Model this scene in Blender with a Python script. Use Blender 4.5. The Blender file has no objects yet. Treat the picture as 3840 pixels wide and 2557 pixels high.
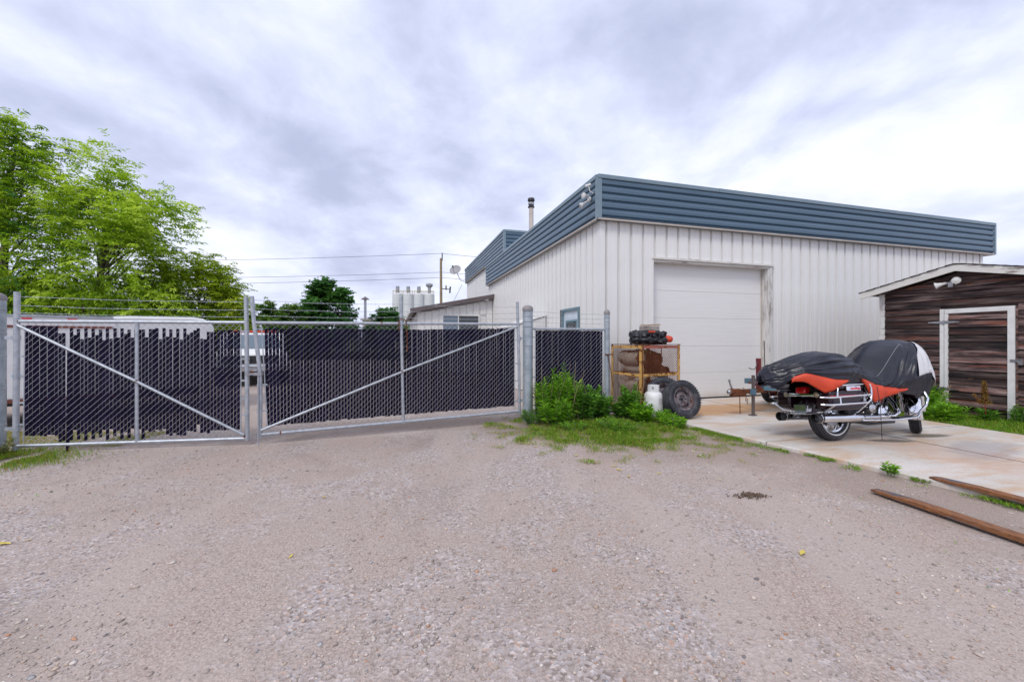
import bpy, math, random
import numpy as np
from mathutils import Vector, Matrix, noise
R = math.radians
sc = bpy.context.scene
COL = sc.collection

# ------------------------------------------------------------------ camera, sky, sun, exposure
EYE = 1.4
cam_data = bpy.data.cameras.new('camera')
cam_data.sensor_width = 36.0
cam_data.lens = 36.0 * 1523.0 / 3840.0
cam_data.clip_start = 0.05
cam_data.clip_end = 3000
cam_data.shift_y = -0.0008
cam = bpy.data.objects.new('camera', cam_data)
COL.objects.link(cam)
cam.location = (0, 0, EYE)
cam.rotation_euler = (R(90), 0, 0)
sc.camera = cam

SUN_DIR = Vector((-0.50, -0.86, 1.05)).normalized()      # from the scene towards the sun
world = bpy.data.worlds.new('World')
sc.world = world
world.use_nodes = True
wt = world.node_tree
wt.nodes.clear()
def wn(t, **kw):
    n = wt.nodes.new(t)
    for k, v in kw.items():
        setattr(n, k, v)
    return n
def wl(a, b):
    wt.links.new(a, b)
def wmath(op, a, b=None, c=None, clamp=False):
    n = wn('ShaderNodeMath', operation=op, use_clamp=clamp)
    for i, x in enumerate((a, b, c)):
        if x is None: continue
        if isinstance(x, (int, float)): n.inputs[i].default_value = x
        else: wl(x, n.inputs[i])
    return n.outputs[0]
SKY_A, SKY_B = (38.32, 33.89, 0), (0.02, 8.39, 0)
sky = wn('ShaderNodeTexSky', sky_type='NISHITA')
sky.sun_disc = False
sky.sun_elevation = math.asin(SUN_DIR.z)
sky.sun_rotation = math.atan2(SUN_DIR.x, SUN_DIR.y)
bg_sky = wn('ShaderNodeBackground'); bg_sky.inputs['Strength'].default_value = 0.11
wl(sky.outputs[0], bg_sky.inputs['Color'])
tc = wn('ShaderNodeTexCoord')
sep = wn('ShaderNodeSeparateXYZ'); wl(tc.outputs['Generated'], sep.inputs[0])
zz = wmath('MAXIMUM', sep.outputs[2], 0.0)
den = wmath('ADD', zz, 0.27)
px = wmath('DIVIDE', sep.outputs[0], den)
py = wmath('DIVIDE', sep.outputs[1], den)
comb = wn('ShaderNodeCombineXYZ'); wl(px, comb.inputs[0]); wl(py, comb.inputs[1])
def wnoise(scale, detail, rough, loc, rot=0.0, stretch=(1, 1, 1), dist=0.0):
    mp = wn('ShaderNodeMapping')
    mp.inputs['Location'].default_value = loc
    mp.inputs['Rotation'].default_value = (0, 0, rot)
    mp.inputs['Scale'].default_value = stretch
    wl(comb.outputs[0], mp.inputs[0])
    n = wn('ShaderNodeTexNoise')
    n.inputs['Scale'].default_value = scale
    n.inputs['Detail'].default_value = detail
    n.inputs['Roughness'].default_value = rough
    n.inputs['Distortion'].default_value = dist
    wl(mp.outputs[0], n.inputs['Vector'])
    return n.outputs['Fac']
n_big = wnoise(0.85, 3.0, 0.5, SKY_A, R(35), (1.0, 0.85, 1), 0.6)
n_mid = wnoise(2.4, 6.0, 0.55, SKY_B, R(28), (1.0, 0.9, 1), 0.35)
n_fine = wnoise(5.5, 7.0, 0.6, (9.0, 4.0, 0), R(20), (1.0, 0.95, 1), 0.25)
cl = wmath('ADD', wmath('MULTIPLY', n_big, 0.52), wmath('ADD', wmath('MULTIPLY', n_mid, 0.34), wmath('MULTIPLY', n_fine, 0.15)))
ramp = wn('ShaderNodeValToRGB')
wl(cl, ramp.inputs[0])
cr = ramp.color_ramp
cr.interpolation = 'B_SPLINE'
cr.elements[0].position = 0.375; cr.elements[0].color = (0.41, 0.455, 0.63, 1)
cr.elements[1].position = 0.665; cr.elements[1].color = (1.0, 1.01, 1.08, 1)
e = cr.elements.new(0.45); e.color = (0.55, 0.60, 0.80, 1)
e = cr.elements.new(0.52); e.color = (0.72, 0.77, 0.97, 1)
e = cr.elements.new(0.585); e.color = (0.86, 0.89, 1.05, 1)
# towards the horizon a cloud layer seen edge-on evens out
hz = wmath('POWER', wmath('SUBTRACT', 1.0, zz, clamp=True), 7.0)
mixh = wn('ShaderNodeMix', data_type='RGBA')
wl(wmath('MULTIPLY', hz, 0.55), mixh.inputs[0]); wl(ramp.outputs[0], mixh.inputs[6])
mixh.inputs[7].default_value = (0.72, 0.76, 0.93, 1)
bg_cl = wn('ShaderNodeBackground'); bg_cl.inputs['Strength'].default_value = 1.0
wl(mixh.outputs[2], bg_cl.inputs['Color'])
gap = wnoise(0.95, 4.0, 0.5, (5.3, 1.9, 0), R(30), (1.0, 0.5, 1), 0.4)
gapf = wmath('MULTIPLY', wmath('SUBTRACT', wmath('ADD', wmath('MULTIPLY', gap, 0.6), wmath('MULTIPLY', n_mid, 0.4)), 0.62, clamp=True), 7.0, clamp=True)
mixs = wn('ShaderNodeMixShader')
wl(gapf, mixs.inputs[0]); wl(bg_cl.outputs[0], mixs.inputs[1]); wl(bg_sky.outputs[0], mixs.inputs[2])
wo = wn('ShaderNodeOutputWorld'); wl(mixs.outputs[0], wo.inputs[0])

sun_data = bpy.data.lights.new('sun', 'SUN')
sun_data.energy = 1.5
sun_data.angle = R(18)
sun_data.color = (1.0, 0.955, 0.90)
sun = bpy.data.objects.new('sun', sun_data)
COL.objects.link(sun)
sun.rotation_euler = (-SUN_DIR).to_track_quat('-Z', 'Y').to_euler()

sc.view_settings.view_transform = 'Standard'
sc.view_settings.look = 'None'
sc.view_settings.exposure = 0.26
sc.view_settings.gamma = 1.0
sc.view_settings.use_curve_mapping = False
sc.render.engine = 'CYCLES'
sc.cycles.max_bounces = 6
sc.cycles.transparent_max_bounces = 8
sc.cycles.use_denoising = True

# ------------------------------------------------------------------ materials
def lin(r, g, b):
    f = lambda c: (c / 255) / 12.92 if c / 255 <= 0.04045 else ((c / 255 + 0.055) / 1.055) ** 2.4
    return (f(r), f(g), f(b), 1.0)

class Mat:
    """a small wrapper for building a node material"""
    def __init__(s, name):
        s.m = bpy.data.materials.new(name); s.m.use_nodes = True
        s.t = s.m.node_tree
        s.b = s.t.nodes['Principled BSDF']
        s.out = s.t.nodes['Material Output']
    def n(s, t, **kw):
        x = s.t.nodes.new(t)
        for k, v in kw.items(): setattr(x, k, v)
        return x
    def l(s, a, b): s.t.links.new(a, b)
    def coord(s, kind='Object', scale=(1, 1, 1), loc=(0, 0, 0), rot=(0, 0, 0)):
        c = s.n('ShaderNodeTexCoord'); mp = s.n('ShaderNodeMapping')
        mp.inputs['Scale'].default_value = scale
        mp.inputs['Location'].default_value = loc
        mp.inputs['Rotation'].default_value = rot
        s.l(c.outputs[kind], mp.inputs[0]); return mp.outputs[0]
    def noise(s, vec, scale, detail=4, rough=0.55, dist=0.0):
        x = s.n('ShaderNodeTexNoise')
        x.inputs['Scale'].default_value = scale; x.inputs['Detail'].default_value = detail
        x.inputs['Roughness'].default_value = rough; x.inputs['Distortion'].default_value = dist
        s.l(vec, x.inputs['Vector']); return x.outputs['Fac']
    def vor(s, vec, scale, feature='F1', out='Distance', rnd=1.0):
        x = s.n('ShaderNodeTexVoronoi', feature=feature)
        x.inputs['Scale'].default_value = scale; x.inputs['Randomness'].default_value = rnd
        s.l(vec, x.inputs['Vector']); return x.outputs[out]
    def ramp(s, fac, stops, interp='LINEAR'):
        x = s.n('ShaderNodeValToRGB'); cr = x.color_ramp; cr.interpolation = interp
        while len(cr.elements) < len(stops): cr.elements.new(0.5)
        for e, (p, c) in zip(cr.elements, stops):
            e.position = p; e.color = c if len(c) == 4 else (*c, 1)
        s.l(fac, x.inputs[0]); return x.outputs[0]
    def mix(s, f, a, b, mode='MIX'):
        x = s.n('ShaderNodeMix', data_type='RGBA', blend_type=mode)
        for i, v in ((0, f), (6, a), (7, b)):
            if isinstance(v, (int, float)): x.inputs[i].default_value = v
            elif isinstance(v, tuple): x.inputs[i].default_value = v if len(v) == 4 else (*v, 1)
            else: s.l(v, x.inputs[i])
        return x.outputs[2]
    def math(s, op, a, b=None, clamp=False):
        x = s.n('ShaderNodeMath', operation=op, use_clamp=clamp)
        for i, v in enumerate((a, b)):
            if v is None: continue
            if isinstance(v, (int, float)): x.inputs[i].default_value = v
            else: s.l(v, x.inputs[i])
        return x.outputs[0]
    def step(s, fac, lo, hi):
        x = s.n('ShaderNodeMapRange', interpolation_type='SMOOTHSTEP')
        x.inputs[1].default_value = lo; x.inputs[2].default_value = hi
        s.l(fac, x.inputs[0]); return x.outputs[0]
    def bump(s, h, strength=0.3, dist=0.01):
        x = s.n('ShaderNodeBump'); x.inputs['Strength'].default_value = strength
        x.inputs['Distance'].default_value = dist
        s.l(h, x.inputs['Height']); s.l(x.outputs[0], s.b.inputs['Normal'])
    def set(s, **kw):
        names = {'color': 'Base Color', 'rough': 'Roughness', 'metal': 'Metallic', 'spec': 'Specular IOR Level',
                 'alpha': 'Alpha', 'coat': 'Coat Weight', 'sheen': 'Sheen Weight', 'trans': 'Transmission Weight'}
        for k, v in kw.items():
            i = s.b.inputs[names[k]]
            if hasattr(v, 'is_linked'): s.l(v, i)
            elif isinstance(v, tuple): i.default_value = v if len(v) == 4 else (*v, 1)
            else: i.default_value = v
        return s

def simple(name, c1, c2=None, scale=6.0, rough=0.6, metal=0.0, bump=0.0, bscale=60.0, lo=0.35, hi=0.65, stretch=(1, 1, 1), detail=5, rnd=0.0, spec=0.5):
    M = Mat(name)
    v = M.coord('Object', stretch)
    if rnd:
        oi = M.n('ShaderNodeObjectInfo'); ad = M.n('ShaderNodeVectorMath', operation='ADD')
        sx = M.n('ShaderNodeCombineXYZ'); M.l(M.math('MULTIPLY', oi.outputs['Random'], 37.0), sx.inputs[0]); M.l(M.math('MULTIPLY', oi.outputs['Random'], 91.0), sx.inputs[2])
        M.l(v, ad.inputs[0]); M.l(sx.outputs[0], ad.inputs[1]); v = ad.outputs[0]
    f = M.noise(v, scale, detail, 0.6)
    col = M.mix(M.step(f, lo, hi), c1, c2 or c1)
    if rnd:
        val = M.math('ADD', 1.0 - rnd / 2, M.math('MULTIPLY', oi.outputs['Random'], rnd))
        hs = M.n('ShaderNodeHueSaturation'); M.l(val, hs.inputs['Value']); M.l(col, hs.inputs['Color']); col = hs.outputs[0]
    M.set(color=col, rough=rough, metal=metal, spec=spec)
    if bump: M.bump(M.noise(v, bscale, 4, 0.6), bump, 0.01)
    return M.m

def rusty(name, c1, rust=(0.20, 0.062, 0.018), amount=0.5, scale=5.0, rough=0.6, metal=0.0, stretch=(1, 1, 1)):
    """paint or zinc with rust blooming through it"""
    M = Mat(name)
    v = M.coord('Object', stretch)
    f = M.noise(v, scale, 8, 0.65, 0.3)
    f2 = M.noise(v, scale * 6, 5, 0.6)
    m = M.step(M.math('ADD', M.math('MULTIPLY', f, 0.75), M.math('MULTIPLY', f2, 0.25)), 0.62 - amount * 0.3, 0.68 - amount * 0.25)
    rc = M.mix(M.step(f2, 0.3, 0.7), rust, (rust[0] * 0.45, rust[1] * 0.42, rust[2] * 0.5))
    pc = M.mix(M.step(f2, 0.3, 0.75), c1, (c1[0] * 0.75, c1[1] * 0.74, c1[2] * 0.72))
    M.set(color=M.mix(m, pc, rc), rough=M.mix(m, (rough,) * 3, (0.85,) * 3), metal=M.mix(m, (metal,) * 3, (0, 0, 0)))
    M.bump(f2, 0.25, 0.004)
    return M.m

# ------------------------------------------------------------------ mesh helpers
def link(o, parent=None):
    COL.objects.link(o)
    if parent is not None: o.parent = parent
    return o

def tag(o, label=None, cat=None, group=None, kind=None):
    if label: o['label'] = label
    if cat: o['category'] = cat
    if group: o['group'] = group
    if kind: o['kind'] = kind
    return o

def thing(name, label, cat, loc=(0, 0, 0), rz=0.0, group=None, rx=0.0, ry=0.0):
    o = bpy.data.objects.new(name, None)
    o.empty_display_size = 0.1
    COL.objects.link(o)
    o.location = loc; o.rotation_euler = (rx, ry, rz)
    return tag(o, label, cat, group)

def dup(root, loc=None, rz=None, label=None):
    def cp(o, parent):
        c = o.copy(); COL.objects.link(c); c.parent = parent
        for ch in list(o.children): cp(ch, c)
        return c
    kids = list(root.children)
    r = root.copy(); COL.objects.link(r)
    for k in kids: cp(k, r)
    if loc is not None: r.location = loc
    if rz is not None: r.rotation_euler.z = rz
    if label: r['label'] = label
    return r

def rot_to(d, up=(0, 0, 1)):
    """matrix whose local z runs along d"""
    d = Vector(d).normalized()
    u = Vector(up)
    if abs(d.dot(u)) > 0.98: u = Vector((1, 0, 0))
    x = u.cross(d).normalized(); y = d.cross(x)
    return Matrix((x, y, d)).transposed()

class MB:
    def __init__(s): s.v = []; s.f = []
    def add(s, v, f):
        k = len(s.v); s.v += [tuple(p) for p in v]; s.f += [tuple(i + k for i in q) for q in f]; return s
    def box(s, x0, x1, y0, y1, z0, z1, M=None):
        v = [(x0, y0, z0), (x1, y0, z0), (x1, y1, z0), (x0, y1, z0), (x0, y0, z1), (x1, y0, z1), (x1, y1, z1), (x0, y1, z1)]
        if M is not None: v = [M @ Vector(p) for p in v]
        return s.add(v, [(0, 3, 2, 1), (4, 5, 6, 7), (0, 1, 5, 4), (1, 2, 6, 5), (2, 3, 7, 6), (3, 0, 4, 7)])
    def bar(s, a, b, w, h, up=(0, 0, 1)):
        a = Vector(a); b = Vector(b); Rm = rot_to(b - a, up); L = (b - a).length
        return s.box(-w / 2, w / 2, -h / 2, h / 2, 0, L, Matrix.Translation(a) @ Rm.to_4x4())
    def tube(s, pts, r, n=8, caps=True, closed=False):
        P = [Vector(p) for p in pts]; m = len(P)
        rr = r if isinstance(r, (list, tuple)) else [r] * m
        t0 = (P[1] - P[0]).normalized()
        u = Vector((0, 0, 1)) if abs(t0.z) < 0.9 else Vector((1, 0, 0))
        x = (u - t0 * u.dot(t0)).normalized()
        V = []; 
        for i in range(m):
            if closed: t = (P[(i + 1) % m] - P[i - 1])
            else: t = (P[min(i + 1, m - 1)] - P[max(i - 1, 0)])
            t = t.normalized() if t.length > 1e-9 else t0
            x = x - t * x.dot(t)
            x = x.normalized() if x.length > 1e-6 else rot_to(t).col[0]
            y = t.cross(x)
            for k in range(n):
                a = 2 * math.pi * k / n
                V.append(P[i] + (x * math.cos(a) + y * math.sin(a)) * rr[i])
        F = []
        for i in range(m if closed else m - 1):
            j = (i + 1) % m
            for k in range(n):
                F.append((i * n + k, i * n + (k + 1) % n, j * n + (k + 1) % n, j * n + k))
        if caps and not closed:
            F.append(tuple(range(n - 1, -1, -1))); F.append(tuple((m - 1) * n + k for k in range(n)))
        return s.add(V, F)
    def lathe(s, prof, n=24, M=None, close=False):
        V = []; F = []
        m = len(prof)
        for (r, z) in prof:
            for k in range(n):
                a = 2 * math.pi * k / n
                V.append(Vector((r * math.cos(a), r * math.sin(a), z)))
        for i in range(m if close else m - 1):
            j = (i + 1) % m
            for k in range(n):
                F.append((i * n + k, i * n + (k + 1) % n, j * n + (k + 1) % n, j * n + k))
        if M is not None: V = [M @ p for p in V]
        return s.add(V, F)
    def prism(s, poly, y0, y1, M=None):
        """poly in (x, z), pulled from y0 to y1"""
        n = len(poly)
        V = [Vector((x, y0, z)) for x, z in poly] + [Vector((x, y1, z)) for x, z in poly]
        if M is not None: V = [M @ p for p in V]
        F = [tuple(range(n)), tuple(range(2 * n - 1, n - 1, -1))]
        for i in range(n):
            j = (i + 1) % n
            F.append((j, i, n + i, n + j))
        return s.add(V, F)
    def mesh(s, name, mat, smooth=None):
        me = bpy.data.meshes.new(name)
        me.from_pydata(s.v, [], s.f); me.update()
        if mat is not None: me.materials.append(mat)
        if smooth is not None:
            me.polygons.foreach_set('use_smooth', [True] * len(me.polygons))
            me.set_sharp_from_angle(angle=R(smooth))
        return me
    def build(s, name, mat, parent=None, smooth=None, bevel=0.0):
        o = bpy.data.objects.new(name, s.mesh(name, mat, smooth))
        if bevel:
            b = o.modifiers.new('bevel', 'BEVEL'); b.width = bevel; b.segments = 2; b.limit_method = 'ANGLE'; b.angle_limit = R(40)
        return link(o, parent)

def inst(name, me, parent, loc=(0, 0, 0), rot=(0, 0, 0), scale=(1, 1, 1)):
    o = bpy.data.objects.new(name, me); link(o, parent)
    o.location = loc; o.rotation_euler = rot; o.scale = scale
    return o

def np_mesh(name, V, F, mat, colors=None, smooth=False):
    """V (n,3), F (m,3 or 4) as numpy arrays; colors per vertex (n,3)"""
    me = bpy.data.meshes.new(name)
    n, m, k = len(V), len(F), F.shape[1]
    me.vertices.add(n); me.vertices.foreach_set('co', np.ascontiguousarray(V, dtype=np.float32).ravel())
    me.loops.add(m * k); me.loops.foreach_set('vertex_index', np.ascontiguousarray(F, dtype=np.int32).ravel())
    me.polygons.add(m)
    me.polygons.foreach_set('loop_start', np.arange(0, m * k, k, dtype=np.int32))
    me.polygons.foreach_set('loop_total', np.full(m, k, dtype=np.int32))
    if smooth: me.polygons.foreach_set('use_smooth', np.ones(m, dtype=bool))
    me.update(calc_edges=True)
    if colors is not None:
        ca = me.color_attributes.new('tint', 'FLOAT_COLOR', 'POINT')
        c4 = np.ones((n, 4), dtype=np.float32); c4[:, :3] = colors
        ca.data.foreach_set('color', c4.ravel())
    if mat is not None: me.materials.append(mat)
    return me

def arc(c, r, a0, a1, n, plane='xz'):
    out = []
    for i in range(n + 1):
        a = a0 + (a1 - a0) * i / n
        if plane == 'xz': out.append((c[0] + r * math.cos(a), c[1], c[2] + r * math.sin(a)))
        elif plane == 'yz': out.append((c[0], c[1] + r * math.cos(a), c[2] + r * math.sin(a)))
        else: out.append((c[0] + r * math.cos(a), c[1] + r * math.sin(a), c[2]))
    return out

# ------------------------------------------------------------------ where things stand
AX = Vector((0.9615, 0.2747, 0))         # along the building's front wall
BX = Vector((-0.2747, 0.9615, 0))        # along its side wall, away from the road
ANG = math.atan2(AX.y, AX.x)
CORNER = Vector((1.873, 8.594, 0))       # near corner of the building
def W(t, b, z=0.0):
    return CORNER + AX * t + BX * b + Vector((0, 0, z))
# ------------------------------------------------------------------ shared materials
m_galv = simple('galvanised_steel', (0.36, 0.39, 0.43), (0.47, 0.50, 0.54), 14, 0.42, 0.55, 0.08, 120)
m_galv_post = simple('galvanised_post', (0.30, 0.35, 0.39), (0.42, 0.47, 0.51), 9, 0.45, 0.45, 0.08, 90)
m_wire = simple('galvanised_wire', (0.50, 0.52, 0.57), (0.60, 0.62, 0.67), 30, 0.4, 0.35)
m_rust = simple('rust', (0.19, 0.060, 0.020), (0.085, 0.028, 0.014), 18, 0.85, 0.1, 0.4, 150)
m_slat = simple('black_plastic_slat', (0.0045, 0.003, 0.014), (0.009, 0.006, 0.024), 5, 0.6, 0, 0, rnd=0.5, spec=0.06)
m_black = simple('black_rubbery_plastic', (0.012, 0.012, 0.016), (0.022, 0.022, 0.028), 20, 0.5, 0, 0.1, 90)
m_tyre = Mat('tyre_rubber')
_v = m_tyre.coord('Object')
m_tyre.set(color=m_tyre.mix(m_tyre.step(m_tyre.noise(_v, 9, 6, 0.65), 0.45, 0.75), (0.022, 0.023, 0.031), (0.085, 0.082, 0.090)), rough=0.62)
m_tyre.bump(m_tyre.noise(_v, 70, 3), 0.25, 0.006)
m_tyre = m_tyre.m
m_chrome = simple('chrome', (0.78, 0.79, 0.82), (0.70, 0.71, 0.75), 6, 0.07, 1.0)
m_steel = simple('bare_steel', (0.42, 0.42, 0.44), (0.30, 0.30, 0.32), 12, 0.35, 0.8)
m_whitepaint = simple('white_paint', (0.72, 0.72, 0.71), (0.64, 0.64, 0.63), 8, 0.45)
m_orange = simple('orange_nylon', (0.62, 0.060, 0.018), (0.50, 0.045, 0.014), 5, 0.55, 0, 0.15, 60)
m_glass = Mat('window_glass').set(color=(0.035, 0.045, 0.055), rough=0.06, spec=0.9).m
m_hubblack = simple('hub_black', (0.01, 0.01, 0.012))

# pale ribbed cladding with faint dirt streaks running down
M = Mat('white_metal_cladding')
v = M.coord('Object', (1, 1, 1))
st = M.noise(M.coord('Object', (9, 9, 0.35)), 1.0, 5, 0.6)
bl = M.noise(v, 1.3, 4, 0.5)
c = M.mix(M.step(bl, 0.3, 0.7), (0.69, 0.685, 0.665), (0.74, 0.735, 0.715))
c = M.mix(M.math('MULTIPLY', M.step(st, 0.58, 0.85), 0.16), c, (0.50, 0.46, 0.42))
M.set(color=c, rough=0.42); M.bump(M.noise(v, 2.2, 2), 0.06, 0.05)
m_clad = M.m
# blue-grey fascia steel
M = Mat('blue_grey_fascia')
v = M.coord('Object', (0.25, 0.25, 2.0))
c = M.mix(M.step(M.noise(v, 3.0, 5, 0.6), 0.3, 0.7), (0.060, 0.114, 0.168), (0.076, 0.136, 0.194))
M.set(color=c, rough=0.33, metal=0.0, spec=0.6)
m_fascia = M.m
m_trim = simple('fascia_trim', (0.150, 0.215, 0.260), (0.175, 0.245, 0.290), 2, 0.38, 0.0)
m_beige = simple('beige_soffit_trim', (0.42, 0.37, 0.32), (0.50, 0.45, 0.40), 4, 0.5)
m_brown = simple('brown_flashing', (0.105, 0.085, 0.085), (0.13, 0.105, 0.10), 4, 0.45)

# peeling white timber
M = Mat('peeling_white_timber')
f = M.noise(M.coord('Object', (26, 26, 2.2)), 1.0, 8, 0.7, 0.4)
f2 = M.noise(M.coord('Object', (5, 5, 2)), 1.0, 5, 0.6)
c = M.mix(M.step(M.math('ADD', M.math('MULTIPLY', f, 0.6), M.math('MULTIPLY', f2, 0.4)), 0.50, 0.60), (0.62, 0.61, 0.59), (0.30, 0.27, 0.25))
M.set(color=c, rough=0.7); M.bump(f, 0.3, 0.004)
m_peel = M.m
M = Mat('peeling_white_board')           # grain along x
f = M.noise(M.coord('Object', (2.0, 26, 26)), 1.0, 8, 0.7, 0.4)
f2 = M.noise(M.coord('Object', (1.6, 5, 5)), 1.0, 5, 0.6)
c = M.mix(M.step(M.math('ADD', M.math('MULTIPLY', f, 0.6), M.math('MULTIPLY', f2, 0.4)), 0.54, 0.62), (0.66, 0.64, 0.60), (0.22, 0.18, 0.16))
M.set(color=c, rough=0.7); M.bump(f, 0.3, 0.004)
m_peelx = M.m
m_doorwhite = Mat('garage_door_enamel')
v = m_doorwhite.coord('Object', (1.2, 1, 60))
c = m_doorwhite.mix(m_doorwhite.step(m_doorwhite.noise(v, 1.0, 4), 0.35, 0.7), (0.73, 0.725, 0.71), (0.69, 0.685, 0.67))
sz = m_doorwhite.n('ShaderNodeSeparateXYZ'); m_doorwhite.l(m_doorwhite.coord('Object'), sz.inputs[0])
dirt = m_doorwhite.math('MULTIPLY', m_doorwhite.step(m_doorwhite.math('ADD', sz.outputs[2], m_doorwhite.math('MULTIPLY', m_doorwhite.noise(m_doorwhite.coord('Object', (3, 3, 1)), 1.5, 5), 0.25)), 0.42, 0.12), 0.55)
m_doorwhite.set(color=m_doorwhite.mix(dirt, c, (0.50, 0.42, 0.30)), rough=0.42)
m_doorwhite.bump(m_doorwhite.noise(m_doorwhite.coord('Object', (0.8, 1, 45)), 1.0, 3), 0.18, 0.01)
m_doorwhite = m_doorwhite.m

# ------------------------------------------------------------------ the ground
def slab_left(b):
    """left edge of the concrete pad (t) at depth b"""
    return float(np.interp(b, [-12, -9, -7, -5.65, -5.0, -4.5, -2.77, -1.7, 0], [1.25, 1.10, 0.98, 0.93, 0.90, 0.80, 0.50, 0.39, 0.35]))
def tb(x, y):
    dx, dy = x - CORNER.x, y - CORNER.y
    return dx * AX.x + dy * AX.y, dx * BX.x + dy * BX.y

M = Mat('gravel_ground')
v = M.coord('Object')
big = M.noise(v, 0.33, 4, 0.55, 0.6)
mid = M.noise(v, 1.6, 5, 0.6, 0.5)
fine = M.noise(v, 9.0, 5, 0.65)
grit = M.noise(v, 85.0, 3, 0.7)
cells = M.vor(v, 62.0, 'F1', 'Color')
cells2 = M.vor(v, 130.0, 'F1', 'Color')
hsv = M.n('ShaderNodeSeparateColor'); M.l(cells, hsv.inputs[0])
hsv2 = M.n('ShaderNodeSeparateColor'); M.l(cells2, hsv2.inputs[0])
stone = M.ramp(hsv.outputs[0], [(0.0, (0.206, 0.166, 0.149)), (0.25, (0.345, 0.286, 0.261)), (0.5, (0.427, 0.367, 0.338)), (0.75, (0.381, 0.346, 0.342)), (0.93, (0.598, 0.533, 0.506)), (1.0, (0.432, 0.257, 0.177))])
sand = M.ramp(hsv2.outputs[1], [(0.0, (0.294, 0.226, 0.192)), (0.5, (0.397, 0.320, 0.278)), (1.0, (0.479, 0.394, 0.349))])
pm = M.step(M.math('ADD', M.math('MULTIPLY', mid, 0.55), M.math('MULTIPLY', big, 0.45)), 0.42, 0.58)
c = M.mix(M.math('ADD', M.math('MULTIPLY', pm, 0.95), 0.03), sand, stone)
c = M.mix(M.math('MULTIPLY', M.step(fine, 0.45, 0.8), 0.30), c, (0.444, 0.382, 0.354))
# packed wheel tracks sweeping from the gates, and damp darker patches
trk = M.noise(M.coord('Object', (1.25, 0.28, 1), rot=(0, 0, R(-24))), 1.0, 3, 0.5, 0.6)
c = M.mix(M.math('MULTIPLY', M.step(trk, 0.50, 0.62), 0.7), c, M.mix(grit, (0.397, 0.324, 0.283), (0.474, 0.397, 0.356)))
dmp = M.noise(v, 0.55, 5, 0.6, 0.8)
c = M.mix(M.math('MULTIPLY', M.step(dmp, 0.52, 0.68), 0.55), c, M.mix(grit, (0.221, 0.173, 0.149), (0.340, 0.276, 0.245)))
# bare brown soil beside the pad and under the weeds
sx = M.n('ShaderNodeSeparateXYZ'); M.l(v, sx.inputs[0])
def blob(cx, cy, rx, ry, lo=1.0, hi=0.45):
    a = M.math('DIVIDE', M.math('SUBTRACT', sx.outputs[0], cx), rx)
    b = M.math('DIVIDE', M.math('SUBTRACT', sx.outputs[1], cy), ry)
    d = M.math('SQRT', M.math('ADD', M.math('MULTIPLY', a, a), M.math('MULTIPLY', b, b)))
    d = M.math('ADD', d, M.math('MULTIPLY', M.math('SUBTRACT', mid, 0.5), 0.9))
    return M.step(d, lo, hi)
soil = M.math('MAXIMUM', M.math('MAXIMUM', blob(2.6, 5.3, 1.9, 1.1), blob(1.2, 6.4, 2.0, 0.9)), M.math('MAXIMUM', blob(3.7, 3.9, 0.9, 1.5), blob(-1.2, 6.9, 2.6, 0.7)))
c = M.mix(M.math('MULTIPLY', soil, 0.62), c, M.mix(grit, (0.235, 0.175, 0.140), (0.33, 0.265, 0.225)))
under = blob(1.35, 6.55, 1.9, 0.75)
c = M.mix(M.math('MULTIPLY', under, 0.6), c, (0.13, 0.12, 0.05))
far = M.math('MULTIPLY', M.step(sx.outputs[1], 42, 60), 0.9)
c = M.mix(far, c, (0.09, 0.13, 0.04))
c = M.mix(0.5, c, M.ramp(grit, [(0.25, (0.55, 0.55, 0.55)), (0.5, (1, 1, 1)), (0.75, (1.3, 1.3, 1.3))]), 'MULTIPLY')
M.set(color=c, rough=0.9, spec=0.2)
hgt = M.math('ADD', M.math('MULTIPLY', M.vor(v, 62.0), 0.9), M.math('ADD', M.math('MULTIPLY', grit, 0.5), M.math('MULTIPLY', fine, 1.0)))
M.bump(hgt, 0.5, 0.010)
m_gravel = M.m

gx = np.concatenate([[-900, -300, -120, -60, -35], np.arange(-22, 22.1, 0.5), [35, 60, 120, 300, 900]])
gy = np.concatenate([[-60, -20, -8], np.arange(-2, 24.1, 0.5), [30, 45, 80, 150, 400, 1500]])
GX, GY = np.meshgrid(gx, gy)
def ground_z(x, y):
    return 0.012 * math.sin(x * 0.9 + y * 0.4) * math.sin(y * 0.7 - x * 0.2) * max(0.0, 1.0 - (abs(x) + abs(y)) / 40.0) - 0.012
GZ = np.vectorize(ground_z)(GX, GY)
Vg = np.stack([GX.ravel(), GY.ravel(), GZ.ravel()], 1)
nx, ny = len(gx), len(gy)
ii, jj = np.meshgrid(np.arange(nx - 1), np.arange(ny - 1))
q = (jj * nx + ii).ravel()
Fg = np.stack([q, q + 1, q + nx + 1, q + nx], 1)
g = link(bpy.data.objects.new('ground', np_mesh('ground', Vg, Fg, m_gravel, smooth=True)))
tag(g, 'greyish beige gravel yard in front of and behind the gates', 'ground', kind='structure')

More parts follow.
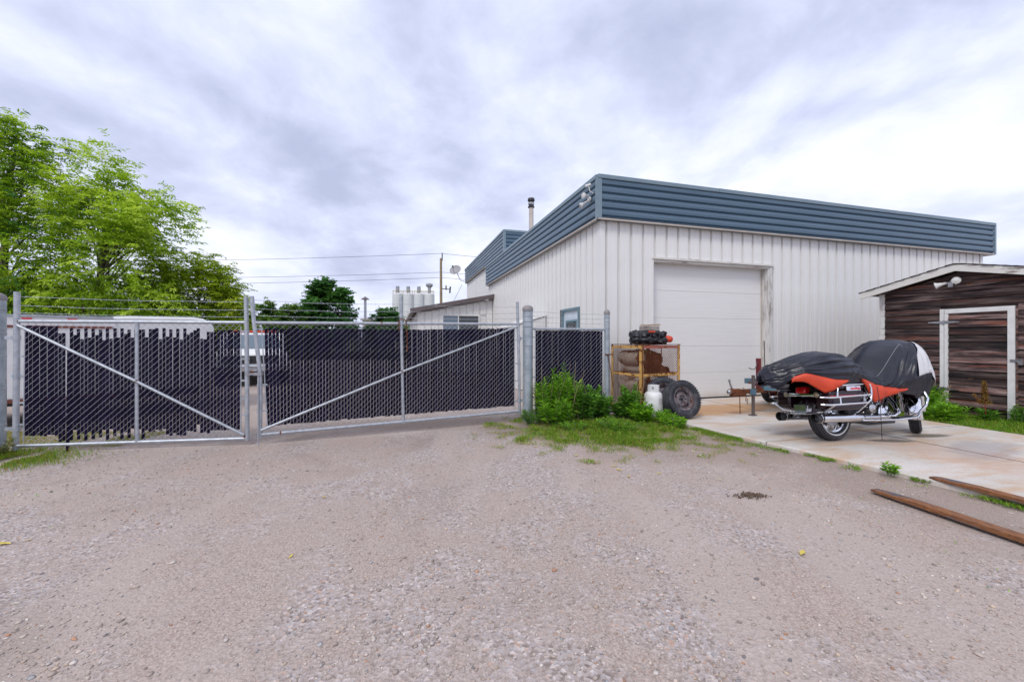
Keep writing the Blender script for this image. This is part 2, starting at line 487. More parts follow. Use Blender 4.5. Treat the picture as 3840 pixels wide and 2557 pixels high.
# loose stones lying on the gravel, denser near the camera
rng = np.random.default_rng(7)
def ico():
    p = (1 + 5 ** 0.5) / 2
    v = np.array([(-1, p, 0), (1, p, 0), (-1, -p, 0), (1, -p, 0), (0, -1, p), (0, 1, p), (0, -1, -p), (0, 1, -p), (p, 0, -1), (p, 0, 1), (-p, 0, -1), (-p, 0, 1)], float)
    v /= np.linalg.norm(v[0])
    f = np.array([(0, 11, 5), (0, 5, 1), (0, 1, 7), (0, 7, 10), (0, 10, 11), (1, 5, 9), (5, 11, 4), (11, 10, 2), (10, 7, 6), (7, 1, 8), (3, 9, 4), (3, 4, 2), (3, 2, 6), (3, 6, 8), (3, 8, 9), (4, 9, 5), (2, 4, 11), (6, 2, 10), (8, 6, 7), (9, 8, 1)])
    return v, f
iv, if_ = ico()
NS = 60000
yy = 1.3 * np.exp(rng.random(NS) ** 0.85 * math.log(8.5 / 1.3))
xx = (rng.random(NS) * 2 - 1) * (yy * 1.33 + 0.3)
# stones gather in drifts
def fnoise(x, y, s, o):
    return np.array([noise.noise((a * s + o, b * s - o, 0.3)) for a, b in zip(x, y)])
dn = fnoise(xx, yy, 0.9, 3.0) + 0.5 * fnoise(xx, yy, 2.6, 8.0)
keep = rng.random(NS) < np.clip(0.55 + 0.9 * dn, 0.12, 1.0)
T = (xx - CORNER.x) * AX.x + (yy - CORNER.y) * AX.y
B = (xx - CORNER.x) * BX.x + (yy - CORNER.y) * BX.y
keep &= ~((T > np.interp(B, [-12, -9, -5.65, -5, -4.5, -2.77, -1.7, 0], [1.2, 1.05, .88, .85, .75, .45, .34, .3])) & (B < 0.1))
keep &= ~((T > -0.1) & (B > -0.2))
keep &= ~((((xx - 1.35) / 1.7) ** 2 + ((yy - 6.7) / 0.9) ** 2) < 1)
xx, yy = xx[keep], yy[keep]; n = len(xx)
size = np.clip(np.exp(rng.normal(-5.48, 0.48, n)), 0.002, 0.0145)
sv = np.stack([size * (0.8 + 0.7 * rng.random(n)), size * (0.7 + 0.4 * rng.random(n)), size * (0.35 + 0.3 * rng.random(n))], 1)
ang = rng.random(n) * 2 * math.pi
base = iv[None] * (1 + 0.22 * rng.normal(size=(n, 12, 1))) * sv[:, None, :]
ca, sa = np.cos(ang)[:, None], np.sin(ang)[:, None]
X = base[..., 0] * ca - base[..., 1] * sa + xx[:, None]
Y = base[..., 0] * sa + base[..., 1] * ca + yy[:, None]
zg = np.array([ground_z(a, b) for a, b in zip(xx, yy)])
Z = base[..., 2] + (zg + sv[:, 2] * 0.45)[:, None]
Vs = np.stack([X, Y, Z], -1).reshape(-1, 3)
Fs = (if_[None] + (np.arange(n) * 12)[:, None, None]).reshape(-1, 3)
pal = np.array([(0.42, 0.36, 0.325), (0.51, 0.445, 0.40), (0.46, 0.425, 0.41), (0.57, 0.52, 0.485), (0.34, 0.295, 0.275), (0.53, 0.43, 0.35), (0.66, 0.62, 0.59), (0.25, 0.24, 0.25), (0.48, 0.27, 0.17), (0.38, 0.39, 0.41)])
pi = rng.choice(len(pal), n, p=[.2, .2, .16, .11, .10, .1, .045, .035, .02, .03])
cs = np.repeat(pal[pi] * np.array([1.04, 1.0, 0.96]) * (0.70 + 0.38 * rng.random((n, 1))), 12, axis=0)
M = Mat('loose_stone'); at = M.n('ShaderNodeAttribute', attribute_name='tint')
M.set(color=M.mix(0.35, at.outputs['Color'], M.ramp(M.noise(M.coord('Object'), 160, 3), [(0.3, (0.6, 0.6, 0.6)), (0.7, (1.25, 1.25, 1.25))]), 'MULTIPLY'), rough=0.85, spec=0.25)
o = link(bpy.data.objects.new('gravel', np_mesh('gravel', Vs, Fs, M.m, cs, smooth=True)))
tag(o, 'loose grey, buff and reddish stones strewn over the yard', 'gravel', kind='stuff')

# ------------------------------------------------------------------ concrete pad in front of the roller door
M = Mat('stained_concrete')
v = M.coord('Object')
sx = M.n('ShaderNodeSeparateXYZ'); M.l(v, sx.inputs[0])
mid = M.noise(v, 1.1, 5, 0.6, 0.4)
strk = M.noise(M.coord('Object', (0.45, 1.6, 1)), 2.0, 6, 0.65, 0.5)
fine = M.noise(v, 40, 4, 0.6)
c = M.mix(M.step(mid, 0.3, 0.7), (0.52, 0.48, 0.43), (0.62, 0.58, 0.54))
c = M.mix(M.math('MULTIPLY', M.step(strk, 0.44, 0.66), 0.7), c, (0.52, 0.34, 0.205))
def spot(cx, cy, rx, ry, rot=0.0, wob=0.8, lo=1.05, hi=0.55):
    ca, sa = math.cos(rot), math.sin(rot)
    dx = M.math('SUBTRACT', sx.outputs[0], cx); dy = M.math('SUBTRACT', sx.outputs[1], cy)
    a = M.math('DIVIDE', M.math('ADD', M.math('MULTIPLY', dx, ca), M.math('MULTIPLY', dy, sa)), rx)
    b = M.math('DIVIDE', M.math('SUBTRACT', M.math('MULTIPLY', dy, ca), M.math('MULTIPLY', dx, sa)), ry)
    d = M.math('SQRT', M.math('ADD', M.math('MULTIPLY', a, a), M.math('MULTIPLY', b, b)))
    d = M.math('ADD', d, M.math('MULTIPLY', M.math('SUBTRACT', M.noise(v, 3.2, 5, 0.6), 0.5), wob))
    return M.step(d, lo, hi)
rustm = M.math('MAXIMUM', spot(1.9, -1.15, 1.9, 0.62, 0.1), M.math('MULTIPLY', spot(3.2, -2.0, 1.2, 0.5), 0.5))
c = M.mix(M.math('MULTIPLY', rustm, 0.85), c, M.mix(M.step(strk, 0.3, 0.7), (0.46, 0.215, 0.075), (0.53, 0.34, 0.18)))
c = M.mix(M.math('MULTIPLY', spot(2.35, -4.9, 0.7, 1.6, 0.2), 0.45), c, (0.50, 0.33, 0.24))
# damp and oil marks
wet = M.math('MAXIMUM', spot(2.30, -3.86, 0.40, 0.10, -0.30, 0.35), M.math('MAXIMUM', spot(1.75, -3.18, 0.45, 0.13, 0.1, 0.35), spot(3.15, -3.80, 0.45, 0.12, -0.15, 0.4)))
c = M.mix(M.math('MULTIPLY', wet, 0.85), c, (0.16, 0.13, 0.105))
c = M.mix(M.math('MULTIPLY', spot(2.9, -4.5, 0.9, 0.35, 0.3, 1.4), 0.4), c, (0.27, 0.25, 0.27))
c = M.mix(M.math('MULTIPLY', spot(2.2, -3.1, 1.4, 0.14, 0.05, 0.9), 0.6), c, (0.22, 0.17, 0.14))
c = M.mix(0.35, c, M.ramp(fine, [(0.25, (0.7, 0.7, 0.7)), (0.75, (1.2, 1.2, 1.2))]), 'MULTIPLY')
M.set(color=c, rough=M.mix(wet, (0.78,) * 3, (0.35,) * 3), spec=0.3)
M.bump(M.math('ADD', fine, M.math('MULTIPLY', mid, 2)), 0.15, 0.006)
m_conc = M.m
pad = thing('concrete_pad', 'pale rust-stained concrete pad leading to the roller door', 'pavement', tuple(CORNER), ANG)
tag(pad, kind='structure')
SLAB_Z = 0.035
def slab(rows, left, right):
    mb = MB()
    n = len(rows)
    v = []
    for b in rows:
        l = left(b); r = right(b)
        v += [(l, b, SLAB_Z - 0.012), (l + 0.015, b, SLAB_Z), (r - 0.015, b, SLAB_Z), (r, b, SLAB_Z - 0.012), (r, b, -0.12), (l, b, -0.12)]
    f = []
    for i in range(n - 1):
        for k in range(6):
            f.append((i * 6 + k, (i + 1) * 6 + k, (i + 1) * 6 + (k + 1) % 6, i * 6 + (k + 1) % 6))
    f.append((5, 4, 3, 2, 1, 0)); f.append(tuple((n - 1) * 6 + k for k in range(6)))
    mb.add(v, f)
    mb.build('slab', m_conc, pad)
JT = 2.62
rt = lambda b: 4.50 - 0.01 * b
for b0, b1 in ((-3.43, 0.13), (-6.9, -3.452), (-10.4, -6.922), (-14, -10.422)):
    bs = list(np.linspace(b0, b1, 9))
    slab(bs, slab_left, lambda b: JT - 0.0165)
    slab(bs, lambda b: JT + 0.0165, rt)

m_joint = simple('joint_filler', (0.10, 0.075, 0.06), (0.06, 0.045, 0.04), 8, 0.9)
MB().box(JT - 0.016, JT + 0.016, -14, 0.12, -0.02, SLAB_Z - 0.004).build('joint_filler', m_joint, pad)
for jb in (-3.441, -6.911, -10.411): MB().box(slab_left(jb) + 0.02, 4.5, jb - 0.013, jb + 0.013, -0.021, SLAB_Z - 0.005).build('joint_filler', m_joint, pad)

# ------------------------------------------------------------------ main building
bld = thing('workshop_building', 'white ribbed metal workshop with blue-grey corrugated fascia', 'building', tuple(CORNER), ANG)
WL, WD, WH = 12.55, 10.8, 3.95           # front length, side depth, wall height
D0, D1, DH = 1.30, 4.55, 3.18            # roller door opening
core = MB()
core.box(0.05, D0 - 0.02, 0.06, 0.3, 0, WH)
core.box(D1 + 0.02, WL - 0.05, 0.06, 0.3, 0, WH)
core.box(D0 - 0.02, D1 + 0.02, 0.06, 0.3, DH + 0.02, WH)
core.box(0.06, 0.30, 0.301, WD, 0, WH)
core.box(WL - 0.3, WL - 0.05, 0.301, WD, 0, WH)
core.box(0.301, WL - 0.301, WD - 0.2, WD, 0, WH)
core.box(0.0, WL, 0.0, WD, 4.40, 4.55)
core.build('wall', m_clad, bld)
def panel_mesh(w, z0, z1, groove=0.066, depth=0.048):
    """one cladding sheet: a recessed rib at its left edge, then a flat"""
    s = 0.010
    prof = [(0, 0.0), (s, depth), (groove - s, depth), (groove, 0.0)]
    fl = w - groove
    prof += [(groove + fl * 0.45, 0.0), (groove + fl * 0.5, 0.006), (groove + fl * 0.55, 0.0), (w, 0.0)] if w > 0.2 else [(w, 0.0)]
    mb = MB(); n = len(prof)
    mb.add([(x, y, z0) for x, y in prof] + [(x, y, z1) for x, y in prof], [(i, i + 1, n + i + 1, n + i) for i in range(n - 1)])
    return mb.mesh('cladding_panel', m_clad)
PW = 0.30
full = panel_mesh(PW, 0.02, WH)
above = panel_mesh(PW, DH, WH)
t = 0.10; k = 0
m_screw = simple('screw_head', (0.25, 0.25, 0.27), None, 4, 0.5)
screw = MB().lathe([(0.0, -0.008), (0.007, -0.007), (0.010, 0.0)], 6, Matrix.Rotation(R(-90), 4, 'X').inverted()).mesh('screw', m_screw)
while t < WL - 0.12:
    w = min(PW, WL - 0.1 - t)
    if t + w <= D0 + 0.02 or t >= D1 - 0.01:
        me = full if w == PW else panel_mesh(w, 0.02, WH)
        p = inst('cladding_panel', me, bld, (t, 0, 0))
        for z in (1.55, 2.75):
            inst('screw', screw, p, (0.10, -0.001, z))
    elif t + w > D1 + 0.005:
        inst('cladding_panel', above, bld, (t, 0, 0))
        inst('cladding_panel', panel_mesh(t + w - D1, 0.02, DH, 0.02, 0.012), bld, (D1, 0, 0))
    else:
        inst('cladding_panel', above, bld, (t, 0, 0))
    t += PW
# side wall: sheets hang on a low course of painted blocks
BASE = 0.66
SD0, SD1, SDH = 1.07, 1.99, 2.13
side_full = panel_mesh(PW, BASE, WH); side_above = panel_mesh(PW, SDH + 0.06, WH)
b = 0.10
while b < WD - 0.02:
    w = min(PW, WD - b)
    if b + w > SD0 - 0.05 and b < SD1 + 0.05: me = side_above
    else: me = side_full if w == PW else panel_mesh(w, BASE, WH)
    inst('cladding_panel', me, bld, (0, b + w, 0), (0, 0, R(-90)))
    b += PW
mb = MB(); mb.box(-0.012, 0.10, -0.012, 0.0, 0.02, WH); mb.box(-0.012, 0.0, 0.0, 0.10, 0.02, WH); mb.build('corner_trim', m_clad, bld)
MB().box(WL - 0.1, WL + 0.01, -0.012, 0.2, 0.02, WH).build('corner_trim', m_clad, bld)
M = Mat('painted_block'); bt = M.n('ShaderNodeTexBrick'); bt.inputs['Scale'].default_value = 1.0
bt.inputs['Brick Width'].default_value = 0.4; bt.inputs['Row Height'].default_value = 0.2; bt.inputs['Mortar Size'].default_value = 0.008
bt.inputs['Color1'].default_value = (0.40, 0.30, 0.275, 1); bt.inputs['Color2'].default_value = (0.45, 0.345, 0.31, 1); bt.inputs['Mortar'].default_value = (0.26, 0.21, 0.20, 1)
M.l(M.coord('Object', rot=(0, R(90), R(90))), bt.inputs['Vector']); M.set(color=bt.outputs[0], rough=0.85)
mb = MB(); mb.box(-0.02, 0.055, 0.02, SD0 - 0.06, 0, BASE); mb.box(-0.02, 0.055, SD1 + 0.06, WD, 0, BASE); mb.build('block_base', M.m, bld)
MB().box(-0.045, 0.0, SD1 + 0.06, WD, BASE - 0.0, BASE + 0.03).build('drip_flashing', m_brown, bld)

# corrugated fascia: long horizontal strips, a cap and trims
def fascia_run(parent, L, z0, z1, n, M4, ext0=0.0, ext1=0.0):
    """strips run along local x, outside is -y"""
    cap = 0.085; bot = 0.045
    h = (z1 - cap - z0 - bot) / n
    for i in range(n):
        a = z0 + bot + i * h
        prof = [(0.0, a), (0.043, a + 0.004), (0.043, a + 0.034), (0.0, a + 0.062), (-0.006, a + h * 0.7), (0.0, a + h)]
        mb = MB(); m = len(prof)
        V = [Vector((-ext0, y, z)) for y, z in prof] + [Vector((L + ext1, y, z)) for y, z in prof]
        mb.add([M4 @ p for p in V], [(j + 1, j, m + j, m + j + 1) for j in range(m - 1)])
        mb.build('fascia_strip', m_fascia, parent)
    MB().box(-ext0, L + ext1, 0.045, 0.10, z0, z1 - 0.01, M4).build('fascia_backing', m_fascia, parent)
    # cap flashing in lengths with visible joints
    x = -ext0; k = 0
    while x < L + ext1 - 0.01:
        e = min(x + 3.05, L + ext1)
        if L + ext1 - e < 0.4: e = L + ext1
        MB().box(x, e - 0.006, -0.030, 0.16, z1 - cap, z1 + (0.003 if k % 2 else 0), M4).build('cap_flashing', m_trim, parent, bevel=0.006)
        x = e; k += 1
    MB().box(-ext0, L + ext1, -0.016, 0.12, z0 + 0.002, z0 + 0.030, M4).build('bottom_trim', m_beige, parent)
F0, F1 = 3.915, 4.850
O = 0.13
M_front = Matrix.Translation((-O, -O, 0))
M_side = Matrix.Translation((-O, WD, 0)) @ Matrix.Rotation(R(-90), 4, 'Z')
FLEN = WL + 0.32 + O
fascia_run(bld, FLEN, F0, F1, 5, M_front)
fascia_run(bld, WD + O - 0.001, F0, F1, 5, M_side, 0.0, -0.03)
M_right = Matrix.Translation((WL + 0.32, -O, 0)) @ Matrix.Rotation(R(90), 4, 'Z')
fascia_run(bld, WD, F0, F1, 5, M_right, -0.03)
mb = MB(); mb.box(-O - 0.018, -O + 0.085, -O - 0.018, -O + 0.004, F0 + 0.02, F1 - 0.05); mb.box(-O - 0.018, -O + 0.004, -O + 0.004, -O + 0.085, F0 + 0.02, F1 - 0.05)
mb.build('fascia_corner_trim', m_trim, bld)
MB().box(WL + 0.32 - 0.06, WL + 0.32 + 0.018, -O - 0.018, -O + 0.01, F0 + 0.02, F1 - 0.05).build('fascia_corner_trim', m_trim, bld)
MB().box(-O - 0.01, -O + 0.01, WD - 0.05, WD + 0.018, F0 + 0.02, F1 - 0.05).build('fascia_corner_trim', m_trim, bld)
MB().box(-O + 0.02, FLEN - O - 0.02, -O + 0.02, 0.06, F0 + 0.005, F0 + 0.012).build('soffit', m_beige, bld)
MB().box(-O + 0.02, 0.06, 0.061, WD, F0 + 0.005, F0 + 0.012).build('soffit', m_beige, bld)

# roller door: five sections in a recessed opening with a weathered timber jamb
door = bpy.data.objects.new('garage_door', None); link(door, bld)
RC = 0.20
zs = [0.055, 0.64, 1.26, 1.91, 2.53, DH]
for i in range(5):
    mb = MB()
    a, e = zs[i] + 0.0015, zs[i + 1] - 0.0015
    mb.box(D0 - 0.01, D1 - 0.06, RC, RC + 0.05, a, e)
    sec = mb.build('door_section', m_doorwhite, door, bevel=0.004)
MB().box(D0 - 0.01, D1 - 0.06, RC + 0.012, RC + 0.06, 0.05, DH).build('door_backing', m_doorwhite, door)
MB().box(D0, D1 - 0.06, RC - 0.012, RC + 0.05, 0.034, 0.056).build('bottom_seal', m_black, door)
MB().box(D1 - 0.062, D1 - 0.045, RC - 0.03, RC + 0.02, 0.04, DH).build('weather_strip', m_beige, door)
MB().box(D1 - 0.045, D1 + 0.002, 0.004, RC + 0.02, 0.02, DH - 0.002).build('door_jamb', m_peel, door)
MB().box(D0 - 0.035, D0 - 0.012, -0.014, RC, 0.02, DH).build('door_jamb', m_clad, door)
MB().box(D1 - 0.02, D1 + 0.075, -0.018, 0.003, 0.02, DH + 0.05).build('jamb_casing', m_peel, door)
MB().box(D0 - 0.03, D1 - 0.001, 0.003, RC + 0.03, DH - 0.05, DH + 0.003).build('header_underside', m_peelx, door)
MB().box(D0 - 0.04, D1 + 0.08, -0.05, 0.002, DH + 0.004, DH + 0.048).build('header_flashing', m_peelx, door)
MB().box(D0 - 0.02, D1 + 0.0, 0.02, 0.32, 0.0, 0.034).build('threshold', m_brown, door)

# personnel door in the side wall
pd = bpy.data.objects.new('side_door', None); link(pd, bld)
m_teal = simple('teal_frame_paint', (0.115, 0.20, 0.24), (0.14, 0.23, 0.27), 4, 0.45)
m_paleblue = simple('pale_blue_door', (0.52, 0.60, 0.66), (0.56, 0.64, 0.70), 3, 0.4)
mb = MB(); mb.box(-0.03, 0.06, SD0 - 0.06, SD0, 0.0, SDH + 0.06); mb.box(-0.03, 0.06, SD1, SD1 + 0.06, 0.0, SDH + 0.06); mb.box(-0.03, 0.06, SD0, SD1, SDH, SDH + 0.06)
mb.build('door_frame', m_teal, pd)
mb = MB(); mb.box(0.02, 0.055, SD0, SD0 + 0.16, 0.02, SDH); mb.box(0.02, 0.055, SD1 - 0.16, SD1, 0.02, SDH); mb.box(0.02, 0.055, SD0 + 0.16, SD1 - 0.16, 1.86, SDH); mb.box(0.02, 0.055, SD0 + 0.16, SD1 - 0.16, 0.02, 1.05)
mb.build('door_leaf', m_paleblue, pd)
mb = MB(); mb.box(0.008, 0.025, SD0 + 0.13, SD0 + 0.17, 1.02, 1.90); mb.box(0.008, 0.025, SD1 - 0.17, SD1 - 0.13, 1.02, 1.90); mb.box(0.008, 0.025, SD0 + 0.17, SD1 - 0.17, 1.85, 1.90); mb.box(0.008, 0.025, SD0 + 0.17, SD1 - 0.17, 1.02, 1.07)
mb.build('window_frame', m_teal, pd)
MB().box(0.03, 0.04, SD0 + 0.16, SD1 - 0.16, 1.05, 1.86).build('pane', m_glass, pd)

# sloping white box against the side wall
hood = thing('sheet_metal_hood', 'white sheet-metal hood with sloping top against the side wall', 'hood', tuple(W(-0.03, 3.2)), ANG)
MB().prism([(0.0, 0.0), (0.0, 2.08), (-0.75, 1.86), (-0.80, 1.80), (-0.80, 0.0)], 0.0, 1.9).build('hood_body', m_whitepaint, hood)
MB().prism([(0.01, 2.10), (0.01, 2.125), (-0.80, 1.885), (-0.84, 1.80), (-0.82, 1.80), (-0.78, 1.865)], -0.03, 1.95).build('hood_cap', m_clad, hood)

# ------------------------------------------------------------------ taller block behind
blk = thing('rear_workshop_block', 'taller white metal block with blue-grey fascia behind the workshop', 'building', tuple(W(0.28, 8.72)), ANG)
BH0, BH1 = 5.08, 6.01
BL = 9.75
mb = MB(); mb.box(0.06, 11.9, 0.06, BL, 0, BH1 - 0.35); mb.build('wall', m_clad, blk)
tall = panel_mesh(PW, 0.02, BH0 + 0.03)
b = 2.1
while b < BL - 0.05:
    inst('cladding_panel', tall, blk, (0, min(b + PW, BL), 0), (0, 0, R(-90))); b += PW
fascia_run(blk, 12.0, BH0, BH1, 5, Matrix.Translation((-0.12, -0.12, 0)))
fascia_run(blk, BL + 0.2, BH0, BH1, 5, Matrix.Translation((-0.12, BL + 0.1, 0)) @ Matrix.Rotation(R(-90), 4, 'Z'), 0, -0.03)
mb = MB(); mb.box(-0.138, -0.04, -0.138, -0.116, BH0 + 0.02, BH1 - 0.05); mb.box(-0.138, -0.116, -0.116, -0.04, BH0 + 0.02, BH1 - 0.05); mb.build('fascia_corner_trim', m_trim, blk)
MB().box(-0.03, 0.0, 6.6, 6.95, 3.75, 4.85).build('window', m_clad, blk)

# lean-to annex on the side wall
ann = thing('annex', 'low white annex with brown sloping roof edge beside the workshop', 'building', tuple(W(0, 9.95)), ANG)
AW, AD = 3.35, 9.5
z_hi, z_lo = 3.43, 2.77
mb = MB(); mb.prism([(-AW + 0.05, 0), (-0.03, 0), (-0.03, z_hi - 0.2), (-AW + 0.05, z_lo - 0.2)], 0.04, AD); mb.build('wall', m_clad, ann)
t = -AW
for k in range(11):
    x0 = -AW + 0.03 + k * 0.30
    zt = z_lo - 0.21 + (z_hi - z_lo) * (k * 0.30) / AW
    if x0 + 0.3 > -0.02: break
    if -2.35 < x0 < -0.62: inst('cladding_panel', panel_mesh(0.30, 2.52, zt), ann, (x0, 0.0, 0))
    else: inst('cladding_panel', panel_mesh(0.30, 0.02, zt), ann, (x0, 0.0, 0))
k = (z_hi - z_lo) / AW
mb = MB(); mb.prism([(-AW - 0.25, z_lo - 0.25 * k - 0.19), (0.0, z_hi - 0.19), (0.0, z_hi), (-AW - 0.25, z_lo - 0.25 * k)], -0.28, -0.22); mb.build('rake_flashing', m_brown, ann)
mb = MB(); mb.prism([(-AW - 0.25, z_lo - 0.25 * k - 0.10), (0.0, z_hi - 0.10), (0.0, z_hi - 0.02), (-AW - 0.25, z_lo - 0.25 * k - 0.02)], -0.219, AD + 0.2); mb.build('roof', m_brown, ann)
MB().box(-AW - 0.30, -AW - 0.25, -0.28, AD + 0.2, z_lo - 0.25, z_lo - 0.05).build('eave_board', m_whitepaint, ann)
aw = bpy.data.objects.new('window', None); link(aw, ann)
mb = MB(); mb.box(-2.26, -2.20, -0.035, 0.03, 1.3, 2.52); mb.box(-0.66, -0.60, -0.035, 0.03, 1.3, 2.52); mb.box(-2.20, -0.66, -0.035, 0.03, 2.46, 2.52); mb.box(-2.20, -0.66, -0.035, 0.03, 1.3, 1.36); mb.box(-1.56, -1.52, -0.03, 0.02, 1.36, 2.46)
mb.build('window_frame', m_whitepaint, aw)
m_bglass = Mat('blue_glass').set(color=(0.10, 0.145, 0.19), rough=0.08, spec=0.8).m
MB().box(-2.20, -1.56, -0.012, 0.0, 1.36, 2.46).build('pane', m_bglass, aw)
MB().box(-1.52, -0.66, -0.012, 0.0, 1.36, 2.46).build('pane', m_glass, aw)

# roof vent pipe, floodlight, little camera, dish
vp = thing('vent_pipe', 'slim beige vent pipe with dark cap rising from the workshop roof', 'vent pipe', tuple(W(0.8, 6.95, 4.55)), 0)
MB().lathe([(0.088, 0), (0.088, 1.93)], 16).build('pipe', m_beige, vp, 40)
mb = MB(); mb.lathe([(0.10, 1.88), (0.125, 1.90), (0.125, 1.94), (0.09, 1.96)], 16); mb.lathe([(0.0, 2.27), (0.12, 2.25), (0.135, 2.20), (0.135, 2.15), (0.08, 2.14), (0.0, 2.14)], 16)
for q in range(4):
    a = q * math.pi / 2; mb.tube([(0.09 * math.cos(a), 0.09 * math.sin(a), 1.95), (0.09 * math.cos(a), 0.09 * math.sin(a), 2.15)], 0.012, 5)
mb.build('cap', m_black, vp, 40)
MB().lathe([(0.095, 2.0), (0.115, 2.02), (0.115, 2.08), (0.095, 2.1)], 16).build('collar', m_steel, vp, 40)

def lamp_head(mb, c, d, L=0.16, r=0.062):
    d = Vector(d).normalized(); M4 = Matrix.Translation(c) @ rot_to(d).to_4x4()
    mb.lathe([(0.0, -L * 0.55), (0.022, -L * 0.5), (0.026, -0.03), (r * 0.72, L * 0.22), (r, L * 0.42), (r, L * 0.5), (r * 0.9, L * 0.5)], 16, M4)
    return M4
m_lens = Mat('lamp_lens').set(color=(0.62, 0.62, 0.60), rough=0.12, spec=0.8).m
def floodlight(name, label, loc, rz, heads, parent_label='lamp'):
    th = thing(name, label, 'floodlight', loc, rz)
    MB().lathe([(0.0, 0.0), (0.055, 0.002), (0.055, 0.03), (0.03, 0.05), (0, 0.05)], 16, Matrix.Rotation(R(90), 4, 'X')).build('mount', m_whitepaint, th, 40)
    for c, d in heads:
        mb = MB(); M4 = lamp_head(mb, Vector(c), d)
        mb.tube([(0, -0.03, 0), Vector(c) - Vector(d).normalized() * 0.08], 0.012, 6)
        h = mb.build('lamp_head', m_whitepaint, th, 40)
        mb = MB(); mb.lathe([(0.0, 0.088), (0.03, 0.084), (0.056, 0.072)], 16, M4); mb.build('lens', m_lens, h, 60)
    return th
floodlight('floodlight', 'white twin floodlight on the workshop fascia near its corner', tuple(W(-O - 0.02, 0.18, 4.42)), ANG - R(90),
           [((-0.03, -0.14, -0.10), (-0.15, -0.7, -0.5)), ((0.10, -0.15, 0.03), (0.3, -0.9, -0.1))])
cm = thing('security_camera', 'small white camera on bracket at the workshop fascia corner', 'camera', tuple(W(-O - 0.02, 0.05, 4.63)), ANG - R(90))
MB().tube([(0, 0, -0.12), (-0.01, -0.07, -0.08), (-0.015, -0.09, 0.02)], 0.012, 6).build('bracket', m_whitepaint, cm, 60)
mb = MB(); mb.lathe([(0, -0.06), (0.028, -0.055), (0.030, 0.06), (0.0, 0.06)], 12, Matrix.Translation((-0.02, -0.1, 0.04)) @ rot_to((-0.3, -0.9, -0.3)).to_4x4()); mb.build('housing', m_whitepaint, cm, 40)
ds = thing('satellite_dish', 'grey satellite dish on arm at the rear block corner', 'satellite dish', tuple(W(0.10, 18.45, 5.5)), ANG)
M4 = Matrix.Translation((-0.55, 0.2, 0.45)) @ rot_to((-0.45, -0.75, 0.55)).to_4x4()
mb = MB(); mb.lathe([(0.0, -0.06), (0.15, -0.05), (0.30, -0.01), (0.38, 0.03), (0.38, 0.045), (0.30, 0.005), (0.15, -0.035), (0.0, -0.045)], 24, M4); mb.build('dish', simple('grey_dish_paint', (0.30, 0.29, 0.30), (0.34, 0.33, 0.34), 3, 0.6), ds, 50)
mb = MB(); mb.tube([(0, 0, -0.3), (-0.25, 0.1, -0.2), (-0.5, 0.2, 0.4)], 0.025, 6); mb.build('arm', m_galv, ds)
mb = MB(); mb.tube([M4 @ Vector((0, -0.3, 0.0)), M4 @ Vector((0, -0.1, 0.42))], 0.012, 6); mb.box(-0.04, 0.04, -0.13, -0.05, 0.40, 0.50, M4); mb.build('receiver', m_black, ds)
# ------------------------------------------------------------------ gates and fence
m_barb = m_galv
def chain_link(parent, x0, x1, z0, z1, p=0.0405, dz=0.0385, r=0.0030, sag=None):
    """woven mesh: every wire is a flattened helix; the slats stand inside it"""
    nw = max(1, int(round((x1 - x0) / p))); p = (x1 - x0) / nw
    turns = int((z1 - z0) / (2 * dz)) + 2
    d = 0.0085
    V = []; F = []; base = 0
    loc = np.array([(0.0, -0.002, 0.0), (0.16, -d, 0.16), (0.84, -d, 0.84), (1.0, 0.002, 1.0), (0.84, d, 1.16), (0.16, d, 1.84)])
    ks = np.arange(turns)
    for i in range(nw):
        P = np.zeros((turns * 6, 3))
        P[:, 0] = np.tile(x0 + (i + loc[:, 0] * 1.04 - 0.02) * p, turns)
        P[:, 1] = np.tile(loc[:, 1], turns)
        P[:, 2] = (z0 + (ks[:, None] * 2 + loc[None, :, 2] - (1 if i % 2 else 0)) * dz).ravel()
        P = P[(P[:, 2] <= z1 + 0.012) & (P[:, 2] >= z0 - 0.012)]
        if sag is not None: P = sag(P)
        m = len(P)
        offs = r * np.array([(1, 0, 0), (-0.5, 0.866, 0), (-0.5, -0.866, 0)])
        offs = offs[:, [0, 1, 2]]
        ring = (P[:, None, :] + offs[None]).reshape(-1, 3)
        # widen vertically as well so that sloping runs keep their gauge
        V.append(ring)
        a = (np.arange(m - 1) * 3)[:, None] + np.arange(3)[None]
        b = (np.arange(m - 1) * 3)[:, None] + np.array([1, 2, 0])[None]
        F.append((np.stack([a, b, b + 3, a + 3], -1).reshape(-1, 4)) + base)
        base += m * 3
    me = np_mesh('chain_link_mesh', np.concatenate(V), np.concatenate(F), m_wire)
    o = link(bpy.data.objects.new('chain_link_mesh', me), parent)
    o['kind'] = 'stuff'
    return p, nw

def barbed(parent, a, b, seed, sag=0.015):
    rr = random.Random(seed)
    a = Vector(a); b = Vector(b); L = (b - a).length
    n = max(6, int(L / 0.22)); pts = []
    for i in range(n + 1):
        s = i / n
        pts.append(a.lerp(b, s) + Vector((0, 0, -sag * 4 * s * (1 - s) + rr.uniform(-0.004, 0.004))))
    mb = MB(); mb.tube(pts, 0.0026, 4)
    k = int(L / 0.125)
    for i in range(1, k):
        s = i / k
        c = a.lerp(b, s) + Vector((0, 0, -sag * 4 * s * (1 - s)))
        th = rr.uniform(0, math.pi)
        dv = Vector((0.35 * math.cos(th), 0.5 * math.sin(th), 1.0)).normalized() * 0.014
        mb.tube([c - dv, c + dv], 0.0016, 3)
        dv = Vector((0.7, math.cos(th), 0.5)).normalized() * 0.012
        mb.tube([c - dv, c + dv], 0.0016, 3)
    return mb.build('barbed_wire', m_barb, parent)

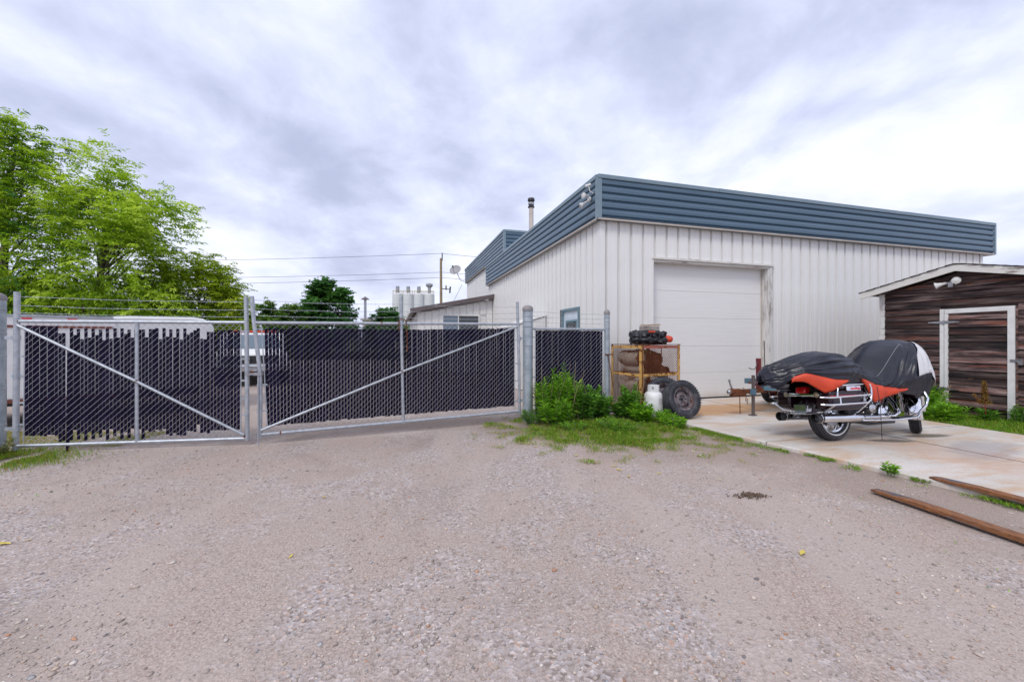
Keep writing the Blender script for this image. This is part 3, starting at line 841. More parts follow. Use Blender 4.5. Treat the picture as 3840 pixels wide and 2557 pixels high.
def slat_meshes():
    return {}
def add_slat(parent, x, za, zb, w=0.0370, tilt=0.0):
    mb = MB(); t = 0.0032
    h = w / 2
    # shallow folded strip, notched at its top
    mb.add([(-h, t, 0), (-h, -t * 0.4, 0), (0, -t, 0), (h, -t * 0.4, 0), (h, t, 0), (-h, t, zb - za), (-h, -t * 0.4, zb - za), (0, -t, zb - za), (h, -t * 0.4, zb - za), (h, t, zb - za)],
           [(1, 2, 7, 6), (2, 3, 8, 7), (3, 4, 9, 8), (0, 1, 6, 5), (4, 0, 5, 9), (5, 6, 7, 8, 9), (4, 3, 2, 1, 0)])
    o = mb.build('slat', m_slat, parent)
    o.location = (x, 0, za); o.rotation_euler = (0, tilt, 0)
    return o

def rail(parent, name, a, b, r=0.0215, mat=None, n=12):
    return MB().tube([a, b], r, n).build(name, mat or m_galv, parent, 40)

def bands(parent, x_post, x_bar, zs):
    for z in zs:
        mb = MB()
        mb.lathe([(0.027, -0.012), (0.030, -0.012), (0.030, 0.012), (0.027, 0.012)], 12, Matrix.Translation((x_post, 0, z)), close=True)
        mb.box(min(x_post, x_bar), max(x_post, x_bar), -0.004, 0.004, z - 0.011, z + 0.011)
        mb.build('tension_band', m_galv, parent)

def weld_rust(parent, c, r=0.028):
    mb = MB()
    v, f = ico()
    mb.add([Vector((a * r * 1.0, b * r * 1.0, d * r * 1.15)) + Vector(c) for a, b, d in v], [tuple(q) for q in f])
    mb.build('rusty_weld', m_rust, parent, 60)

# left leaf -------------------------------------------------------
LA, LB = Vector((-6.16, 5.05, 0)), Vector((-3.55, 5.44, 0))
LW = (LB - LA).length
lg = thing('chain_link_gate', 'left leaf of chain-link gate with ragged black privacy slats', 'gate', tuple(LA), math.atan2((LB - LA).y, (LB - LA).x), 'gate leaves across the yard')
Z0, Z1 = 0.085, 1.635
rail(lg, 'top_rail', (0, 0, Z1), (LW, 0, Z1)); rail(lg, 'bottom_rail', (0, 0, Z0), (LW, 0, Z0))
MB().tube([(-0.01, 0, 0.03), (0.0, 0, 1.0), (0.005, 0, 2.0)], 0.030, 12).build('stile', m_galv, lg, 40)
MB().tube([(LW + 0.005, 0, 0.06), (LW, 0, 1.0), (LW - 0.01, 0, 1.98)], 0.027, 12).build('stile', m_galv, lg, 40)
xm = LW * 0.505
rail(lg, 'mid_stile', (xm, 0, Z0), (xm, 0, Z1 - 0.0), 0.0235)
mb = MB(); mb.tube([(0.02, -0.012, Z1 - 0.05), (xm, -0.014, 0.87)], 0.019, 10); mb.tube([(xm, -0.014, 0.87), (LW - 0.03, -0.012, Z0 + 0.05)], 0.019, 10); mb.build('brace', m_galv, lg, 40)
for c in ((0.02, 0, Z1), (LW - 0.01, 0, Z1), (xm, -0.01, 0.87), (LW - 0.02, 0, Z0 + 0.02)): weld_rust(lg, c, 0.027)
MX0, MX1 = 0.085, LW - 0.085
rail(lg, 'tension_bar', (MX0 - 0.012, 0, Z0 + 0.05), (MX0 + 0.005, 0, Z1 - 0.05), 0.007)
rail(lg, 'tension_bar', (MX1 + 0.012, 0, Z0 + 0.05), (MX1 + 0.012, 0, Z1 - 0.05), 0.007)
bands(lg, 0.0, MX0 - 0.01, (0.35, 0.62, 0.95, 1.2)); bands(lg, LW, MX1 + 0.012, (0.4, 0.62, 0.86, 1.15, 1.52))
p, nw = chain_link(lg, MX0, MX1, Z0 + 0.01, Z1 - 0.015)
rr = random.Random(5)
# read off the photograph: heights of the slats' ends along the leaf (0..1 across, metres)
tops = [(0.0, 1.57), (0.145, 1.565), (0.150, 1.47), (0.18, 1.49), (0.185, 1.28), (0.198, 1.28), (0.20, 1.54)]
for i in range(nw):
    s = (i + 0.5) / nw
    if s < 0.145: zt = 1.575 + rr.uniform(-0.006, 0.006)
    elif s < 0.175: zt = 1.47 + rr.uniform(-0.01, 0.02)
    elif s < 0.195: zt = 1.31
    elif s < 0.735:
        zt = 1.545 + rr.uniform(-0.012, 0.012) if (i % 2 == 0 or (0.44 < s < 0.62 and rr.random() < 0.35)) else 1.46 + rr.uniform(-0.06, 0.035)
    elif s < 0.81: zt = 1.46 + (s - 0.735) * 1.6
    elif s < 0.84: zt = 1.42 + rr.uniform(-0.02, 0.02)
    elif s < 0.88: zt = 1.51
    else: zt = 1.53 + rr.uniform(-0.008, 0.008)
    if s < 0.15: zb = 0.205 + rr.uniform(-0.01, 0.01)
    elif s < 0.19: zb = 0.125 + rr.uniform(-0.01, 0.01)
    elif s < 0.52: zb = (0.235 + rr.uniform(-0.02, 0.03)) if i % 2 else (0.145 + rr.uniform(-0.02, 0.03))
    elif s < 0.64: zb = 0.225 + rr.uniform(-0.015, 0.02) if rr.random() > 0.2 else 0.12
    elif s < 0.74: zb = 0.14 + rr.uniform(-0.01, 0.05)
    elif s < 0.79: zb = 0.19 + rr.uniform(-0.01, 0.03)
    elif s < 0.81: zb = 0.29
    elif s < 0.86: zb = 0.15 + rr.uniform(-0.01, 0.04)
    else: zb = 0.205 + rr.uniform(-0.01, 0.01)
    tilt = 0.0
    if abs(s - 0.182) < 0.5 / nw: zt, zb, tilt = 1.27, -0.012, 0.01
    add_slat(lg, MX0 + (i + 0.5) * p, zb, zt, 0.0352, tilt + rr.uniform(-0.0022, 0.0022))
for k, z in enumerate((1.72, 1.81, 1.92)):
    barbed(lg, (0.0, -0.03, z + 0.02), (LW, -0.03, z - 0.01), 11 + k)
for z in (0.30, 1.43):
    mb = MB(); mb.box(-0.12, 0.04, -0.012, 0.012, z - 0.02, z + 0.02); mb.lathe([(0.034, -0.03), (0.039, -0.03), (0.039, 0.03), (0.034, 0.03)], 12, Matrix.Translation((0, 0, z)), close=True)
    mb.build('hinge', m_galv, lg)

# right leaf ------------------------------------------------------
RA, RB = Vector((-3.42, 5.44, 0)), Vector((0.12, 7.02, 0))
RW = (RB - RA).length
rg = thing('chain_link_gate', 'right leaf of chain-link gate with even black slats and rusty chain', 'gate', tuple(RA), math.atan2((RB - RA).y, (RB - RA).x), 'gate leaves across the yard')
ZL0, ZR0 = 0.130, 0.174
ZL1, ZR1 = 1.632, 1.677
rail(rg, 'top_rail', (-0.03, 0, ZL1), (RW, 0, ZR1)); rail(rg, 'bottom_rail', (0.02, 0, ZL0), (RW, 0, ZR0))
MB().tube([(0.035, 0, 0.10), (0.045, 0, 0.6), (0.035, 0, 1.0), (0.0, 0, 1.35), (-0.03, 0, 1.63), (-0.055, 0, 1.985)], 0.026, 12).build('stile', m_galv, rg, 40)
MB().tube([(RW + 0.01, 0, 0.12), (RW, 0, 1.0), (RW - 0.03, 0, 2.06)], 0.025, 12).build('stile', m_galv, rg, 40)
xm = RW * 0.491
MB().tube([(xm + 0.02, 0, ZL0), (xm, 0, 1.0), (xm - 0.02, 0, 2.05)], 0.024, 12).build('mid_stile', m_galv, rg, 40)
mb = MB(); mb.tube([(0.05, -0.012, ZL0 + 0.06), (xm + 0.005, -0.014, 0.92)], 0.018, 10); mb.tube([(xm + 0.005, -0.014, 0.92), (RW - 0.03, -0.012, ZR1 - 0.04)], 0.018, 10); mb.build('brace', m_galv, rg, 40)
for c in ((-0.03, 0, ZL1), (xm, -0.01, 0.92), (0.28, 0, ZL0 + 0.004), (xm - 0.30, 0, 1.655)): weld_rust(rg, c, 0.026)
MX0, MX1 = 0.115, RW - 0.09
rail(rg, 'tension_bar', (MX0 + 0.012, 0, 0.2), (MX0 - 0.06, 0, 1.60), 0.007); rail(rg, 'tension_bar', (MX1 + 0.012, 0, ZR0 + 0.04), (MX1 + 0.008, 0, ZR1 - 0.05), 0.007)
bands(rg, 0.03, MX0 + 0.01, (0.45, 0.8)); bands(rg, -0.01, MX0 - 0.04, (1.0, 1.55)); bands(rg, RW, MX1 + 0.012, (0.35, 0.7, 1.0, 1.4))
def shear(P):
    s = (P[:, 0] - MX0) / (MX1 - MX0)
    P = P.copy()
    P[:, 2] += (ZL0 + (ZR0 - ZL0) * s) - ZL0
    P[:, 0] -= np.clip(1 - s * 12, 0, 1) * 0.035 * np.clip((P[:, 2] - 0.9) / 0.7, 0, 1)
    return P
p, nw = chain_link(rg, MX0, MX1, ZL0 + 0.02, ZL1 - 0.015, sag=shear)
rr = random.Random(9)
for i in range(nw):
    s = (i + 0.5) / nw
    dz = (ZR0 - ZL0) * s
    zt = 1.56 + dz + rr.uniform(-0.006, 0.006) - 0.02 * math.sin(s * 3) ; zb = 0.245 + dz + rr.uniform(-0.008, 0.008) - 0.015 * s
    add_slat(rg, MX0 + (i + 0.5) * p, zb, zt, tilt=(-0.02 * max(0, 1 - s * 12)) + rr.uniform(-0.0015, 0.0015))
for k, z in enumerate((1.73, 1.82, 1.93)):
    barbed(rg, (-0.045, -0.028, z), (xm, -0.028, z + 0.02), 21 + k, 0.02)
    barbed(rg, (xm, -0.028, z + 0.02), (RW - 0.02, -0.028, z + 0.04), 31 + k, 0.02)
MB().tube([(0.022, -0.035, 0.0), (0.022, -0.035, 0.95)], 0.009, 8).build('drop_rod', m_galv, rg, 40)
mb = MB(); mb.box(-0.03, 0.06, -0.05, 0.05, 0.93, 0.965); mb.box(-0.13, -0.02, -0.02, 0.02, 0.935, 0.96); mb.lathe([(0.030, -0.02), (0.036, -0.02), (0.036, 0.02), (0.030, 0.02)], 12, Matrix.Translation((0.035, 0, 0.95)), close=True)
mb.build('fork_latch', m_steel, rg)
for z in (0.36, 1.43):
    mb = MB(); mb.box(RW - 0.03, RW + 0.13, -0.012, 0.012, z - 0.018, z + 0.018); mb.lathe([(0.030, -0.03), (0.035, -0.03), (0.035, 0.03), (0.030, 0.03)], 12, Matrix.Translation((RW, 0, z)), close=True)
    mb.build('hinge', m_galv, rg)

def chain(parent, pts, r_link=0.011, r=0.0032, name='chain_link', mat=None):
    """links strung along a polyline, joined as one hanging chain"""
    P = [Vector(p) for p in pts]; seg = []
    for a, b in zip(P[:-1], P[1:]):
        n = max(1, int((b - a).length / (r_link * 2.1)))
        for i in range(n): seg.append((a.lerp(b, i / n), (b - a).normalized()))
    mb = MB()
    for i, (c, d) in enumerate(seg):
        M4 = Matrix.Translation(c) @ rot_to(d).to_4x4() @ Matrix.Rotation(R(90) * (i % 2), 4, 'Z')
        loop = []
        for k in range(8):
            a = 2 * math.pi * k / 8
            loop.append(M4 @ Vector((0.62 * r_link * math.cos(a), 0, 1.25 * r_link * math.sin(a))))
        mb.tube(loop, r, 4, closed=True)
    return mb.build(name, mat or m_rust, parent, 60)
gc = thing('gate_chain', 'rusty chain looped over the middle post of the right gate leaf', 'chain', tuple(RA), rg.rotation_euler.z)
chain(gc, [(xm - 0.055, -0.03, 1.55), (xm - 0.05, -0.03, 1.69), (xm - 0.02, -0.05, 1.72), (xm + 0.03, -0.05, 1.71), (xm + 0.055, -0.035, 1.68), (xm + 0.07, -0.035, 1.45), (xm + 0.072, -0.035, 1.20)], 0.015, 0.0048)

# big hinge posts and the fixed panel -----------------------------
def post(label, loc, r, h, wraps, cap_mat, lean=0.0):
    th = thing('fence_post', label, 'post', loc, 0, 'galvanised fence posts')
    MB().tube([(0, 0, -0.05), (lean, 0, h)], r, 20).build('shaft', m_galv_post, th, 40)
    MB().lathe([(r + 0.006, h - 0.035), (r + 0.008, h), (r * 0.9, h + 0.035), (r * 0.5, h + 0.055), (0, h + 0.06)], 20, Matrix.Translation((lean, 0, 0))).build('cap', cap_mat, th, 40)
    for z in wraps:
        MB().lathe([(r + 0.001, z - 0.006), (r + 0.006, z), (r + 0.001, z + 0.006)], 20, Matrix.Translation((lean * z / h, 0, 0))).build('wire_wrap', m_steel, th, 60)
    return th
m_capgrey = simple('dull_cap', (0.20, 0.185, 0.19), (0.25, 0.23, 0.23), 8, 0.6)
post('thick galvanised hinge post at the left gate leaf, cut by the picture edge', (-6.39, 5.03, 0), 0.085, 1.93, (0.35, 0.8, 1.2, 1.48, 1.54, 1.78), m_capgrey)
HP = Vector((0.275, 7.08, 0))
post('thickest galvanised post, between the right gate leaf and fixed fence panel', tuple(HP), 0.088, 1.95, (0.42, 0.9, 1.30, 1.63, 1.72, 1.81, 1.90), m_capgrey)
EP = Vector((1.79, 7.66, 0))
post('slimmer galvanised post beside the rusty mesh cage', tuple(EP), 0.052, 1.92, (0.9, 1.42, 1.62, 1.74, 1.82, 1.90), m_capgrey)
PV = EP - HP; PWID = PV.length
fp = thing('chain_link_fence', 'short fixed chain-link panel with black slats behind the tall weeds', 'fence', tuple(HP), math.atan2(PV.y, PV.x))
rail(fp, 'top_rail', (0.08, 0, 1.60), (PWID - 0.04, 0, 1.60), 0.020)
rail(fp, 'tension_bar', (0.145, 0, 0.1), (0.145, 0, 1.58), 0.007); rail(fp, 'tension_bar', (PWID - 0.10, 0, 0.1), (PWID - 0.10, 0, 1.58), 0.007)
p, nw = chain_link(fp, 0.15, PWID - 0.105, 0.04, 1.64)
rr = random.Random(3)
for i in range(nw): add_slat(fp, 0.15 + (i + 0.5) * p, 0.05, 1.572 + rr.uniform(-0.004, 0.004), tilt=rr.uniform(-0.001, 0.001))
for k, z in enumerate((1.72, 1.81, 1.90)): barbed(fp, (0.09, -0.02, z), (PWID - 0.05, -0.02, z - 0.02), 41 + k, 0.01)
for z in (0.40, 0.75, 1.1, 1.45):
    MB().box(0.07, 0.15, -0.005, 0.005, z - 0.011, z + 0.011).build('tension_band', m_galv, fp)
pc = thing('post_chain', 'rusty chain hanging from the slim post beside the cage', 'chain', (EP.x, EP.y, 0), 0)
mb = MB(); mb.tube([(-0.05, -0.06, 1.13), (0.09, -0.06, 1.135)], 0.012, 6); mb.build('hook_bar', m_rust, pc)
chain(pc, [(0.0, -0.07, 1.12), (0.06, -0.075, 0.8), (0.10, -0.075, 0.5)], 0.014, 0.0045)
# ------------------------------------------------------------------ timber shed on the right
M = Mat('dark_stained_board')
oi = M.n('ShaderNodeObjectInfo')
off = M.n('ShaderNodeCombineXYZ'); M.l(M.math('MULTIPLY', oi.outputs['Random'], 53.0), off.inputs[0]); M.l(M.math('MULTIPLY', oi.outputs['Random'], 17.0), off.inputs[2])
add = M.n('ShaderNodeVectorMath', operation='ADD'); M.l(M.coord('Object'), add.inputs[0]); M.l(off.outputs[0], add.inputs[1])
def sv(sx, sy, sz):
    mp = M.n('ShaderNodeMapping'); mp.inputs['Scale'].default_value = (sx, sy, sz); M.l(add.outputs[0], mp.inputs[0]); return mp.outputs[0]
g1 = M.noise(sv(1.1, 1, 22), 1.0, 8, 0.65, 1.2)
g2 = M.noise(sv(0.9, 1, 5), 1.0, 5, 0.6, 0.8)
g3 = M.noise(sv(2.2, 1, 60), 1.0, 4, 0.6)
c = M.ramp(M.math('ADD', M.math('MULTIPLY', g1, 0.6), M.math('MULTIPLY', g2, 0.4)), [(0.37, (0.004, 0.003, 0.004)), (0.45, (0.030, 0.018, 0.019)), (0.52, (0.125, 0.078, 0.070)), (0.64, (0.34, 0.255, 0.235))])
red = M.math('MULTIPLY', M.step(M.noise(sv(0.7, 1, 9), 1.0, 5, 0.6, 0.5), 0.52, 0.68), 0.8)
c = M.mix(red, c, (0.19, 0.062, 0.036))
kd = M.vor(sv(3.4, 0.0, 6.0), 1.0)
kc = M.n('ShaderNodeSeparateColor'); M.l(M.vor(sv(3.4, 0.0, 6.0), 1.0, 'F1', 'Color'), kc.inputs[0])
km = M.step(kc.outputs[0], 0.72, 0.74)
c = M.mix(M.math('MULTIPLY', M.step(kd, 0.16, 0.09), km), c, (0.40, 0.18, 0.075))
c = M.mix(M.math('MULTIPLY', M.step(kd, 0.06, 0.035), km), c, (0.05, 0.018, 0.010))
c = M.mix(0.5, c, M.ramp(g3, [(0.3, (0.55, 0.55, 0.55)), (0.7, (1.35, 1.35, 1.35))]), 'MULTIPLY')
bv = M.n('ShaderNodeHueSaturation'); M.l(M.math('ADD', 0.30, M.math('MULTIPLY', oi.outputs['Random'], 1.15)), bv.inputs['Value']); M.l(c, bv.inputs['Color']); c = bv.outputs[0]
M.set(color=c, rough=0.62, spec=0.3); M.bump(g1, 0.5, 0.006)
m_board = M.m
m_shingle = simple('asphalt_shingle', (0.030, 0.026, 0.026), (0.055, 0.045, 0.042), 30, 0.9, 0, 0.6, 200, rnd=0.3)

S0 = Vector((8.52, 6.86, 0))
shed = thing('timber_shed', 'dark stained timber shed with white trim at the right edge', 'shed', tuple(S0), ANG + R(90))
# local x runs along the front away from the road, local y points out of the front, z up
SW0, SW1, SP, SLOPE = -0.67, 1.99, 0.66, 0.235
top_at = lambda w: 2.81 - SLOPE * abs(w - SP)
def clip_board(x0, x1, z0, z1, lower=0.15):
    """rectangle clipped by the gable's two slopes"""
    poly = [(x0, z0), (x1, z0), (x1, z1), (x0, z1)]
    for sgn in (1, -1):
        out = []
        f = lambda p: (2.81 - lower - SLOPE * sgn * (p[0] - SP)) - p[1]
        for i in range(len(poly)):
            a, b = poly[i], poly[(i + 1) % len(poly)]
            fa, fb = f(a), f(b)
            if fa >= 0: out.append(a)
            if (fa >= 0) != (fb >= 0):
                s = fa / (fa - fb); out.append((a[0] + (b[0] - a[0]) * s, a[1] + (b[1] - a[1]) * s))
        poly = out
        if len(poly) < 3: return None
    return poly
rr = random.Random(2)
def board(parent, x0, x1, z0, z1, y=0.0):
    poly = clip_board(x0, x1, z0, z1)
    if not poly or max(p[0] for p in poly) - min(p[0] for p in poly) < 0.05: return
    cx, cz = (x0 + x1) / 2, z0
    mb = MB()
    n = len(poly)
    h = z1 - z0
    fy = lambda z: 0.034 - 0.030 * (z - z0) / h
    V = [Vector((x - cx, fy(z), z - cz)) for x, z in poly] + [Vector((x - cx, -0.012, z - cz)) for x, z in poly]
    F = [tuple(range(n - 1, -1, -1)), tuple(range(n, 2 * n))] + [((i), (i + 1) % n, n + (i + 1) % n, n + i) for i in range(n)]
    mb.add(V, F)
    o = mb.build('board', m_board, parent); o.location = (cx, y + rr.uniform(-0.002, 0.002), cz); o.rotation_euler = (0, rr.uniform(-0.002, 0.002), 0)
PH = 0.132
row = 0; z = 0.06
door_s = bpy.data.objects.new('shed_door', None); link(door_s, shed)
while z < 2.68:
    z1 = z + PH + 0.006
    if z < 1.93:
        board(shed, 0.985, SW1 - 0.02, z, z1); board(shed, SW0 + 0.02, -0.03, z, z1)
        if 0.10 < z and z < 1.86: board(door_s, 0.085, 0.86, z, min(z1, 1.91), 0.008)
    elif z < 1.99:
        board(shed, 0.985, SW1 - 0.02, z, z1); board(shed, SW0 + 0.02, -0.03, z, z1); board(shed, -0.03, 0.985, 2.0, z1)
    else: board(shed, SW0 + 0.02, SW1 - 0.02, z, z1)
    z += PH
SDP = 3.2
mb = MB()
poly = [(SW0, 0.02), (SW1, 0.02), (SW1, top_at(SW1) - 0.12), (SP, 2.69), (SW0, top_at(SW0) - 0.12)]
mb.prism(poly, -SDP, -0.02); mb.build('wall', m_board, shed)
MB().box(SW1 - 0.085, SW1 + 0.012, -0.02, 0.034, 0.03, top_at(SW1) - 0.13).build('corner_board', m_peel, shed)
MB().box(SW0 - 0.012, SW0 + 0.085, -0.02, 0.034, 0.03, top_at(SW0) - 0.13).build('corner_board', m_peel, shed)
MB().box(0.0, 0.085, -0.01, 0.046, 0.02, 1.985).build('door_trim', m_whitepaint, door_s)
MB().box(0.865, 0.915, -0.01, 0.046, 0.08, 1.90).build('door_trim', m_whitepaint, door_s)
MB().box(0.086, 0.915, -0.01, 0.044, 1.905, 1.985).build('door_trim', m_whitepaint, door_s)
MB().box(0.925, 0.985, -0.01, 0.040, 0.05, 1.99).build('door_casing', m_whitepaint, shed)
MB().box(-0.03, -0.005, -0.01, 0.030, 0.05, 1.99).build('door_casing', m_board, shed)
# strap hinges and latch
for zh in (1.74, 0.48):
    mb = MB(); mb.prism([(0.925, zh - 0.03), (0.925, zh + 0.03), (0.70, zh + 0.008), (0.70, zh - 0.008)], 0.047, 0.052); mb.prism([(0.925, zh - 0.03), (1.16, zh - 0.008), (1.16, zh + 0.008), (0.925, zh + 0.03)], 0.041, 0.052)
    mb.tube([(0.922, 0.052, zh - 0.04), (0.922, 0.052, zh + 0.04)], 0.010, 8)
    for xh in (0.75, 0.82, 0.88, 0.97, 1.04, 1.11): mb.lathe([(0.007, 0), (0.005, 0.004), (0, 0.005)], 6, Matrix.Translation((xh, 0.052, zh)) @ Matrix.Rotation(R(-90), 4, 'X'))
    mb.build('strap_hinge', m_steel, door_s)
mb = MB(); mb.box(-0.07, 0.05, 0.046, 0.056, 1.03, 1.075); mb.tube(arc((-0.06, 0.06, 1.05), 0.028, 0, 2 * math.pi, 12)[:-1], 0.007, 6, closed=True); mb.box(-0.10, -0.05, 0.05, 0.075, 0.985, 1.03); mb.build('latch', m_steel, door_s)
# roof: rake boards, sheathing, shingle courses
roofp = bpy.data.objects.new('roof', None); link(roofp, shed)
def slope_pt(w, d=0.0): return top_at(w) - d
EV = 0.24
for (wa, wb) in ((SP, SW1 + EV), (SP, SW0 - EV)):
    za, zb = top_at(SP), top_at(wb)
    poly = [(wa, za - 0.145), (wb, zb - 0.145), (wb, zb - 0.018), (wa, za - 0.018)]
    mb = MB(); mb.prism(poly, 0.225, 0.262); mb.build('rake_board', m_peelx, roofp)
    mb = MB(); mb.prism([(wa, za - 0.075), (wb, zb - 0.075), (wb, zb - 0.02), (wa, za - 0.02)], -SDP - 0.2, 0.224); mb.build('roof_deck', m_board, roofp)
    n = 12
    for i in range(n):
        s0, s1 = i / n, (i + 1.25) / n
        w0 = wb + (wa - wb) * s0; w1 = wb + (wa - wb) * min(s1, 1.0)
        ov = 0.03 if i == 0 else 0.0
        w0 += ov * (1 if wb > wa else -1)
        z0 = top_at(w0) + 0.004; z1 = top_at(w1) - 0.006
        mb = MB(); mb.prism([(w0, z0 - 0.018), (w1, z1 - 0.014), (w1, z1), (w0, z0)], -SDP - 0.22, 0.275 + rr.uniform(-0.008, 0.012)); mb.build('shingle_course', m_shingle, roofp)
sl = floodlight('floodlight', 'twin floodlight under the shed gable', tuple(S0 + BX * 0.78 - AX * 0.03 + Vector((0, 0, 2.48))), ANG - R(90),
    [((0.10, -0.15, 0.02), (0.45, -0.8, -0.1)), ((-0.13, -0.13, -0.03), (-0.75, -0.45, -0.25))])
mb = MB(); mb.box(-0.035, 0.035, -0.11, -0.04, -0.09, -0.01); mb.build('sensor', m_steel, sl)

# ------------------------------------------------------------------ rusty mesh cage with gas bottles
m_cage = rusty('yellow_cage_paint', (0.66, 0.38, 0.11), amount=0.40, scale=7, rough=0.55)
m_cagered = rusty('red_cage_paint', (0.42, 0.12, 0.085), amount=0.4, scale=6)
m_mesh = simple('rusty_mesh', (0.31, 0.105, 0.048), (0.19, 0.060, 0.030), 20, 0.85)
m_bottle = rusty('grey_bottle_paint', (0.42, 0.37, 0.31), amount=0.34, scale=4)
m_bgreen = simple('green_bottle_paint', (0.13, 0.24, 0.06), (0.10, 0.18, 0.05), 6, 0.5)
CA = math.atan2(0.456, 0.89)
cage = thing('mesh_cage', 'yellow rust-streaked steel cage with expanded mesh sides', 'cage', (2.373, 7.45, 0.0), CA)
CW, CD, CH = 1.01, 0.82, 1.31
an = 0.055
for x in (0, CW):
    for y in (0, CD):
        mb = MB(); sx = 1 if x == 0 else -1; sy = 1 if y == 0 else -1
        mb.box(min(x, x + sx * an), max(x, x + sx * an), min(y, y + sy * 0.006), max(y, y + sy * 0.006), 0.03, CH)
        mb.box(min(x, x + sx * 0.006), max(x, x + sx * 0.006), min(y + sy * 0.006, y + sy * an), max(y + sy * 0.006, y + sy * an), 0.03, CH)
        mb.build('corner_angle', m_cage, cage)
for z in (0.06, 0.725, CH - 0.065):
    mat = m_cagered if z > 1.1 else m_cage
    MB().box(an, CW - an, -0.004, 0.003, z, z + 0.05).build('rail', mat, cage)
    MB().box(an, CW - an, CD - 0.003, CD + 0.004, z, z + 0.05).build('rail', m_cage, cage)
    MB().box(-0.004, 0.003, an, CD - an, z, z + 0.05).build('rail', m_cage, cage)
    MB().box(CW - 0.003, CW + 0.004, an, CD - an, z, z + 0.05).build('rail', m_cage, cage)
MB().box(-0.01, CW + 0.01, -0.01, CD + 0.01, CH, CH + 0.012).build('top_sheet', m_rust, cage)
MB().box(0.02, CW - 0.02, 0.02, CD - 0.02, 0.10, 0.115).build('shelf', m_rust, cage)
mb = MB(); mb.tube([(0.02, -0.012, 0.12), (0.02, -0.012, CH - 0.05)], 0.009, 6)
for z in (0.35, 0.95): mb.box(0.0, 0.06, -0.02, -0.004, z, z + 0.07)
mb.build('door_hinge', m_rust, cage)
mb = MB(); mb.tube([(0.50, -0.006, 0.75), (0.50, -0.006, CH - 0.05)], 0.010, 6); mb.build('door_bar', m_rust, cage)
def expanded(parent, L, H, M4):
    dx, dz, r = 0.052, 0.026, 0.0036
    V = []; F = []; base = 0
    nx_ = int(L / dx); nz_ = int(H / dz)
    offs = r * np.array([(0, 1, 0), (0.0, -0.5, 0.866), (0.0, -0.5, -0.866)])
    for j in range(nz_):
        xs = np.arange(2 * nx_ + 1) * dx / 2
        zs_ = j * dz + np.where((np.arange(2 * nx_ + 1) + j) % 2 == 0, 0, dz * 0.98)
        P = np.stack([xs, np.zeros_like(xs), zs_], 1); m = len(P)
        V.append((P[:, None] + offs[None]).reshape(-1, 3))
        a = (np.arange(m - 1) * 3)[:, None] + np.arange(3)[None]; b = (np.arange(m - 1) * 3)[:, None] + np.array([1, 2, 0])[None]
        F.append(np.stack([a, b, b + 3, a + 3], -1).reshape(-1, 4) + base); base += 3 * m
    V = np.concatenate(V); A = np.array(M4); V = V @ A[:3, :3].T + A[:3, 3]
    o = link(bpy.data.objects.new('expanded_mesh', np_mesh('expanded_mesh', V, np.concatenate(F), m_mesh)), parent); o['kind'] = 'stuff'
expanded(cage, CW - 0.05, CH - 0.16, Matrix.Translation((0.025, 0.010, 0.10)))
expanded(cage, CW - 0.05, CH - 0.16, Matrix.Translation((0.025, CD - 0.010, 0.10)))
expanded(cage, CD - 0.05, CH - 0.16, Matrix.Translation((0.010, 0.025, 0.10)) @ Matrix.Rotation(R(90), 4, 'Z'))
expanded(cage, CD - 0.05, CH - 0.16, Matrix.Translation((CW - 0.010, 0.025, 0.10)) @ Matrix.Rotation(R(90), 4, 'Z'))
def gas_bottle(label, x, z, r, L, mat, y0=0.10):
    b = thing('gas_bottle', label, 'gas bottle', (2.373 + 0.89 * x - 0.456 * y0, 7.45 + 0.456 * x + 0.89 * y0, z), CA, 'gas bottles in the cage')
    M4 = Matrix.Rotation(R(-90), 4, 'X')
    MB().lathe([(0, 0.04), (r * 0.45, 0.045), (r * 0.85, 0.075), (r, 0.12), (r, L * 0.5), (r * 1.012, L * 0.5 + 0.004), (r, L * 0.5 + 0.008), (r, L - 0.12), (r * 0.85, L - 0.07), (r * 0.4, L - 0.04), (0, L - 0.04)], 24, M4).build('shell', mat, b, 40)
    MB().lathe([(r * 0.78, 0.0), (r * 0.82, 0.0), (r * 0.84, 0.09), (r * 0.80, 0.09)], 24, M4, close=True).build('foot_ring', m_rust, b, 40)
    mb = MB(); mb.lathe([(0.02, L - 0.05), (0.02, L - 0.01), (0.0, L)], 10, M4); mb.build('valve', m_steel, b)
gas_bottle('grey rusted gas bottle lying upper left in the cage', 0.17, 1.06, 0.145, 0.66, m_bottle)
gas_bottle('brown gas bottle lying upper middle in the cage', 0.53, 1.03, 0.155, 0.66, m_rust)
gas_bottle('pale gas bottle lying just above the cage mid rail', 0.19, 0.845, 0.075, 0.60, m_bottle)
gas_bottle('rusty gas bottle lying right of centre above the cage mid rail', 0.74, 0.79, 0.125, 0.62, m_rust)
gas_bottle('pale pinkish gas bottle lying low on the left of the cage', 0.20, 0.54, 0.16, 0.66, m_bottle)
gas_bottle('dark gas bottle lying low in the middle of the cage', 0.58, 0.47, 0.15, 0.66, m_rust)
gas_bottle('green-ended gas bottle lying on end of the upper tier', 0.30, 1.16, 0.06, 0.5, m_bgreen, 0.04)

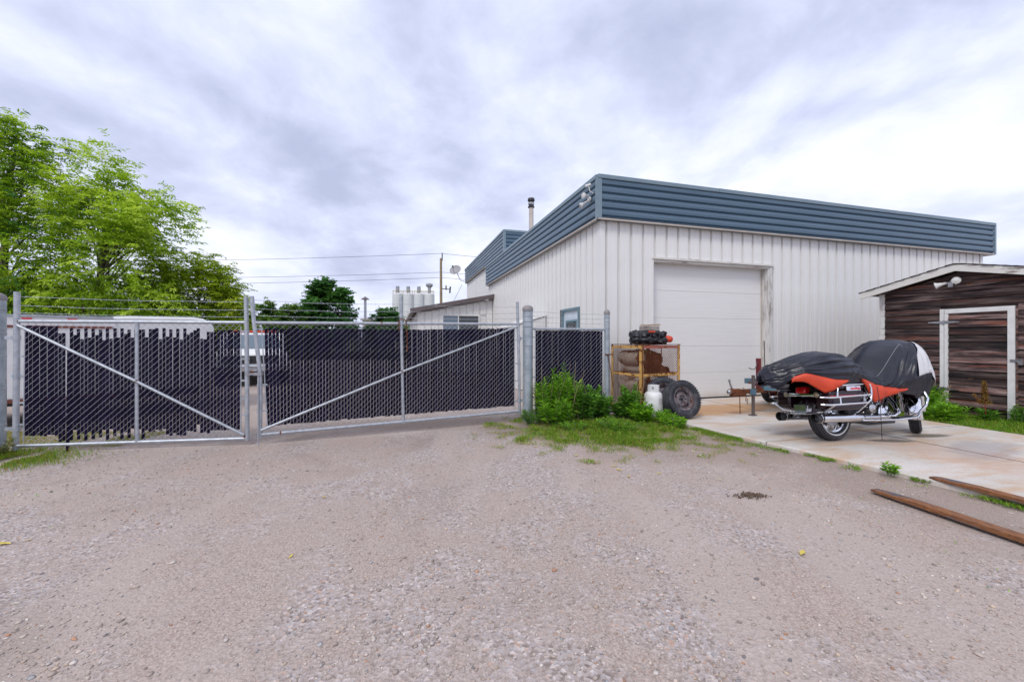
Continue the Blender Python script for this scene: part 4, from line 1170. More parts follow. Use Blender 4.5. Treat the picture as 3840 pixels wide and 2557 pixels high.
# things heaped on the cage
def on_cage(x, y, z): return (2.373 + 0.89 * x - 0.456 * y, 7.45 + 0.456 * x + 0.89 * y, CH + 0.012 + z)
bun = thing('strapped_bundle', 'lumpy black strapped bundle with orange cap on top of the cage', 'bundle', on_cage(0.12, 0.22, 0.0), CA - 0.35); bun.scale = (1.12, 1.1, 1.18)
def lumpy(n, m, fx, rad, seed, amp):
    mb = MB(); V = []; F = []
    for i in range(n):
        s = i / (n - 1)
        for k in range(m):
            a = 2 * math.pi * k / m
            ry, rz = rad(s)
            d = 1 + amp * noise.noise((s * 9 + seed, math.cos(a) * 1.6, math.sin(a) * 1.6 + seed)) + amp * 0.6 * noise.noise((s * 22, math.cos(a) * 4, math.sin(a) * 4 + seed))
            V.append((fx(s), ry * d * math.cos(a), rz * d * math.sin(a)))
    for i in range(n - 1):
        for k in range(m): F.append((i * m + k, i * m + (k + 1) % m, (i + 1) * m + (k + 1) % m, (i + 1) * m + k))
    F.append(tuple(range(m))); F.append(tuple((n - 1) * m + k for k in range(m - 1, -1, -1)))
    mb.add(V, F); return mb
for zz_, yy_, sd in ((0.065, 0.0, 1.0), (0.155, 0.02, 5.0)):
    mb = lumpy(40, 16, lambda s: -0.12 + 0.62 * s, lambda s: (0.085 * (0.75 + 0.5 * math.sin(s * 3.0)), 0.058), sd, 0.55)
    o = mb.build('roll', m_black, bun, 60); o.location = (0, yy_, zz_)
for i, x in enumerate((0.02, 0.2, 0.36)):
    mb = MB(); mb.tube([(x + 0.02 * math.cos(a * 3), 0.095 * math.cos(a), 0.11 + 0.105 * math.sin(a)) for a in np.linspace(0, 2 * math.pi, 17)[:-1]], 0.008, 5, closed=True); mb.build('strap', m_black, bun)
for i in range(7):
    mb = MB(); x = rr.uniform(-0.14, -0.08); mb.tube([(x, rr.uniform(-0.06, 0.06), rr.uniform(0.03, 0.2)), (x - rr.uniform(0.02, 0.05), rr.uniform(-0.1, 0.02), rr.uniform(0.0, 0.22))], 0.009, 5); mb.build('loose_end', m_black, bun)
MB().lathe([(0, -0.04), (0.05, -0.035), (0.058, 0.0), (0.05, 0.05), (0.03, 0.075), (0, 0.08)], 16, Matrix.Translation((0.53, -0.03, 0.085)) @ rot_to((0.8, -0.6, -0.1)).to_4x4()).build('orange_cap', m_orange, bun, 50)
mb = MB(); mb.box(0.16, 0.27, -0.09, -0.06, 0.19, 0.215); mb.build('orange_flap', m_orange, bun)
m_oldwood = simple('weathered_wood', (0.24, 0.21, 0.19), (0.34, 0.30, 0.27), 3, 0.85, 0, 0.4, 60, stretch=(1, 8, 8))
m_newwood = simple('split_wood', (0.42, 0.30, 0.18), (0.33, 0.22, 0.13), 3, 0.8, 0, 0.3, 60, stretch=(1, 8, 8))
wb = thing('timber_block', 'grey weathered timber offcut on the black bundle', 'wood block', on_cage(0.42, 0.24, 0.255), CA - 0.3)
MB().box(-0.16, 0.20, -0.06, 0.06, 0.0, 0.095).build('offcut', m_oldwood, wb, bevel=0.006)
wb2 = thing('timber_block', 'dark upright timber offcut behind the orange cap', 'wood block', on_cage(0.66, 0.34, 0.0), CA + 0.2)
MB().box(-0.05, 0.05, -0.045, 0.045, 0.0, 0.27).build('offcut', m_brown, wb2, bevel=0.005)
wb3 = thing('kindling', 'pale split sticks lying on the timber offcut', 'sticks', on_cage(0.42, 0.24, 0.352), CA - 0.1)
for i in range(6):
    y = -0.06 + 0.022 * i
    MB().bar((-0.12 + rr.uniform(-0.05, 0.05), y, 0.008 + 0.004 * (i % 3)), (0.22 + rr.uniform(-0.06, 0.06), y + rr.uniform(-0.03, 0.03), 0.02 + 0.012 * (i % 2)), 0.022, 0.012).build('stick', m_newwood, wb3)

# ------------------------------------------------------------------ propane cylinder and loose wheels
tank = thing('propane_cylinder', 'white propane cylinder with collar in front of the loose wheels', 'gas cylinder', (2.53, 7.26, 0.02), R(20))
r = 0.163
MB().lathe([(0, 0.03), (r * 0.8, 0.035), (r * 0.97, 0.08), (r, 0.12), (r, 0.22), (r * 1.006, 0.226), (r, 0.232), (r, 0.36), (r * 0.95, 0.41), (r * 0.78, 0.45), (r * 0.4, 0.472), (0, 0.475)], 32).build('shell', m_whitepaint, tank, 40)
MB().lathe([(r * 0.72, 0.0), (r * 0.74, 0.0), (r * 0.76, 0.05), (r * 0.73, 0.05)], 28, close=True).build('foot_ring', m_whitepaint, tank, 40)
mb = MB(); rc = 0.10
for k in range(28):
    a0, a1 = 2 * math.pi * k / 28, 2 * math.pi * (k + 1) / 28
    gapc = (k % 7) in (2, 3)
    lo, hi = 0.45, 0.58
    for (za, zb) in (((lo, 0.505), (0.555, hi)) if gapc else ((lo, hi),)):
        if k in (20, 21, 22, 23, 24) and zb > 0.53: continue
        for (ra, flip) in ((rc, 0), (rc - 0.004, 1)):
            q = [(ra * math.cos(a0), ra * math.sin(a0), za), (ra * math.cos(a1), ra * math.sin(a1), za), (ra * math.cos(a1), ra * math.sin(a1), zb), (ra * math.cos(a0), ra * math.sin(a0), zb)]
            mb.add(q, [(0, 1, 2, 3) if not flip else (3, 2, 1, 0)])
mb.build('collar', m_whitepaint, tank)
mb = MB(); mb.lathe([(0.018, 0.47), (0.018, 0.52), (0.03, 0.525), (0.03, 0.545), (0, 0.55)], 10); mb.build('valve', m_steel, tank)
m_label = Mat('printed_label'); vv = m_label.coord('Object', (1, 1, 60))
wv = m_label.n('ShaderNodeTexWave', bands_direction='Z'); wv.inputs['Scale'].default_value = 0.35; m_label.l(vv, wv.inputs[0])
m_label.set(color=m_label.mix(m_label.step(wv.outputs['Fac'], 0.5, 0.8), (0.62, 0.60, 0.60), (0.42, 0.36, 0.38)), rough=0.5); m_label = m_label.m
mb = MB(); q = []
for k in range(7):
    a = R(-78 + 6 * k) - R(20)
    q += [((r + 0.0015) * math.cos(a), (r + 0.0015) * math.sin(a), 0.245), ((r + 0.0015) * math.cos(a), (r + 0.0015) * math.sin(a), 0.36)]
mb.add(q, [(2 * k, 2 * k + 2, 2 * k + 3, 2 * k + 1) for k in range(6)]); mb.build('label', m_label, tank)

def tyre_mesh(R0, w, rin, lugs=0, seed=0, shoulder=0.8):
    """tyre of revolution round local z with grooves and shoulder lugs"""
    h = w / 2
    prof = [(rin, -h * 0.62), (rin + 0.012, -h * 0.80), (rin + (R0 - rin) * 0.45, -h), (R0 - 0.035, -h * 0.96), (R0 - 0.012, -h * shoulder)]
    for g in (-0.45, 0.0, 0.45):
        prof += [(R0 - 0.001, h * (g - 0.13)), (R0 - 0.009, h * (g - 0.09)), (R0 - 0.009, h * (g + 0.09)), (R0 - 0.001, h * (g + 0.13))]
    prof += [(R0 - 0.012, h * shoulder), (R0 - 0.035, h * 0.96), (rin + (R0 - rin) * 0.45, h), (rin + 0.012, h * 0.80), (rin, h * 0.62)]
    mb = MB(); mb.lathe(prof, 48)
    for i in range(lugs):
        a = 2 * math.pi * i / lugs
        for s in (-1, 1):
            M4 = Matrix.Rotation(a + (0.5 * math.pi / lugs if s > 0 else 0), 4, 'Z')
            mb.box(R0 - 0.03, R0 - 0.0055, -math.pi * R0 / lugs * 0.55, math.pi * R0 / lugs * 0.55, min(s * h * 0.58, s * h * 0.95), max(s * h * 0.58, s * h * 0.95), M4)
    return mb
m_rimdark = rusty('old_steel_rim', (0.20, 0.175, 0.195), rust=(0.12, 0.055, 0.042), amount=0.36, scale=8, rough=0.45, metal=0.2)
def steel_rim(mb_parent, rin, w, mat):
    h = w / 2
    mb = MB()
    mb.lathe([(rin - 0.004, h * 0.80), (rin + 0.006, h * 0.78), (rin, h * 0.6), (rin - 0.03, h * 0.45), (rin - 0.04, h * 0.05), (rin - 0.045, -h * 0.05), (rin * 0.62, h * 0.15), (rin * 0.50, h * 0.32), (rin * 0.34, h * 0.30), (rin * 0.28, h * 0.10), (rin * 0.16, h * 0.10), (rin * 0.15, -h * 0.2)], 40)
    mb.lathe([(rin - 0.045, -h * 0.05), (rin - 0.03, -h * 0.6), (rin + 0.006, -h * 0.78)], 40)
    rim = mb.build('rim', mat, mb_parent, 40)
    mb = MB()
    for k in range(6):
        a = 2 * math.pi * k / 6
        mb.lathe([(0.012, 0), (0.012, 0.014), (0.0, 0.016)], 6, Matrix.Translation((rin * 0.33 * math.cos(a), rin * 0.33 * math.sin(a), h * 0.28)))
    mb.lathe([(rin * 0.17, 0.1 * h), (rin * 0.15, 0.11 * h), (0.0, 0.105 * h)], 16)
    for k in range(4):
        a = 2 * math.pi * (k + 0.5) / 4
        M4 = Matrix.Rotation(a, 4, 'Z') @ Matrix.Translation((rin * 0.70, 0, h * 0.125))
        mb.prism([(-0.012, -0.001), (0.012, -0.001), (0.012, 0.004), (-0.012, 0.004)], -0.032, 0.032, M4)  # near-black plates stand for the shade inside the rim's openings
    mb.build('hub_nuts_hole_shade', m_hubblack, mb_parent)
def loose_wheel(label, c, axis, R0=0.335, w=0.215, rin=0.20):
    th = thing('loose_wheel', label, 'wheel', c, 0, 'loose wheels by the cage')
    th.rotation_euler = rot_to(axis).to_euler()
    tyre_mesh(R0, w, rin, 44).build('tyre', m_tyre, th, 35)
    steel_rim(th, rin, w, m_rimdark)
    return th
loose_wheel('worn black tyre on rusty steel rim leaning at the front of the pair', (2.985, 7.16, 0.355), (0.26, -0.93, 0.27))
loose_wheel('worn tyre leaning on the cage behind another wheel', (2.80, 7.50, 0.385), (0.05, -0.93, 0.36))

# ------------------------------------------------------------------ small trailer with its tongue towards the door
m_trblue = rusty('blue_trailer_paint', (0.095, 0.19, 0.26), amount=0.22, scale=5)
m_redox = rusty('red_oxide', (0.16, 0.020, 0.024), amount=0.3, scale=6)
m_rustbeam = rusty('rusty_beam', (0.20, 0.115, 0.075), amount=0.7, scale=6)
tr = thing('utility_trailer', 'small blue trailer with rusty tongue standing behind the covered motorcycle', 'trailer', (3.93, 7.30, 0.035), ANG)
TZ = 0.43
MB().bar((0.10, 0, TZ), (1.75, 0.05, TZ + 0.02), 0.075, 0.075).build('tongue', m_rustbeam, tr)
mb = MB(); mb.box(-0.02, 0.22, -0.045, 0.045, TZ - 0.02, TZ + 0.055); mb.box(0.02, 0.30, -0.055, 0.055, TZ - 0.075, TZ - 0.02); mb.build('coupler', m_rust, tr, bevel=0.01)
mb = MB(); mb.lathe([(0, -0.05), (0.035, -0.035), (0.045, 0), (0.035, 0.03), (0, 0.045)], 14, Matrix.Translation((-0.03, 0, TZ + 0.01))); mb.tube([(0.03, 0, TZ + 0.06), (-0.02, -0.01, TZ + 0.14), (-0.045, -0.01, TZ + 0.23)], 0.016, 6); mb.build('coupler_socket', m_steel, tr, 50)
mb = MB(); mb.box(0.43, 0.47, -0.075, -0.035, 0.02, TZ + 0.30); mb.box(0.38, 0.49, -0.10, -0.01, 0.0, 0.02); mb.build('jack_leg', m_brown, tr)
MB().box(0.41, 0.49, -0.085, 0.0, TZ - 0.05, TZ + 0.05).build('jack_bracket', m_trblue, tr)
MB().box(0.60, 0.66, -0.03, 0.03, TZ + 0.03, 1.03).build('winch_post', m_redox, tr)
mb = MB(); mb.tube([(0.60, 0, 0.97), (0.57, -0.005, 0.88), (0.52, -0.01, 0.83), (0.45, -0.01, 0.84), (0.40, -0.01, 0.86)], 0.008, 6)
mb.tube([(0.66, 0, 0.88), (0.71, 0.0, 0.86), (0.76, 0.0, 0.88), (0.77, 0, 0.95), (0.77, 0, 1.35)], 0.008, 6); mb.build('hook_arm', m_brown, tr, 60)
mb = MB(); mb.tube([(0.50, -0.03, TZ + 0.03), (0.51, -0.03, TZ + 0.12), (0.55, -0.03, TZ + 0.16), (0.60, -0.03, TZ + 0.15)], 0.009, 6); mb.tube([(0.66, -0.03, TZ + 0.14), (0.73, -0.03, TZ + 0.13), (0.77, -0.03, TZ + 0.08), (0.77, -0.03, TZ - 0.04)], 0.009, 6); mb.tube([(0.52, -0.03, TZ + 0.03), (0.60, -0.03, TZ + 0.16)], 0.009, 6); mb.build('chain_loop', m_redox, tr, 60)
chain(tr, [(0.14, -0.06, TZ - 0.03), (0.145, -0.065, 0.03)], 0.016, 0.005, 'safety_chain')
chain(tr, [(0.22, -0.06, TZ + 0.07), (0.27, -0.07, TZ + 0.02), (0.27, -0.07, TZ - 0.15), (0.30, -0.07, TZ - 0.20), (0.31, -0.07, TZ - 0.1)], 0.014, 0.0045, 'safety_chain')
MB().bar((1.05, 0.70, TZ + 0.11), (4.0, 0.70, TZ + 0.09), 0.05, 0.10).build('side_rail', m_trblue, tr)
MB().bar((1.05, -0.70, TZ + 0.11), (4.0, -0.70, TZ + 0.09), 0.05, 0.10).build('side_rail', m_trblue, tr)
MB().bar((1.06, -0.70, TZ + 0.11), (1.06, 0.70, TZ + 0.11), 0.05, 0.10).build('cross_rail', m_trblue, tr)
MB().bar((3.95, -0.70, TZ + 0.09), (3.95, 0.70, TZ + 0.09), 0.05, 0.10).build('cross_rail', m_trblue, tr)
MB().bar((0.75, 0.02, TZ + 0.05), (1.2, 0.68, TZ + 0.09), 0.05, 0.08).build('drawbar_arm', m_trblue, tr)
MB().bar((0.75, 0.0, TZ + 0.05), (1.2, -0.68, TZ + 0.09), 0.05, 0.08).build('drawbar_arm', m_trblue, tr)
MB().tube([(2.1, -0.95, 0.31), (2.1, 0.95, 0.31)], 0.03, 10).build('axle', m_brown, tr)
for i in range(8): MB().box(1.2 + 0.34 * i, 1.2 + 0.34 * i + 0.32, -0.66, 0.66, TZ + 0.12, TZ + 0.145).build('plank', m_oldwood, tr)
def road_wheel(parent, c, steer=0.0, R0=0.315, w=0.16, rin=0.19, rim_mat=None, stripe=True, spokes=0, name='wheel', face=-1):
    """upright wheel; local z of the wheel is its axle"""
    wh = bpy.data.objects.new(name, None); link(wh, parent); wh.location = c
    wh.rotation_euler = (R(90), 0, steer) if face < 0 else (R(-90), 0, steer)
    tyre_mesh(R0, w, rin, 0, 0, 0.70).build('tyre', m_tyre, wh, 35)
    h = w / 2
    if spokes:
        mb = MB(); mb.lathe([(rin + 0.008, h * 0.72), (rin + 0.012, h * 0.66), (rin - 0.02, h * 0.55), (rin - 0.028, 0), (rin - 0.02, -h * 0.55), (rin + 0.012, -h * 0.66), (rin + 0.008, -h * 0.72)], 40)
        mb.lathe([(0, h * 0.8), (0.045, h * 0.75), (0.05, 0), (0.045, -h * 0.75), (0, -h * 0.8)], 20)
        for k in range(spokes):
            a = 2 * math.pi * k / spokes
            mb.bar((0.04 * math.cos(a), 0.04 * math.sin(a), 0.2 * h), ((rin - 0.02) * math.cos(a), (rin - 0.02) * math.sin(a), 0.0), 0.028, 0.02)
        mb.build('rim', rim_mat or m_chrome, wh, 40)
        mb = MB(); mb.lathe([(0.135, -0.3 * h), (0.135, -0.36 * h), (0.075, -0.36 * h), (0.075, -0.3 * h)], 28, close=True); mb.lathe([(0.135, 0.34 * h), (0.135, 0.40 * h), (0.075, 0.40 * h), (0.075, 0.34 * h)], 28, close=True); mb.build('brake_disc', m_steel, wh, 40)
    else: steel_rim(wh, rin, w, rim_mat or m_steel)
    if stripe:
        for s in (1, -1):
            zz0 = s * h * 0.985
            ra = rin + (R0 - rin) * 0.24
            MB().lathe([(ra, zz0 * 0.955), (ra + 0.004, zz0 * 0.99), (ra + 0.014, zz0 * 1.015), (ra + 0.018, zz0 * 1.0)], 48).build('white_stripe', m_whitepaint, wh, 60)
    return wh
road_wheel(tr, (2.05, 0.93, 0.315), rim_mat=m_redox)
road_wheel(tr, (2.05, -0.93, 0.315), rim_mat=m_redox)

# ------------------------------------------------------------------ motorcycle
BK = Vector((4.37, 5.54, SLAB_Z)); BANG = math.atan2(0.266, 0.964)
m_maroon = Mat('deep_maroon_lacquer')
m_maroon.set(color=(0.016, 0.004, 0.010), rough=0.20, coat=0.15, spec=0.35); m_maroon = m_maroon.m
m_eng = simple('black_engine_paint', (0.010, 0.010, 0.012), (0.018, 0.018, 0.02), 30, 0.35)
m_alu = simple('polished_aluminium', (0.55, 0.55, 0.57), (0.45, 0.45, 0.47), 20, 0.22, 0.95)
m_redlens = Mat('red_lens').set(color=(0.60, 0.010, 0.012), rough=0.10, coat=0.6).m
m_amber = Mat('smoked_lens').set(color=(0.25, 0.20, 0.12), rough=0.12, coat=0.6).m
bike = thing('motorcycle', 'dark maroon touring motorcycle with chrome exhausts half under a cover', 'motorcycle', tuple(BK), BANG, rx=R(-7))
road_wheel(bike, (0, 0, 0.33), 0, 0.33, 0.155, 0.215, m_chrome, True, 9, 'rear_wheel')
road_wheel(bike, (1.66, 0.01, 0.325), R(30), 0.325, 0.135, 0.21, m_chrome, True, 9, 'front_wheel')
def fender(c, r, a0, a1, w, steer, n=16, drop=0.05):
    mb = MB(); V = []; F = []
    cs_ = [(-w / 2, -drop), (-w / 2, -0.012), (-w * 0.36, 0.010), (0, 0.018), (w * 0.36, 0.010), (w / 2, -0.012), (w / 2, -drop), (w / 2 - 0.006, -drop), (0, 0.010), (-w / 2 + 0.006, -drop)]
    Ms = Matrix.Translation(c) @ Matrix.Rotation(steer, 4, 'Z')
    m = len(cs_)
    for i in range(n + 1):
        a = a0 + (a1 - a0) * i / n
        for y, d in cs_:
            V.append(Ms @ Vector(((r + d) * math.cos(a), y, (r + d) * math.sin(a))))
    for i in range(n):
        for k in range(m): F.append((i * m + k, i * m + (k + 1) % m, (i + 1) * m + (k + 1) % m, (i + 1) * m + k))
    F.append(tuple(range(m))); F.append(tuple(n * m + k for k in range(m - 1, -1, -1)))
    mb.add(V, F); return mb
fender((1.66, 0.01, 0.325), 0.365, R(35), R(150), 0.165, R(30)).build('front_fender', m_maroon, bike, 40)
fender((1.66, 0.01, 0.325), 0.372, R(150), R(196), 0.185, R(30), drop=0.09).build('fender_skirt', m_chrome, bike, 40)
fender((0, 0, 0.33), 0.40, R(40), R(178), 0.20, 0, drop=0.12).build('rear_fender', m_maroon, bike, 40)
for s in (-1, 1):
    Ms = Matrix.Translation((1.66, 0.01, 0.325)) @ Matrix.Rotation(R(30), 4, 'Z')
    mb = MB(); mb.tube([Ms @ Vector((0.0, s * 0.105, 0.0)), Ms @ Vector((-0.10, s * 0.105, 0.26))], 0.033, 12); mb.tube([Ms @ Vector((-0.10, s * 0.105, 0.26)), Ms @ Vector((-0.30, s * 0.105, 0.78))], 0.028, 12); mb.build('fork_leg', m_chrome, bike, 40)
# saddlebags
bag_poly = [(-0.46, 0.50), (-0.43, 0.44), (0.06, 0.425), (0.12, 0.47), (0.15, 0.70), (-0.44, 0.685)]
lid_poly = [(-0.45, 0.692), (0.152, 0.707), (0.150, 0.735), (0.06, 0.80), (-0.10, 0.815), (-0.36, 0.775), (-0.45, 0.725)]
for s in (-1, 1):
    y0, y1 = (s * 0.18, s * 0.385)
    bag = MB().prism(bag_poly, min(y0, y1), max(y0, y1)).build('saddlebag', m_maroon, bike, 40, bevel=0.028)
    MB().prism(lid_poly, min(y0, y1) + 0.002, max(y0, y1) - 0.002).build('lid', m_maroon, bag, 40, bevel=0.022)
    MB().box(-0.46, 0.12, min(s * 0.386, s * 0.3875), max(s * 0.386, s * 0.3875), 0.615, 0.622).build('pinstripe', m_redlens, bag)
    mb = MB(); yl = s * 0.383
    mb.box(-0.18, 0.06, min(yl, yl + s * 0.022), max(yl, yl + s * 0.022), 0.672, 0.738); latch = mb.build('latch', m_chrome, bag, bevel=0.008)
    MB().box(-0.12, 0.045, min(yl + s * 0.0222, yl + s * 0.025), max(yl + s * 0.0222, yl + s * 0.025), 0.688, 0.712).build('reflector', m_redlens, latch)
    yo = s * 0.435
    mb = MB()
    mb.tube([(-0.57, s * 0.34, 0.605), (-0.51, yo, 0.60), (0.16, yo, 0.615)], 0.0115, 8)
    mb.tube([(-0.57, s * 0.34, 0.515), (-0.51, yo, 0.51), (0.10, yo, 0.515), (0.16, yo, 0.545), (0.185, yo, 0.62), (0.19, yo, 0.70), (0.175, yo, 0.745), (0.14, yo - s * 0.02, 0.757), (-0.34, yo - s * 0.03, 0.745), (-0.36, yo - s * 0.03, 0.61)], 0.0125, 8)
    mb.tube([(-0.36, yo, 0.60), (-0.36, yo, 0.51)], 0.011, 8); mb.tube([(0.12, yo, 0.52), (0.12, s * 0.3, 0.40), (0.12, s * 0.2, 0.36)], 0.012, 8); mb.tube([(-0.45, yo, 0.51), (-0.45, s * 0.3, 0.42), (-0.40, s * 0.15, 0.40)], 0.011, 8)
    mb.build('bag_guard', m_chrome, bike, 60)
    # exhaust
    ye = s * 0.25
    MB().tube([(-0.50, ye, 0.335), (0.12, ye, 0.315), (0.20, ye, 0.312), (0.26, ye * 0.97, 0.31)], [0.055, 0.055, 0.052, 0.034], 20).build('muffler', m_chrome, bike, 40)
    mb = MB(); M4 = Matrix.Translation((-0.495, ye, 0.335)) @ rot_to((-1, 0, 0.025)).to_4x4()
    mb.lathe([(0.057, -0.02), (0.059, 0.0), (0.061, 0.09), (0.054, 0.092), (0.050, 0.02), (0.0, 0.0)], 20, M4); mb.build('exhaust_tip', m_eng, bike, 40)
    MB().lathe([(0.061, 0.012), (0.0635, 0.016), (0.061, 0.020)], 20, M4).build('tip_ring', m_chrome, bike)
    mb = MB(); mb.tube([(0.24, ye * 0.97, 0.31), (0.55, ye * 0.92, 0.30), (0.85, ye * 0.92, 0.30), (0.98, ye * 0.85, 0.34), (1.03, ye * 0.55, 0.46), (0.98, ye * 0.3, 0.60)], 0.030, 12); mb.build('header_pipe', m_chrome, bike, 40)
    # engine guard and footboard
    mb = MB(); mb.tube([(1.02, s * 0.06, 0.26), (1.03, s * 0.28, 0.27), (1.06, s * 0.40, 0.33), (1.13, s * 0.455, 0.44), (1.17, s * 0.46, 0.53), (1.16, s * 0.43, 0.63), (1.16, s * 0.30, 0.73), (1.18, s * 0.08, 0.80)], 0.0165, 10); mb.build('engine_guard', m_chrome, bike, 50)
    mb = MB(); mb.box(0.62, 0.96, s * 0.38 - 0.055, s * 0.38 + 0.055, 0.285, 0.305); fb = mb.build('footboard', m_eng, bike, bevel=0.01)
    mb = MB(); mb.tube([(0.20, ye * 1.12, 0.275), (0.60, s * 0.42, 0.272), (0.95, s * 0.44, 0.285), (1.05, s * 0.42, 0.33)], 0.013, 8); mb.build('lower_rail', m_chrome, bike, 50)
# tail: lamp, bar with bullet lamps, plate bracket
mb = MB(); mb.prism([(-0.475, 0.655), (-0.39, 0.645), (-0.36, 0.70), (-0.38, 0.745), (-0.46, 0.735)], -0.07, 0.07); mb.build('tail_lamp', m_redlens, bike, 50, bevel=0.015)
mb = MB(); mb.prism([(-0.455, 0.735), (-0.37, 0.745), (-0.33, 0.79), (-0.40, 0.785)], -0.055, 0.055); mb.build('lamp_visor', m_chrome, bike, bevel=0.01)
mb = MB(); mb.box(-0.47, -0.42, -0.20, 0.20, 0.605, 0.655); mb.build('signal_bar', m_chrome, bike, 50, bevel=0.018)
for s in (-1, 1):
    M4 = Matrix.Translation((-0.43, s * 0.215, 0.633)) @ rot_to((-1, 0, 0)).to_4x4()
    sg = MB().lathe([(0, -0.07), (0.025, -0.055), (0.040, -0.01), (0.042, 0.03), (0.038, 0.04)], 18, M4).build('turn_signal', m_chrome, bike, 50)
    MB().lathe([(0.038, 0.036), (0.025, 0.05), (0, 0.055)], 18, M4).build('lens', m_amber, sg, 60)
mb = MB(); mb.prism([(-0.50, 0.40), (-0.42, 0.40), (-0.38, 0.50), (-0.41, 0.515), (-0.47, 0.49)], -0.09, 0.09); mb.box(-0.56, -0.36, -0.115, 0.115, 0.375, 0.398); mb.build('plate_bracket', m_alu, bike, bevel=0.008)
MB().box(-0.505, -0.495, -0.085, 0.085, 0.42, 0.50).build('plate_frame', m_alu, bike)
# engine
eng = bpy.data.objects.new('engine', None); link(eng, bike)
mb = MB(); mb.box(0.42, 0.98, -0.13, 0.13, 0.24, 0.46); mb.box(0.18, 0.48, -0.12, 0.12, 0.30, 0.50); mb.build('crankcase', m_eng, eng, bevel=0.04)
for sgn in (-1, 1):
    d = Vector((sgn * 0.42, 0, 0.91)); c0 = Vector((0.70 + sgn * 0.05, 0, 0.43))
    mb = MB()
    M4 = Matrix.Translation(c0) @ rot_to(d, (0, 1, 0)).to_4x4()
    for k in range(11):
        w = 0.085 if k < 8 else 0.095
        mb.box(-w * 0.95, w * 0.95, -w, w, 0.02 + k * 0.021, 0.030 + k * 0.021, M4)
    mb.lathe([(0.06, 0), (0.06, 0.26)], 16, M4)
    mb.build('cylinder', m_eng, eng)
    mb = MB(); mb.box(-0.085, 0.085, -0.08, 0.08, 0.255, 0.32, M4); mb.build('rocker_cover', m_chrome, eng, bevel=0.02)
    mb = MB()
    for q in (-0.02, 0.03): mb.tube([(0.72 + q + sgn * 0.02, -0.125, 0.40), (0.72 + q + sgn * 0.11, -0.095, 0.68)], 0.011, 8)
    mb.build('pushrod_tube', m_chrome, eng, 50)
mb = MB(); mb.lathe([(0.115, 0), (0.115, 0.03), (0.095, 0.045), (0.0, 0.05)], 24, Matrix.Translation((0.80, -0.13, 0.34)) @ rot_to((0, -1, 0)).to_4x4()); mb.build('cam_cover', m_chrome, eng, 40)
mb = MB(); mb.lathe([(0.095, 0), (0.10, 0.05), (0.085, 0.065), (0.03, 0.07), (0, 0.068)], 24, Matrix.Translation((0.70, -0.16, 0.66)) @ rot_to((0, -1, 0)).to_4x4()); mb.build('air_cleaner', m_chrome, eng, 40)
mb = MB(); mb.lathe([(0.065, 0), (0.065, 0.10), (0.05, 0.11), (0, 0.11)], 18, Matrix.Translation((0.47, -0.14, 0.42)) @ rot_to((0, -1, 0)).to_4x4()); mb.build('starter_cover', m_alu, eng, 40)
mb = MB(); mb.box(0.22, 0.42, -0.22, -0.15, 0.50, 0.66); mb.build('battery_cover', m_alu, eng, bevel=0.02)
mb = MB(); mb.lathe([(0.04, 0), (0.04, 0.09), (0, 0.10)], 14, Matrix.Translation((1.02, -0.06, 0.30)) @ rot_to((1, 0, -0.1)).to_4x4()); mb.build('oil_filter', m_chrome, eng, 40)
rr = random.Random(14)
mb = MB()
for i in range(9):
    p0 = Vector((rr.uniform(0.35, 1.0), rr.uniform(-0.20, -0.12), rr.uniform(0.30, 0.5))); p1 = p0 + Vector((rr.uniform(-0.15, 0.2), rr.uniform(-0.03, 0.03), rr.uniform(0.1, 0.3)))
    mb.tube([p0, (p0 + p1) / 2 + Vector((0, -0.02, 0.02)), p1], 0.007, 5)
mb.build('hoses', m_eng, eng, 60)
mb = MB()
for i in range(16):
    p0 = Vector((rr.uniform(0.25, 1.02), rr.uniform(-0.215, -0.165), rr.uniform(0.30, 0.60)))
    mb.lathe([(0.013, 0), (0.013, 0.02), (0.006, 0.03), (0, 0.03)], 8, Matrix.Translation(p0) @ rot_to((0, -1, 0)).to_4x4())
mb.build('bolt_caps', m_chrome, eng, 40)
mb = MB()
for s in (-1, 1):
    mb.tube([(-0.15, s * 0.12, 0.33), (0.15, s * 0.13, 0.26), (0.5, s * 0.14, 0.205), (1.0, s * 0.13, 0.205), (1.15, s * 0.07, 0.35), (1.32, s * 0.04, 0.80)], 0.019, 8)
    mb.tube([(-0.30, s * 0.12, 0.60), (0.2, s * 0.12, 0.66), (0.6, s * 0.08, 0.78), (1.3, s * 0.04, 0.88)], 0.019, 8)
mb.build('frame', m_eng, bike, 50)
lp = lumpy(20, 16, lambda s: 0.62 + 0.62 * s, lambda s: (0.155 * math.sin(math.pi * (0.12 + 0.80 * s)) ** 0.6, 0.10 * math.sin(math.pi * (0.15 + 0.72 * s)) ** 0.6), 0.0, 0.0)
o = lp.build('fuel_tank', m_maroon, bike, 60); o.location = (0, 0, 0.80)
lp = lumpy(20, 16, lambda s: -0.25 + 0.95 * s, lambda s: (0.17 * math.sin(math.pi * (0.1 + 0.8 * s)) ** 0.5, 0.055), 0.0, 0.0)
o = lp.build('seat', m_eng, bike, 60); o.location = (0, 0, 0.72)
MB().tube([(0.30, 0.14, 0.26), (0.36, 0.36, 0.03), (0.42, 0.40, 0.03)], 0.013, 8).build('kickstand', m_chrome, bike, 50)

